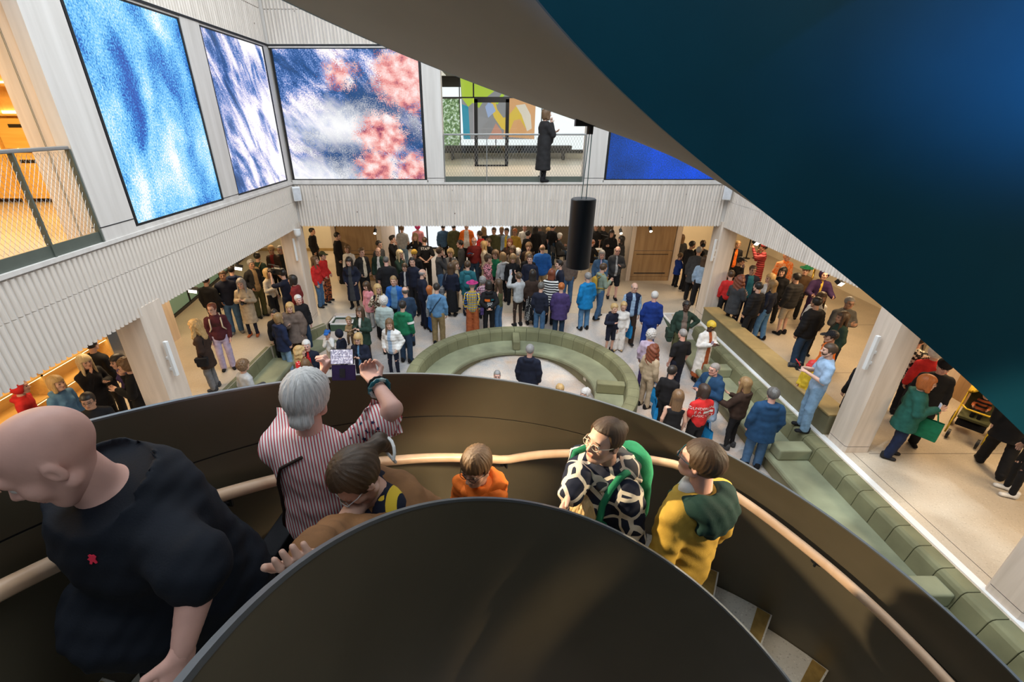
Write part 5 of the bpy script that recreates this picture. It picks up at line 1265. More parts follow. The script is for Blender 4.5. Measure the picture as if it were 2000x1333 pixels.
P(922,550,1.68,0,'person in a purple brimmed hat, checked jacket and orange trousers',hair='short.greyhair',hat='hat.magenta',top='jacket.plaid.yellow.dnavy.blue',bottom='wide.rust',**F)
P(943,542,1.30,20,'child in a pink checked shirt hugging the hat wearer',hair='curly.greyhair',top='shirt.plaid.magenta.white.dnavy',bottom='trousers.dnavy',arms='ou')
bh=P(955,550,1.66,5,'person in a black hoodie with an orange print on the back',hair='bob.dkhair',top='hoodie.black',bottom='trousers.black',arms='bb')
P(975,547,1.60,60,'girl with long dark hair in an olive top and jeans',hair='long.brhair',top='vest.olive',bottom='trousers.denim',**F)
pw=P(1014,533,1.66,25,'woman in a pale grey jacket raising a phone above her head',hair='bun.brhair',top='jacket.lgrey',bottom='leggings.dbrown',arms='uu',hpitch=.2,**F)
P(1041,529,1.68,0,'woman from behind in a brown top and polka dot skirt',hair='long.dkhair',top='jumper.dbrown',bottom='skirt.dots.black.white',build=1.15,**F)
P(1057,553,1.66,-25,'grey haired man in a navy jacket next to the polka dot skirt',hair='short.dgreyhair',top='jacket.dnavy',bottom='trousers.denim')
P(1078,527,1.70,-20,'woman with long dark red hair in a black and white striped top',hair='long.auburn',top='midcoat.stripeh.black.white',bottom='trousers.black',**F)
P(1097,554,1.64,-10,'woman with a ginger bun in a loose navy tunic and jeans',hair='bun.ginger',top='midcoat.purple',bottom='trousers.ddenim',build=1.25,**F)
P(1095,509,1.80,95,'dark haired man in a navy suit jacket over a pale blue shirt',hair='quiff.dkhair',top='jacket.dnavy/pale/.07',bottom='trousers.dnavy')
P(1060,479,1.82,0,'balding man in a shiny blue padded jacket from behind',hair='balding.dblonde',top='puffer.blue',bottom='trousers.tan',build=1.12)
P(1114,490,1.80,0,'person in an olive grey jacket and jeans behind the navy suit',hair='short.brhair',top='jacket.taupe',bottom='trousers.denim')
P(1036,498,1.78,165,'fair skinned young man in a navy jumper with cropped brown hair',hair='short.brhair',top='jumper.dnavy',bottom='trousers.black')
P(1002,497,1.66,175,'woman in black with fair brown hair looking down',hair='bob.dblonde',top='jacket.black',bottom='trousers.black',hpitch=-.4,**F)
P(983,495,1.64,30,'person from behind in a grey hooded jacket',hair='bob.dblonde',top='hoodie.lgrey',bottom='trousers.black')
P(1010,487,1.52,-60,'white haired woman in a cream top among the seated musicians',hair='curly.whitehair',top='jumper.cream',bottom='trousers.black',**F)
P(968,490,1.66,160,'person in a green top behind the leopard dress',hair='curly.lbrhair',top='jumper.green',bottom='trousers.black')
P(1150,534,1.74,20,'grey haired man in a bright turquoise blue padded coat',hair='short.greyhair',top='parka.turq',bottom='trousers.steel',build=1.1)
P(1178,516,1.72,-70,'person in a sage hoodie with a mustard backpack and blue jeans',hair='fringe.brhair',top='hoodie.sage',bottom='trousers.denim',arms='dc',walk=.12)
P(1207,482,1.78,175,'man in a grey fleece and black shorts with glasses',hair='balding.greyhair',skin='pinkskin',glasses=True,top='jacket.charcoal/lgrey/.03',bottom='shorts.black',arms='cd',build=1.15,walk=.08)
P(1176,490,1.68,175,'older woman in a denim jacket with a lanyard',hair='bob.greyhair',skin='pinkskin',top='jacket.denim/lavender/.03',bottom='trousers.dnavy',**F)
P(1240,553,1.82,180,'bald man with glasses in a navy quilted gilet and pale blue shirt',hair='balding.greyhair',glasses=True,top='gilet.navy/pale',bottom='trousers.dbrown',lod='mid',walk=.08)
P(1280,571,1.76,-20,'white haired man in a royal blue suit',hair='short.whitehair',skin='pinkskin',top='jacket.cobalt',bottom='trousers.cobalt',lod='mid',build=1.12)
P(1200,594,1.44,-165,'blond boy in a navy hooded jacket and shorts',hair='messy.blonde',top='hoodie.dnavy',bottom='shorts.dnavy',arms='dc')
P(1219,590,1.46,175,'girl dressed all in white with tied back hair',hair='bun.blonde',top='jacket.white',bottom='wide.white',shoes='tan',hpitch=-.35,**F)
P(1342,589,1.70,170,'woman in a dark green leather jacket with short black hair',hair='afro.dkhair',skin='darkskin',top='jacket.dgreen/taupe/.07',bottom='trousers.olive',arms='hd',lod='mid',build=1.15,**F)
P(1389,628,1.70,-165,'woman with cropped yellow hair, white coat and rust dress, holding a phone',hair='afro.yellow',skin='darkskin',glasses=True,top='long.white/rust/.05',bottom='skirt.rust',arms='cc',lod='mid',hpitch=-.4,**F)
P(1337,645,1.76,15,'bald man from behind in a black polo shirt',hair='buzz.greyhair',skin='pinkskin',top='tee.black',bottom='trousers.dnavy',lod='mid')
P(1273,646,1.64,-35,'grey haired woman in a lavender top with a blue bag',hair='curly.silver',top='jumper.lavender',bottom='leggings.purple',lod='mid',**F)
P(1277,675,1.64,-60,'woman with curly auburn hair in a beige jacket and blue tote bag',hair='longwavy.auburn',top='jacket.beige',bottom='trousers.beige',lod='mid',**F)
P(1314,717,1.60,-40,'dark haired boy in black with a red strap',hair='short.dkhair',top='jumper.black',bottom='trousers.black',lod='mid',hyaw=-.3)
P(1327,766,1.64,-15,'woman with long brown hair in a black vest top',hair='long.lbrhair',top='vest.black',bottom='trousers.black',lod='mid',**F)
rs=P(1379,755,1.68,10,'person in a red t-shirt with white lettering on the back',hair='bob.dbrown',top='tee.red',bottom='trousers.black',lod='mid',build=1.1,**F)
P(1400,711,1.78,110,'bald man with glasses in a blue rain jacket, hands clasped',hair='buzz.greyhair',skin='pinkskin',glasses=True,top='parka.royal/sage/.03',bottom='trousers.dnavy',arms='cc',lod='mid',build=1.25)
P(1461,741,1.66,30,'woman in a dark brown hoodie with straight fair hair',hair='long.dblonde',top='hoodie.dbrown',bottom='leggings.black',shoes='charcoal',arms='oc',lod='mid',build=1.15,**F)
P(1514,762,1.78,-15,'man in a hooded blue raincoat and blue jeans seen from behind',hair='messy.dgreyhair',skin='pinkskin',top='parka.royal',bottom='trousers.denim',lod='mid',build=1.18)
P(1035,676,1.76,-15,'grey haired man in a black hooded jacket standing inside the ring',hair='short.greyhair',skin='pinkskin',top='parka.dnavy',bottom='trousers.black',lod='mid',build=1.1)
P(971,731,1.20,180,'bald person seated in the ring, only the crown showing over the rim',hair='buzz.greyhair',skin='pinkskin',top='jacket.navy',bottom='trousers.black',sit=.42)
P(1094,752,1.20,180,'fair haired child in the ring, head just above the stair rim',hair='messy.blonde',top='jumper.grey',bottom='trousers.denim')
P(1146,760,1.45,120,'grey haired person in the ring close to the stair rim',hair='messy.silver',top='jacket.charcoal',bottom='trousers.black')
# --- left aisle
P(381,627,1.66,100,'woman with frizzy blonde hair in a dark coat and grey trousers',hair='frizz.blonde',top='midcoat.dbrown',bottom='trousers.grey',shoes='charcoal',lod='mid',**F)
sw=P(411,593,1.70,-150,'person with glasses in a burgundy sweatshirt and pale joggers',hair='bun.auburn',glasses=True,top='hoodie.burgundy',bottom='trousers.lavender',lod='mid',hyaw=-.5)
P(469,545,1.66,-170,'woman in a beige trench coat with a camera round her neck',hair='long.greyhair',top='coat.beige',bottom='leggings.dnavy',shoes='rust',arms='cc',lod='mid',**F)
P(432,529,1.82,-150,'tall man in a dark navy coat and jeans by the glazed partition',hair='short.brhair',skin='tanskin',top='jacket.dnavy',bottom='trousers.denim',shoes='grey',arms='pp')
P(398,540,1.74,0,'person in black carrying a brown bag, head hidden by the slats',hair='short.dkhair',top='jacket.black',bottom='trousers.black',walk=.08)
P(487,508,1.78,-120,'grey haired man in a dark jacket over a beige jumper',hair='short.greyhair',skin='tanskin',top='jacket.offblack/tan/.07',bottom='trousers.olive',arms='pp')
P(519,526,1.62,-100,'woman with short blonde hair in a cream jumper',hair='bob.blonde',top='jumper.cream',bottom='trousers.black',arms='dc',**F)
vc=P(551,527,1.72,70,'cameraman in dark navy with a video camera on the shoulder',hair='short.dkhair',top='tee.dnavy',bottom='trousers.dnavy',arms='uu')
P(529,481,1.76,175,'man in a pale beanie, brown coat and red scarf',hair='short.brhair',skin='tanskin',hat='beanie.tan',top='jacket.dbrown/dred/.07',bottom='trousers.black')
P(547,480,1.76,165,'bald bearded man in black beside the beanie wearer',hair='buzz.greyhair',skin='tanskin',beard='greyhair',top='jacket.black',bottom='trousers.black')
P(500,495,1.74,0,'person from behind in a dark coat with a tan backpack',hair='short.dkhair',top='jacket.dgreen',bottom='trousers.black')
P(572,540,1.68,90,'person in a long red coat partly behind the far left column',hair='bob.dkhair',top='long.dred',bottom='trousers.black',**F)
P(449,520,1.74,20,'person in a navy anorak behind the tall man in navy',hair='short.dkhair',top='parka.navy',bottom='trousers.black')
P(463,681,1.62,-30,'curly haired person in a grey and black jacket seated on the bench edge',hair='curly.lbrhair',top='jacket.lgrey/grey',bottom='trousers.charcoal',sit=.42,lod='mid',g=-.42)
P(27,745,1.62,-60,'person in a bright red hooded top at the left edge by the shelves',hair='hood.red',top='hoodie.red',bottom='trousers.black',lod='mid')
P(101,737,1.62,-95,'woman with a blonde bob in a slate blue hooded top by the shelves',hair='bob.blonde',top='hoodie.steel',bottom='trousers.dnavy',lod='mid',**F)
P(158,695,1.66,-110,'woman with long platinum hair gesturing in a dark padded coat',hair='longfringe.pblonde',top='midcoat.offblack',bottom='trousers.black',arms='ck',lod='mid',**F)
P(172,664,1.72,0,'person in black behind the platinum haired woman, with a blue strap',hair='short.dkhair',top='jacket.black',bottom='trousers.black')
P(229,694,1.58,150,'woman with black hair and a purple scarf by the big left column',hair='bob.dkhair',top='jacket.purple',bottom='trousers.black',**F)
P(246,702,1.70,110,'woman with brown curls in a black coat with a red bag',hair='curly.lbrhair',top='midcoat.black',bottom='trousers.black',arms='ck',lod='mid',**F)
P(167,769,1.66,-150,'smiling person with black hair and glasses just above the stair rim',hair='short.dkhair',skin='tanskin',glasses=True,top='jacket.black',bottom='trousers.black',lod='mid')
# --- far right
P(1195,450,1.70,175,'woman with long dark hair dressed in black near the right oak core',hair='long.dkhair',top='jacket.black',bottom='trousers.black',arms='fd',**F)
P(1216,462,1.70,90,'dark haired woman in profile behind the man in shorts',hair='long.dkhair',top='jacket.offblack',bottom='trousers.black',**F)
P(1329,495,1.22,-70,'child in a royal blue coat facing the display',hair='short.lbrhair',top='parka.cobalt',bottom='trousers.black',arms='oc')
P(1366,484,1.80,-30,'tall man in a long dark grey jacket leaning forward',hair='short.greyhair',skin='tanskin',top='midcoat.charcoal',bottom='trousers.black',lean=.18,walk=.1)
P(1333,459,1.66,-10,'woman with very long fair brown hair and a grey scarf',hair='long.lbrhair',top='jacket.charcoal',bottom='trousers.black',**F)
P(1352,472,1.74,-80,'dark bearded man in black behind the long haired woman',hair='short.dkhair',beard='dkhair',skin='tanskin',top='jacket.black',bottom='trousers.black')
P(1374,470,1.76,160,'person holding a camera to the eye beside the far right column',hair='short.brhair',skin='tanskin',top='jacket.black',bottom='trousers.black',arms='kk')
P(1378,501,1.66,-30,'woman with long brown hair in a pale blue top beside the far right column',hair='long.brhair',top='jumper.pale',bottom='trousers.black',walk=.14,**F)
P(1442,471,1.70,170,'fair haired person with an orange collar right of the far right column',hair='short.dblonde',skin='tanskin',top='jacket.black/orange/.05',bottom='trousers.black')
P(1446,503,1.60,-120,'person in a black cap holding up a phone',hair='short.dkhair',hat='cap.black',skin='tanskin',top='jacket.black',bottom='trousers.black',arms='kk')
P(1430,530,1.55,-20,'person in a red jacket hidden behind the grey coat',hair='short.brhair',top='jacket.red',bottom='trousers.black')
P(1496,477,1.72,60,'performer in a red striped costume and red turban',hair='short.dkhair',hat='turban.stripeh.dred.coral',skin='tanskin',top='dress.stripeh.dred.coral',bottom='leggings.dred',arms='uk',**F)
P(1540,493,1.74,170,'performer in a fluffy peach costume with a dark mask',hair='curly.peach',top='coat.noise.peach.orange',bottom='leggings.peach',**F)
P(1447,539,1.66,-60,'woman with red hair in a slate grey coat, arms folded',hair='longwavy.auburn',top='midcoat.charcoal',bottom='leggings.black',arms='fc',lod='mid',**F)
P(1472,519,1.76,165,'man in a navy jacket over a teal jumper',hair='short.brhair',skin='tanskin',top='jacket.dnavy/teal/.09',bottom='trousers.dnavy',build=1.1)
P(1485,553,1.68,20,'short haired woman in a black padded jacket seen from behind',hair='short.dkhair',top='puffer.black',bottom='trousers.black',lod='mid',**F)
P(1513,549,1.68,30,'woman with very long blonde hair, navy jacket and grey jeans',hair='long.dblonde',top='jacket.dnavy',bottom='trousers.steel',lod='mid',walk=.06,**F)
P(1509,536,1.66,90,'blonde woman in a white top behind the long haired blonde',hair='bob.blonde',top='jumper.white',bottom='trousers.black',**F)
P(1532,523,1.66,130,'woman with a dark bob and black coat before the peach costume',hair='bob.dkhair',top='jacket.black',bottom='trousers.black',**F)
P(1560,535,1.76,20,'man in an olive black padded jacket and tan shorts',hair='short.dkhair',top='puffer.offblack',bottom='shorts.beige',lod='mid',build=1.15)
P(1577,520,1.62,140,'person in a green hat beside the padded jacket',hair='short.brhair',hat='hat.green',top='jacket.brown',bottom='trousers.black')
P(1612,528,1.80,160,'tall figure in a deep purple robe with gold trim',hair='hood.robe',top='long.robe/gold/.02',bottom='trousers.black',arms='oo')
P(1600,583,1.80,15,'man in a black padded jacket and dark jeans, nearest the ledge',hair='short.dkhair',skin='tanskin',top='puffer.black',bottom='trousers.ddenim',lod='mid',build=1.12)
P(1606,572,1.68,175,'woman with long dark hair and a white top behind the padded jacket',hair='long.brhair',skin='tanskin',top='jumper.white',bottom='trousers.black',**F)
P(1661,581,1.80,170,'older man with glasses and folded arms in a grey shirt',hair='short.greyhair',glasses=True,skin='tanskin',top='jacket.dgreyhair',bottom='trousers.dnavy',arms='ff',lod='mid')
P(1652,611,1.66,80,'woman with brown hair in a dark green jacket in profile',hair='long.brhair',skin='tanskin',top='jacket.dgreen',bottom='trousers.black',lod='mid',**F)
P(1631,648,1.66,70,'person in an orange jacket and black cap behind the photographer',hair='short.dkhair',hat='cap.black',skin='tanskin',top='jacket.orange',bottom='trousers.teal',lod='mid')
ph=P(1628,674,1.84,70,'bearded man in a pale blue t-shirt and jeans holding a camera',hair='short.brhair',beard='brhair',top='tee.pale',bottom='trousers.ldenim',arms='cc',lod='mid',g=0,build=1.08)
P(1590,705,1.10,120,'small child in yellow and red beside the photographer',hair='cap.red',top='hoodie.yellow',bottom='trousers.yellow',g=0)
P(1706,690,1.66,0,'person in black mostly hidden behind the near right column',hair='short.dkhair',top='jacket.black',bottom='trousers.black')
gw=P(1812,735,1.66,-120,'woman with a ginger bob and glasses in a green jacket',hair='bob.ginger',glasses=True,top='parka.jade',bottom='trousers.navy',shoes='offblack',arms='dc',lod='mid',build=1.15,walk=.05,g=0,**F)
P(1849,703,1.76,150,'older man in a black beret and black coat',hair='short.greyhair',hat='beanie.black',skin='pinkskin',top='midcoat.black',bottom='trousers.black',lod='mid',g=0,hpitch=-.3)
P(1800,655,1.74,-40,'person in a black and cream zebra top behind the right column',hair='short.dkhair',top='jacket.noise.cream.black',bottom='trousers.black',g=0)
P(1835,678,1.70,-30,'person in a red jacket with a white hood at the far right',hair='hood.white',top='jacket.red',bottom='trousers.black',g=0)
P(2040,745,1.78,-40,'person in a black coat leaning over the pushchair, cut by the stair',hair='short.dkhair',top='midcoat.black',bottom='trousers.black',lod='mid',g=0,lean=.35,walk=.2,build=1.15)
P(2085,790,1.72,60,'person in black trousers and white trainers at the right edge',hair='short.dkhair',top='jacket.black',bottom='leggings.black',shoes='white',lod='mid',g=0)
# --- upper gallery
P(1066,213,1.74,-75,'woman in a long black quilted coat on the upper gallery',hair='bob.lbrhair',top='long.offblack',bottom='leggings.black',arms='ck',g=3.92,build=1.2,**F)
# --- seated band and listeners at the back, small in the photo
BAND = [
 (945,445,'leggings','long.dblonde','jacket.offblack',0,None,'blonde woman in black watching the band from behind'), (938,452,'trousers','short.brhair','jacket.red',60,None,'person in a scarlet jacket left of the seated band'),
 (965,445,'trousers','hat','jacket.olive',170,None,'person in a mustard beanie facing the hall'), (980,444,'trousers','short.dblonde','jacket.grey',170,None,'fair haired person in grey under the balcony edge'),
 (990,446,'trousers','short.dkhair','jacket.pale/yellow/.05',160,None,'person in a pale blue and yellow jacket'), (1006,447,'trousers','short.ginger','jacket.mustard',160,None,'ginger haired person in a mustard jacket'),
 (1025,438,'trousers','short.brhair','shirt.white',180,None,'person in a white shirt at the bright window'), (1031,452,'trousers','short.dkhair','jacket.black',-60,None,'dark haired person in black beside the white shirt'),
 (1046,441,'trousers','long.dkhair','jacket.black',0,None,'person with long black hair in black'), (1055,438,'trousers','short.greyhair','jacket.charcoal',20,None,'person in a charcoal shirt at the balcony edge'),
 (1070,446,'trousers','short.blonde','shirt.black',-90,.45,'fair haired musician in black seated nearest the balcony edge'), (1092,458,'trousers','curly.whitehair','jacket.charcoal',-70,.45,'white haired musician in charcoal seated left of the pendant speaker'),
 (1157,470,'trousers','balding.ginger','tee.black',-60,.45,'balding musician in a black t-shirt seated right of the pendant speaker'), (1080,437,'trousers','short.dkhair','tee.black',-40,None,'player in a black t-shirt standing behind the seated musicians'),
 (1180,441,'trousers','short.lbrhair','tee.black',120,.45,'musician in black at the keyboard'), (1165,437,'trousers','short.brhair','tee.offblack',170,None,'bass player in off black at the back'),
 (996,467,'trousers','long.auburn','jacket.dbrown',170,None,'auburn haired person in brown facing us'), (1033,475,'trousers','curly.lbrhair','jacket.dbrown',170,None,'curly haired person in brown beside the young man in navy'),
 (1002,481,'trousers','long.brhair','jumper.taupe',150,None,'brown haired person in a taupe top'), (1033,493,'trousers','bob.dblonde','jacket.black',160,None,'fair bob behind the young man in navy'),
 (955,466,'trousers','short.brhair','jacket.black',120,None,'brown haired person in black by the cream jacket'), (900,470,'trousers','short.dkhair','jacket.charcoal',90,None,'person in charcoal beside the olive trench coat')]
for px, py, bt, hr, tp, fc, sit, lb in BAND:
    kw = {}
    if hr == 'hat': hr = 'short.brhair'; kw['hat'] = 'beanie.mustard'
    P(px, py, 1.70 if sit is None else 1.30, fc, lb, hair=hr, skin=('fair', 'tanskin', 'pinkskin')[len(lb) % 3], top=tp, bottom='trousers.'+('black', 'offblack', 'ddenim')[len(lb) % 3], arms='dd' if sit is None else 'oo', sit=sit, g=0, fem='long' in hr or 'bob' in hr, group='people around the band')
# ================================================================= people on the stair, in close view
GRP = 'people on the staircase'
def at_r(px, py, r):
    d = ray(px, py); A = d.x**2+d.y**2; B = -(d.x*SX+d.y*SY); C_ = SX**2+SY**2-r*r
    return at_d(px, py, (-B+math.sqrt(max(0, B*B-A*C_)))/A)
def near(label, px, py, d, face, h, **kw):
    kw.setdefault('lod', 'near'); return person(label, 0, 0, 0, h, face, headpos=at_d(px, py, d), group=GRP, **kw)
man = near('bald man in a black t-shirt with a small red emblem climbing the stair at left', 104, 892, 1.12, 150, 1.74, hair='bald', skin='pinkskin', top='tee.ink', bottom='trousers.ink', headscale=1.06, build=1.62, lean=.30, squat=.12, hyaw=-.42, hpitch=-.48,
    posew=dict(EL=at_d(392, 1118, 1.10), WL=at_d(356, 1270, 1.08)), grip='L')
# fuller face and neck
lady = near('silver haired woman in a striped blouse photographing the crowd from the stair', 602, 778, 1.80, -8, 1.54, hair='lowbun.whitehair', skin='pinkskin', top='blouse.stripev.white.coral', bottom='wide.black', fem=True, build=1.12, lean=.06, squat=.08, hpitch=-.02,
    posew=dict(ER=at_d(768, 800, 1.70), WR=at_d(732, 745, 1.86), EL=at_d(585, 805, 2.0), WL=at_d(622, 742, 1.98)), grip='LR')
bent = near('woman with a brown ponytail stooping down the stair in a tan coat', 700, 932, 1.60, 128, 1.62, hair='ponylow.brhair', top='jacket.camel/dnavy/.08', bottom='trousers.dnavy', fem=True, lean=.62, hpitch=-.75, glasses='silver',
    posew=dict(ER=at_r(655, 1050, 1.22), WR=at_r(602, 1090, 1.05), EL=at_r(770, 1005, 1.25), WL=at_r(715, 1045, 1.15)))
boy = near('boy in a bright orange hooded puffer jacket looking down', 930, 912, 2.38, 150, 1.20, hair='fringe.lbrhair', top='puffer.orange', bottom='trousers.dnavy', hpitch=-.2, glasses=True, hood=True)
gir = near('smiling woman in a giraffe patterned hooded coat looking up, hair tied back', 1180, 862, 2.18, 122, 1.60, hair='bun.brhair', top='parka.cells.dnavy.cream.10', bottom='trousers.cells.dnavy.cream.10', fem=True, hpitch=.15, glasses='cream',
    posew=dict(ER=at_d(1128, 935, 2.22), WR=at_d(1112, 968, 2.16)))
yel = near('dark haired man in a mustard work jacket with a green hood, turned away', 1368, 902, 2.12, 28, 1.62, hair='short.brhair', skin='pinkskin', top='jacket.mustard', bottom='trousers.denim', hpitch=.12, hyaw=.25, build=1.12, glasses='teal')
kid = near('blond child, only the hair showing over the inner stair wall', 1142, 1006, 2.3, 160, 1.18, hair='messy.blonde', top='jumper.navy', bottom='trousers.denim')
hood_part(yel, cloth('pine')); hood_part(boy, cloth('orange')); hood_part(gir, cloth('cells.charcoal.cream.12'))
sdf_part(yel, 'shirt_collar', lambda f, T: (f.add(f.cone(T((-.05, .03, 1.47)), T((.05, .03, 1.47)), .045, .045)), f.add(f.cone(T((0, .06, 1.46)), T((0, .10, 1.38)), .04, .03))), yel['T']((0, .02, 1.45))-.13, yel['T']((0, .02, 1.45))+.13, .011, cloth('white'))
sdf_part(bent, 'scarf', lambda f, T: (f.add(f.cone(T((-.07, -.02, 1.45)), T((.07, -.02, 1.45)), .07, .07)), f.add(f.cone(T((-.05, .07, 1.42)), T((-.06, .12, 1.05)), .05, .045)), f.add(f.cone(T((.05, .07, 1.42)), T((.06, .12, 1.1)), .05, .045)), f.cut(-f.cone(T((0, 0, 1.4)), T((0, .01, 1.6)), .055, .06))), bent['T']((0, .05, 1.28))-.38, bent['T']((0, .05, 1.28))+.38, .014, cloth('cells.dnavy.yellow.5'))
hp = bent['hc']
MB().tube([tuple(Vector(hp.tolist())+Vector((.055*math.cos(a), -.115-.02*abs(math.sin(a)), .055+.045*math.sin(a)))) for a in np.linspace(0, 2*PI, 15)], .006, 6).obj('hair_clip', cloth('white'), bent['root'])
# shoulder frill and embroidery of the striped blouse
def sleeve_frill(info, side):
    S, E = Vector(info['S'][side].tolist()), Vector(info['E'][side].tolist()); d = (E-S); p = S+d*.66; q = S+d*.82; a = d.normalized(); u = a.orthogonal().normalized(); v = a.cross(u)
    vs = []; n = 28
    for k in range(n+1):
        w = 2*PI*k/n; r = .068+.010*math.sin(w*7)
        vs += [tuple(p+(u*math.cos(w)+v*math.sin(w))*.070), tuple(q+(u*math.cos(w)+v*math.sin(w))*r*1.18)]
    return MB().add(vs, [(2*k, 2*k+2, 2*k+3, 2*k+1) for k in range(n)]).obj('sleeve_frill', cloth('stripev.white.coral'), info['root'], True)
sleeve_frill(lady, 0); sleeve_frill(lady, 1)
# ----------------------------------------------------------------- things carried on the stair
Wr = wpos(lady, lady['W'][1]); Er = wpos(lady, lady['E'][1]); ax = (Wr-Er).normalized()
def bangle(label, c, ax, R, r, m, beads=0):
    u = ax.orthogonal().normalized(); v = ax.cross(u)
    mb = MB().tube([tuple((u*math.cos(a)+v*math.sin(a))*R) for a in np.linspace(0, 2*PI, 25)], [r*(1+(.35*math.sin(k*PI/1.0+.5) if beads else 0)) for k in range(25)], 8)
    o = mb.obj('bracelet', m, None, True); o.location = c; tag(o, label, 'bracelet')
bangle('black bead bracelet on the raised wrist of the woman in stripes', Wr-ax*.035, ax, .036, .008, cloth('black'), 1)
bangle('turquoise and green bead bracelet below the black one on the raised wrist', Wr-ax*.058, ax, .039, .0085, cloth('noise.teal.mint'), 1)
pc = at_d(668, 697, 1.95); look = (at_d(600, 772, 1.64)-pc).normalized()
phone = thing('phone', 'phone in a purple flip case held up by the woman in stripes', 'phone', pc); phone.rotation_euler = (-.35, .02, .06)
bevel(MB().box((-.050, -.004, -.034), (.050, .006, .034)).obj('phone_body', cloth('black'), phone), .004)
def phone_screen():
    m, nt, b = newmat('phone_screen'); L = nt.links.new; tc = nd(nt, 'ShaderNodeTexCoord'); n = nd(nt, 'ShaderNodeTexNoise', i_Scale=9.0, i_Detail=3.0, i_Roughness=.9); L(tc.outputs['Generated'], n.inputs['Vector'])
    r = ramp(nt, [(.40, (.01, .01, .03)), (.49, (.08, .07, .22)), (.54, (.45, .42, .55)), (.62, (1, 1, 1))]); L(n.outputs[0], r.inputs[0]); L(r.outputs[0], b.inputs['Emission Color']); b.inputs['Emission Strength'].default_value = 1.0; return m
MB().box((-.047, -.0055, -.031), (.047, -.0045, .031)).obj('phone_display', phone_screen(), phone)
cv = bevel(MB().box((-.046, -.003, -.105), (.056, .003, -.036)).obj('case_flap', cloth('purple'), phone), .003); MB().box((-.012, -.0045, -.092), (.012, -.0032, -.052)).obj('card_slot', cloth('charcoal'), cv)
def ribbon(info, garm, pts, w, name, label, cat, m, extra=None, off=.008):
    """flat strap through body-space points pushed onto the garment"""
    tr = bvh(part(info, garm)); P_ = []
    for p in pts:
        q, nrm, _, _ = tr.find_nearest(Vector(p)); P_.append(q+nrm*off)
    P_ = [P_[0]]+[p for a, p in zip(P_[:-1], P_[1:]) if (p-a).length > 1e-3]
    mb = MB().tube(P_, w, 5); t = thing(name, label, cat, info['root'].location, info['root'].rotation_euler.z)
    mb.obj('strap', m, t, True)
    if extra: extra(t)
    return t
def bagbox(c, sz, m, name='bag_body', flap=True, handle=False):
    def f(t):
        o = bevel(MB().box(tuple(c[i]-sz[i]/2 for i in range(3)), tuple(c[i]+sz[i]/2 for i in range(3))).obj(name, m, t), min(sz)*.3, 3)
        if flap: bevel(MB().box((c[0]-sz[0]*.52, c[1]-sz[1]*.55, c[2]+sz[2]*.05), (c[0]+sz[0]*.52, c[1]+sz[1]*.55, c[2]+sz[2]*.52)).obj('flap', m, t), .008)
        if handle: MB().tube([(c[0]-sz[0]*.3, c[1], c[2]+sz[2]*.5), (c[0]-sz[0]*.2, c[1], c[2]+sz[2]*.9), (c[0]+sz[0]*.2, c[1], c[2]+sz[2]*.9), (c[0]+sz[0]*.3, c[1], c[2]+sz[2]*.5)], .006, 5).obj('handle', m, t)
    return f
def lerp3(*pts, n=5):
    out = []
    for a, b in zip(pts[:-1], pts[1:]):
        for k in range(n): out.append(tuple(np.array(a)+(np.array(b)-np.array(a))*k/n))
    return out+[tuple(pts[-1])]
def T_(i, *p): return tuple(i['T'](p))
ribbon(lady, 'blouse', lerp3(T_(lady, .02, -.13, 1.43), T_(lady, -.10, -.15, 1.36), T_(lady, -.19, -.10, 1.1), T_(lady, -.22, -.02, .82)), .007, 'shoulder_bag', 'small black shoulder bag on a thin strap worn by the woman in stripes', 'bag', cloth('dbrown'), bagbox(T_(lady, -.27, .0, .72), (.10, .22, .18), cloth('black')))
# green backpack on the giraffe coat
gb = thing('backpack', 'bright green backpack on the woman in the giraffe coat', 'backpack', gir['root'].location, gir['root'].rotation_euler.z)
c = gir['T']((0, -.24, 1.22))
f = Fld(c-.24, c+.24, .012); f.F = f.cone(c+np.array((0, .0, .13)), c-np.array((0, 0, .12)), .12, .14, (1, 1.7, 1)); f.F = f.F+.004*np.sin(f.Z*55)*np.sin(f.X*50); link('pack_body', npmesh('pack_body', *f.mesh(), [cloth('green')]), gb)
f = Fld(c-np.array((.16, .2, .22)), c+np.array((.16, .1, .1)), .011); f.F = f.cone(c+np.array((0, -.06, -.05)), c+np.array((0, -.06, -.1)), .085, .095, (1, 1.6, 1)); link('front_pocket', npmesh('front_pocket', *f.mesh(), [cloth('green')]), gb)
tr = bvh(part(gir, 'parka'))
for q in (-1, 1):
    P_ = []
    for p in lerp3((q*.07, -.22, 1.38), (q*.11, -.02, 1.47), (q*.13, .13, 1.34), (q*.14, .15, 1.2), (q*.17, .02, 1.08), (q*.1, -.2, 1.08), n=4):
        w, nrm, _, _ = tr.find_nearest(Vector(gir['T'](p).tolist())); P_.append(w+nrm*.012)
    MB().tube(P_, .017, 6).obj('strap', cloth('green'), gb, True)
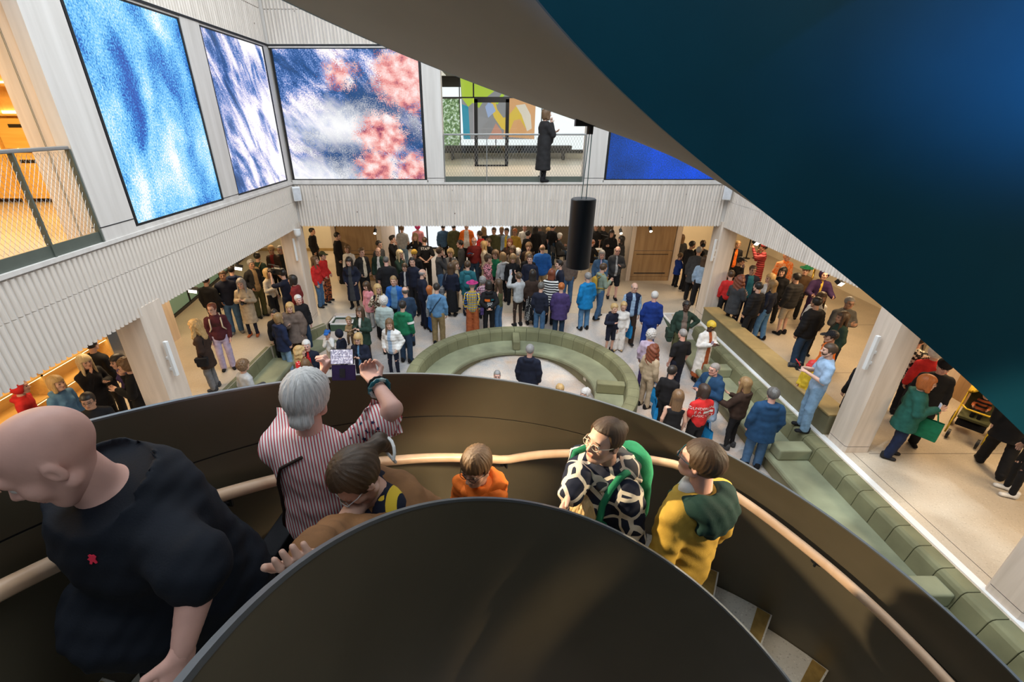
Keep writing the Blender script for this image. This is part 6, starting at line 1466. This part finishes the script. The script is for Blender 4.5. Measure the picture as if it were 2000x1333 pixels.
# red emblem on the t-shirt of the man in front
def surf_px(info, garm, px, py):
    o = part(info, garm); tr = bvh(o); inv = info['M'].inverted(); a = inv@Vector((0, 0, CAMZ)); b = inv@at_d(px, py, 3.0)
    h, n, _, _ = tr.ray_cast(a, (b-a).normalized()); return h, n
h, n = surf_px(man, 't_shirt', 181, 1092)
if h:
    em = MB().prism([(-.008, -.012), (-.003, -.014), (.001, -.006), (.006, -.013), (.010, -.011), (.007, -.001), (.011, .006), (.006, .013), (.001, .012), (-.002, .015), (-.006, .013), (-.004, .006), (-.010, .002), (-.005, -.003)], 'z', -.001, .0015).obj('embroidered_emblem', plain('emblem_red', (.75, .02, .06), .7, 0, .05), man['root'])
    em.location = h+n*.002; em.rotation_euler = n.to_track_quat('Z', 'Y').to_euler()
held('leaflet', 'small folded blue leaflet in the hand of the stooping woman on the stair', 'leaflet', [('leaflet', MB().box((-.05, -.003, -.035), (.05, .003, .035)).box((-.05, -.006, -.033), (.048, -.003, .034)), cloth('turq'))], wpos(bent, bent['W'][1])+Vector((-.02, -.02, -.1)), (.4, .2, .5))
# ================================================================= lettering on clothes
print_on(st, 't_shirt', *text_mesh(['STAFF'], .115), 1.36*st['s'], cloth('white'))
V, Fc = text_mesh(['SUNDERLAND', 'IS A', 'MUSIC CITY'], .078, 1.08)
V = [(u*1.05+(-.125 if -.11 < v < -.03 and abs(u) < .09 else 0), v) for u, v in V]
print_on(rs, 't_shirt', V, Fc, 1.30*rs['s'], cloth('white')); print_on(rs, 't_shirt', *rect(-.02, -.087, .20, -.030, 8), 1.30*rs['s'], cloth('white'), name='printed_block')
print_on(sw, 'hoodie', *text_mesh(['NEW'], .12), 1.22*sw['s'], cloth('dbrown'), back=False)
print_on(bh, 'hoodie', *rect(-.13, .0, .02, .075, 6), 1.18*bh['s'], cloth('orange'), name='printed_patch'); print_on(bh, 'hoodie', *rect(.05, .02, .13, .075, 4), 1.18*bh['s'], cloth('teal'), name='printed_patch')
for k in range(3): print_on(bh, 'hoodie', *rect(-.06, -.05-.035*k, .10-.02*k, -.035-.035*k, 5), 1.18*bh['s'], cloth('silver'), name='printed_lines')
# white band on the green sleeve
a, b = Vector(gj['S'][1].tolist()), Vector(gj['E'][1].tolist()); ax = (b-a).normalized(); c = a.lerp(b, .62)
MB().tube([c-ax*.03, c+ax*.03], .096, 14, cap=False).obj('armband', cloth('white'), gj['root'], True)
# navy embroidery on the right sleeve of the blouse
eb = MB()
for k, (px, py) in enumerate(((690, 838), (705, 828), (718, 842), (700, 850), (728, 826), (712, 858), (686, 856), (738, 838))):
    h, n = surf_px(lady, 'blouse', px, py)
    if not h: continue
    u = n.orthogonal().normalized(); v = n.cross(u); r = .007+.003*(k % 3); c = h+n*.0015
    eb.add([tuple(c)]+[tuple(c+(u*math.cos(a)+v*math.sin(a))*r*(1 if q % 2 else .45)) for q, a in enumerate(np.linspace(0, 2*PI, 11)[:-1])], [(0, q+1, (q+1) % 10+1) for q in range(10)])
if eb.v: eb.obj('embroidery', cloth('navy'), lady['root'])
# ================================================================= things carried in the crowd
def by(label_start):
    for i in PEOPLE:
        if i['root']['label'].startswith(label_start): return i
    raise KeyError(label_start)
def phone_at(i, label, side=1, dz=.08, col='black', dy=.02):
    w = wpos(i, i['W'][side])+Vector((0, 0, dz)); d = i['M'].to_3x3()@Vector((0, dy, 0))
    o = thing('phone', label, 'phone', w+d, i['root'].rotation_euler.z, 'phones held up in the crowd')
    bevel(MB().box((-.038, -.005, -.075), (.038, .005, .075)).obj('phone_body', cloth(col), o), .004); MB().box((-.034, -.0065, -.07), (.034, -.005, .07)).obj('phone_display', emis('dim_phone_display', (.55, .6, .75), .5), o)
    return o
phone_at(pw, 'white phone raised by the woman in the pale grey jacket', 0, .10, 'white')
phone_at(by('woman with cropped yellow hair'), 'pale phone in the hands of the woman in the white coat', 1, .05, 'lavender')
phone_at(by('person in a black cap holding'), 'phone held to the face of the person in the black cap', 1, .06)
phone_at(by('woman with glasses and long blonde hair'), 'phone raised by the woman beside the pink coat', 1, .08)
phone_at(gw, 'pale phone in the hand of the woman in the green jacket', 1, .05, 'white')
ribbon(bs, 'shirt', lerp3(T_(bs, .13, -.10, 1.42), T_(bs, .0, -.16, 1.25), T_(bs, -.14, -.14, 1.06), T_(bs, -.20, -.05, .95)), .014, 'crossbody_bag', 'small grey crossbody bag on the man in the light blue shirt', 'bag', cloth('ddenim'), bagbox(T_(bs, -.26, -.02, .95), (.07, .18, .22), cloth('grey')))
def shoulderbag(i, label, sz, col, garm, side=-1, z=.88, strap=True):
    return ribbon(i, garm, lerp3(T_(i, side*.10, -.06, 1.45), T_(i, side*.20, -.02, 1.2), T_(i, side*.24, -.02, z+.1)), .009, 'shoulder_bag', label, 'bag', cloth(col), bagbox(T_(i, side*.29, -.02, z-.02), sz, cloth(col)))
shoulderbag(by('woman with long dark hair, navy jacket'), 'grey shoulder bag on the woman in the long black skirt', (.12, .26, .22), 'grey', 'jacket')
shoulderbag(by('person in a purple brimmed hat'), 'small purple bag at the hip of the hat wearer', (.10, .2, .22), 'purple', 'jacket', 1)
shoulderbag(by('woman in a dark green leather'), 'dark green handbag on the woman in the leather jacket', (.14, .34, .30), 'dgreen', 'jacket', 1, .75)
shoulderbag(by('woman with brown curls'), 'orange red handbag on the woman in the black coat', (.14, .26, .24), 'rust', 'coat', 1, .85)
shoulderbag(by('woman with a fair bob in a taupe'), 'round coral handbag on the woman in the cape coat', (.12, .32, .26), 'peach', 'poncho', 1, .75)
shoulderbag(by('woman with frizzy'), 'dark bag strap and bag on the frizzy haired woman', (.1, .22, .2), 'black', 'coat', -1, .9)
def tote(label, p, rz, sz=(.08, .34, .38), col='turq'):
    t = thing('tote_bag', label, 'bag', p, rz, 'blue tote bags'); w, l, h = sz
    vs = []
    for z, k in ((-h, .8), (-h*.5, 1.15), (0, .55)):
        for a, b in ((-1, -1), (1, -1), (1, 1), (-1, 1)): vs.append((a*w/2*k, b*l/2, z))
    fs = [(0, 3, 2, 1)]+[(4*r+i, 4*r+(i+1) % 4, 4*r+4+(i+1) % 4, 4*r+4+i) for r in (0, 1) for i in range(4)]
    bevel(MB().add(vs, fs).obj('bag_body', cloth(col), t), .012)
    for s in (-1, 1): MB().tube([(s*w*.2, -l*.25, 0), (s*w*.2, -l*.12, .14), (s*w*.2, l*.12, .14), (s*w*.2, l*.25, 0)], .007, 5).obj('handle', cloth(col), t)
def hang(i, side, dz=-.12): return wpos(i, i['W'][side])+Vector((0, 0, dz))
i = by('man in a grey fleece'); 
i = by('bald man with glasses in a navy quilted'); tote('blue carrier bag between the gilet and the royal blue suit', hang(i, 1, -.28)+Vector((.18, -.05, 0)), .4)
i = by('grey haired woman in a lavender'); tote('blue tote bag on the arm of the grey haired woman in lavender', hang(i, 1, -.2), -.3)
i = by('woman with curly auburn'); tote('blue tote bag low at the side of the curly auburn haired woman', hang(i, 1, -.2), .3)
i = by('dark haired boy in black'); tote('blue tote bag between the boy with the red strap and the ring bench', hang(i, 0, -.2), -.2)
tote('blue tote bag hanging beside the red t-shirt', hang(rs, 1, -.15)+Vector((.06, -.02, 0)), .2)
i = by('woman with a ginger bob'); tote('green carrier bag behind the legs of the woman in the green jacket', hang(i, 1, -.2), .6, (.1, .34, .36), 'green')
o = held('folded_jacket', 'pale blue denim jacket carried over the arm of the woman in the brown hoodie', 'jacket', [('folded_jacket', (lambda f: (f, ))(0) and MB().box((-.09, -.12, -.5), (.09, .12, 0)), cloth('pale'))], hang(by('woman in a dark brown hoodie'), 0, .05))
f = Fld((-.16, -.2, -.62), (.16, .2, .1), .018); f.F = f.cone((0, 0, 0), (0, 0, -.5), .09, .12, (1.3, 1, 1)); f.F = f.F+.014*np.sin(f.Y*60+f.Z*12)*np.sin(f.X*40+f.Z*9); V, Q = f.mesh(); o.data = npmesh('folded_jacket', V, Q, [cloth('pale')])
# cameras
def camera_thing(label, p, rz, big=1.0):
    t = thing('photo_camera', label, 'camera', p, rz); b = big
    bevel(MB().box((-.07*b, -.03*b, -.05*b), (.07*b, .03*b, .045*b)).obj('camera_body', M_BLACK, t), .008); bevel(MB().box((-.03*b, -.03*b, .04*b), (.03*b, .035*b, .075*b)).obj('viewfinder', M_BLACK, t), .006)
    MB().tube([(0, .03*b, 0), (0, .08*b, 0), (0, .085*b, 0), (0, .13*b, 0)], [.034*b, .036*b, .04*b, .04*b], 16).obj('lens', M_BLACK, t); MB().tube([(0, .131*b, 0), (0, .133*b, 0)], .034*b, 16).obj('lens_glass', plain('lens_glass', (.02, .03, .06), .08), t)
    return t
w = (wpos(ph, ph['W'][0])+wpos(ph, ph['W'][1]))/2+(ph['M'].to_3x3()@Vector((0, .12, .05))); c = camera_thing('black photo camera with a red strap held by the bearded man', w, ph['root'].rotation_euler.z, 1.15)
MB().tube([(-.08, 0, .04), (-.14, .02, .10), (-.10, .08, .16), (0, .06, .13), (.06, 0, .06)], .010, 6).obj('neck_strap', cloth('red'), c, True)
i = by('woman in a beige trench'); camera_thing('black camera hanging on the beige trench coat', wpos(i, i['T']((-.02, .24, 1.16))), i['root'].rotation_euler.z)
i = by('person holding a camera'); camera_thing('camera held to the eye beside the far right column', wpos(i, i['hc']+np.array((0, .16, .01))), i['root'].rotation_euler.z)
w = wpos(vc, vc['hc']+np.array((-.02, .12, .06))); t = thing('video_camera', 'large shoulder video camera of the cameraman in navy', 'camera', w, vc['root'].rotation_euler.z)
bevel(MB().box((-.07, -.2, -.08), (.07, .16, .09)).obj('camera_body', M_BLACK, t), .012); MB().tube([(0, .16, 0), (0, .3, 0)], [.05, .06], 16).obj('lens', M_BLACK, t); MB().tube([(0, -.12, .09), (0, -.1, .15), (0, .1, .15), (0, .12, .09)], .012, 6).obj('handle', M_BLACK, t); bevel(MB().box((-.16, .02, -.02), (-.08, .1, .05)).obj('viewfinder', M_BLACK, t), .006); MB().tube([(.03, .06, .16), (.03, .3, .16)], .017, 10).obj('microphone', cloth('charcoal'), t)
# toddler on the arm of the woman in the green coat
wl_ = wt_['root'].location; tw = wt_['M']@Vector((.20, .17, 0))
q = at_z(679, 611, wl_.z+1.45); TD = person('toddler in beige carried on the arm of the woman in the dark green coat', q.x, q.y, wl_.z+.62, .92, 190, hair='short.dblonde', top='hoodie.tan', bottom='trousers.brown', arms='cc', sit=.18)
# backpacks
def backpack(i, label, col, z=1.2):
    t = thing('backpack', label, 'backpack', i['root'].location, i['root'].rotation_euler.z); c = i['T']((0, -.23, z))
    f = Fld(c-.22, c+.22, .022); f.F = f.cone(c+np.array((0, 0, .1)), c-np.array((0, 0, .1)), .11, .125, (1, 1.7, 1)); link('pack_body', npmesh('pack_body', *f.mesh(), [cloth(col)]), t)
    for q in (-1, 1): MB().tube([T_(i, q*.08, -.18, z+.16), T_(i, q*.11, -.03, 1.49), T_(i, q*.12, .12, 1.36), T_(i, q*.12, .15, 1.2), T_(i, q*.19, .0, 1.05), T_(i, q*.09, -.17, z-.14)], .016, 5).obj('strap', cloth(col), t, True)
backpack(by('person in a sage hoodie'), 'mustard backpack on the person in the sage hoodie', 'mustard'); backpack(by('person in a teal jacket'), 'teal backpack under the pink hood', 'teal')
backpack(by('person from behind in a dark coat'), 'tan backpack at the back of the left aisle', 'tan'); backpack(sw, 'cream backpack on the person in the burgundy sweatshirt', 'cream')
held('leaflet', 'blue leaflet read by the man in the dark red jumper', 'leaflet', [('leaflet', MB().prism([(-.10, 0), (0, .03), (.10, 0), (.10, .006), (0, .036), (-.10, .006)], 'z', -.07, .07), cloth('turq'))], wpos(by('man in a dark red'), by('man in a dark red')['W'][1])+Vector((-.05, -.1, .06)), (1.1, 0, 0))
# pushchairs
def pushchair(label, p, rz, fab, frm):
    t = thing('pushchair', label, 'pushchair', p, rz); fm = cloth(frm)
    for k, (x, y) in enumerate(((-.27, -.30), (.27, -.30), (-.2, .38), (.2, .38))):
        r = .13 if k < 2 else .09; w = MB().tube([(x+r_*0, y, r) for r_ in (0, 1)] and [(x-.02, y, r), (x+.02, y, r)], r, 18).obj('wheel', M_BLACK, t); MB().tube([(x-.024, y, r), (x+.024, y, r)], r*.45, 12).obj('hub', cloth('grey'), w)
    for x in (-.25, .25):
        MB().tube([(x, .38, .10), (x, .05, .42), (x, -.25, .80), (x, -.42, 1.02)], .014, 8).obj('frame_tube', fm, t, True); MB().tube([(x, -.30, .14), (x, .0, .46)], .013, 8).obj('frame_tube', fm, t)
    MB().tube([(-.25, -.42, 1.02), (.25, -.42, 1.02)], .019, 10).obj('push_handle', M_BLACK, t)
    bevel(MB().prism([(.25, .40), (.28, .46), (-.12, .50), (-.30, .92), (-.36, .90), (-.18, .42)], 'x', -.21, .21).obj('seat', cloth('olive'), t), .015)
    f = Fld((-.3, -.45, .6), (.3, .25, 1.2), .022); f.F = np.abs(f.ell((0, -.12, .80), (.25, .30, .30)))-.014; f.cut(.80-f.Z+.5*(f.Y+.1)); f.cut(f.Y-.08); link('canopy', npmesh('canopy', *f.mesh(), [cloth(fab)]), t)
    bevel(MB().box((-.2, -.25, .2), (.2, .15, .33)).obj('basket', cloth('black'), t), .02); MB().tube([(-.22, .1, .6), (-.15, .26, .62), (.15, .26, .62), (.22, .1, .6)], .016, 8).obj('bumper_bar', fm, t, True)
q = at_z(1885, 850, 0); pushchair('yellow framed pushchair at the far right between the black coats', (q.x, q.y, 0), 2.2, 'yellow', 'yellow')
q = at_z(965, 590, -.3); pushchair('black pushchair among the crowd behind the girl in olive', (q.x+.1, q.y+.6, ground(q.x, q.y+.6)), 2.6, 'black', 'charcoal')
person('toddler with a striped sleeve sitting in the yellow pushchair', *[v for v in (at_z(1885, 850, 0).x, at_z(1885, 850, 0).y)], .42, .85, 126, hair='short.brhair', top='jumper.stripeh.rust.black', bottom='trousers.black', arms='oo', sit=.12)
# tripod behind the right column
q = at_z(1765, 735, 0); t = thing('tripod', 'black camera tripod behind the near right column', 'tripod', (q.x, q.y, 0))
for a in (0, 2.1, 4.2): MB().tube([(0, 0, 1.15), (.16*math.cos(a), .16*math.sin(a), .62), (.3*math.cos(a), .3*math.sin(a), .01)], [.018, .016, .011], 8).obj('leg', M_BLACK, t)
MB().tube([(0, 0, 1.1), (0, 0, 1.34)], .016, 8).obj('centre_column', M_BLACK, t); bevel(MB().box((-.07, -.09, 1.34), (.07, .09, 1.46)).obj('head', M_BLACK, t), .01); MB().tube([(0, .09, 1.4), (0, .2, 1.4)], .045, 14).obj('lens', M_BLACK, t)
# ----------------------------------------------------------------- band corner
def chair(label, x, y, rz, col):
    t = thing('stacking_chair', label, 'chair', (x, y, 0), rz, 'chairs of the seated band')
    bevel(MB().box((-.22, -.2, .42), (.22, .22, .45)).obj('seat', col, t), .012); bevel(MB().prism([(-.24, .58), (-.21, .58), (-.24, .86), (-.27, .86)], 'x', -.21, .21).obj('backrest', col, t), .01)
    for sx in (-1, 1):
        MB().tube([(sx*.2, .2, .43), (sx*.21, .22, .0)], .011, 6).obj('leg', M_STEEL, t); MB().tube([(sx*.2, -.26, .84), (sx*.2, -.19, .44), (sx*.21, -.24, .0)], .011, 6).obj('leg', M_STEEL, t)
k = 0
for i in PEOPLE:
    lb = i['root']['label']
    if 'musician in ' in lb:
        p = i['root'].location; chair(('black chair under the fair haired musician', 'black chair under the white haired musician', 'pale wooden chair under the balding musician', 'black chair at the keyboard')[k], p.x, p.y, i['root'].rotation_euler.z, (M_BLACK, M_BLACK, M_PANEL, M_BLACK)[k]); k += 1
def stand(label, px, py, rz):
    q = at_z(px, py, 0); t = thing('music_stand', label, 'music stand', (q.x, q.y, 0), rz, 'music stands of the band')
    MB().tube([(0, 0, .25), (0, 0, 1.05)], .012, 8).obj('pole', M_BLACK, t)
    for a in (.5, 2.6, 4.7): MB().tube([(0, 0, .3), (.28*math.cos(a), .28*math.sin(a), .01)], .009, 6).obj('foot', M_BLACK, t)
    d = bevel(MB().prism([(-.05, .98), (-.02, .97), (.12, 1.28), (.10, 1.29)], 'x', -.24, .24).obj('desk', M_BLACK, t), .004); MB().prism([(-.058, 1.0), (-.052, .998), (.07, 1.27), (.064, 1.273)], 'x', -.2, .2).obj('sheet_music', M_WHITE, d)
stand('music stand with white sheets right of the pendant speaker', 1178, 520, 2.2); stand('second music stand with sheets in front of the woman in black', 1192, 517, 2.4); stand('music stand behind the white haired musician', 1112, 512, 1.2)
def drum(label, x, y, r, h, z, col):
    t = thing('drum', label, 'drum', (x, y, 0), 0, 'drums and cymbals of the band'); MB().tube([(0, 0, z), (0, 0, z+h)], r, 24).obj('shell', col, t); autosmooth(t.children[0])
    for zz in (z, z+h): MB().tube([(r*1.02*math.cos(a), r*1.02*math.sin(a), zz) for a in np.linspace(0, 2*PI, 25)], .012, 6).obj('hoop', M_STEEL, t, True)
    MB().tube([(0, 0, z+h), (0, 0, z+h+.006)], r*.98, 24).obj('drum_head', M_WHITE, t)
    for a in (.4, 2.5, 4.6): MB().tube([(r*.7*math.cos(a), r*.7*math.sin(a), z+.05), (r*1.15*math.cos(a), r*1.15*math.sin(a), .0)], .010, 6).obj('leg', M_STEEL, t)
def cymbal(label, x, y, z, r=.22):
    t = thing('cymbal', label, 'cymbal', (x, y, 0), 0, 'drums and cymbals of the band'); MB().tube([(0, 0, z), (0, 0, z+.012), (0, 0, z+.02)], [r, r*.4, r*.1], 24).obj('plate', plain('cymbal_brass', (.55, .36, .10), .3, .9), t); MB().tube([(0, 0, .1), (0, 0, z+.06)], .010, 6).obj('pole', M_STEEL, t)
    for a in (.2, 2.3, 4.4): MB().tube([(0, 0, .3), (.25*math.cos(a), .25*math.sin(a), .0)], .009, 6).obj('foot', M_STEEL, t)
for k, (px, py) in enumerate(((1165, 545), (1350, 480), (1385, 478))):
    q = at_z(px, py-20, 0); drum(('brass coloured conga drum beside the balding musician', 'floor drum behind the child in royal blue', 'second floor drum beside the far right column')[k], q.x, q.y, (.16, .24, .2)[k], (.6, .4, .35)[k], (.2, .25, .3)[k], plain('drum_%d' % k, ((.5, .35, .12), (.02, .02, .03), (.3, .04, .03))[k], .35))
for k, (px, py) in enumerate(((1342, 470), (1374, 468), (1398, 475))):
    q = at_z(px, py, 0); cymbal('%s cymbal of the kit right of the oak core' % ('leftmost', 'middle', 'rightmost')[k], q.x, q.y, 1.0+.1*k)
q = at_z(1572, 590, 0); t = thing('brass_horn', 'large golden bell of a horn between the green hat and the purple robe', 'horn', (q.x, q.y+.2, 0)); BR = plain('horn_brass', (.75, .50, .12), .22, .95)
MB().tube([(0, 0, 1.05), (0, .02, 1.2), (.02, .05, 1.35), (.04, .1, 1.42)], [.03, .05, .13, .24], 24, cap=False).obj('bell', BR, t, True); MB().tube([(0, 0, 1.1), (-.12, 0, .85), (-.02, 0, .6), (.14, 0, .75), (.12, 0, 1.05)], .032, 12).obj('tubing', BR, t, True); MB().tube([(0, 0, .62), (0, 0, 0)], .02, 8).obj('stand', M_BLACK, t)
# barrier posts in the right aisle
for k, (px, py) in enumerate(((1457, 505), (1477, 505))):
    q = at_z(px, py, 0); t = thing('barrier_post', ('left', 'right')[k]+' one of two black barrier posts behind the far right column', 'post', (q.x, q.y, 0), 0, 'barrier posts'); MB().tube([(0, 0, .02), (0, 0, .98)], .028, 12).obj('pole', M_BLACK, t); MB().tube([(0, 0, 0), (0, 0, .02), (0, 0, .03)], [.16, .15, .05], 20).obj('base', M_BLACK, t)
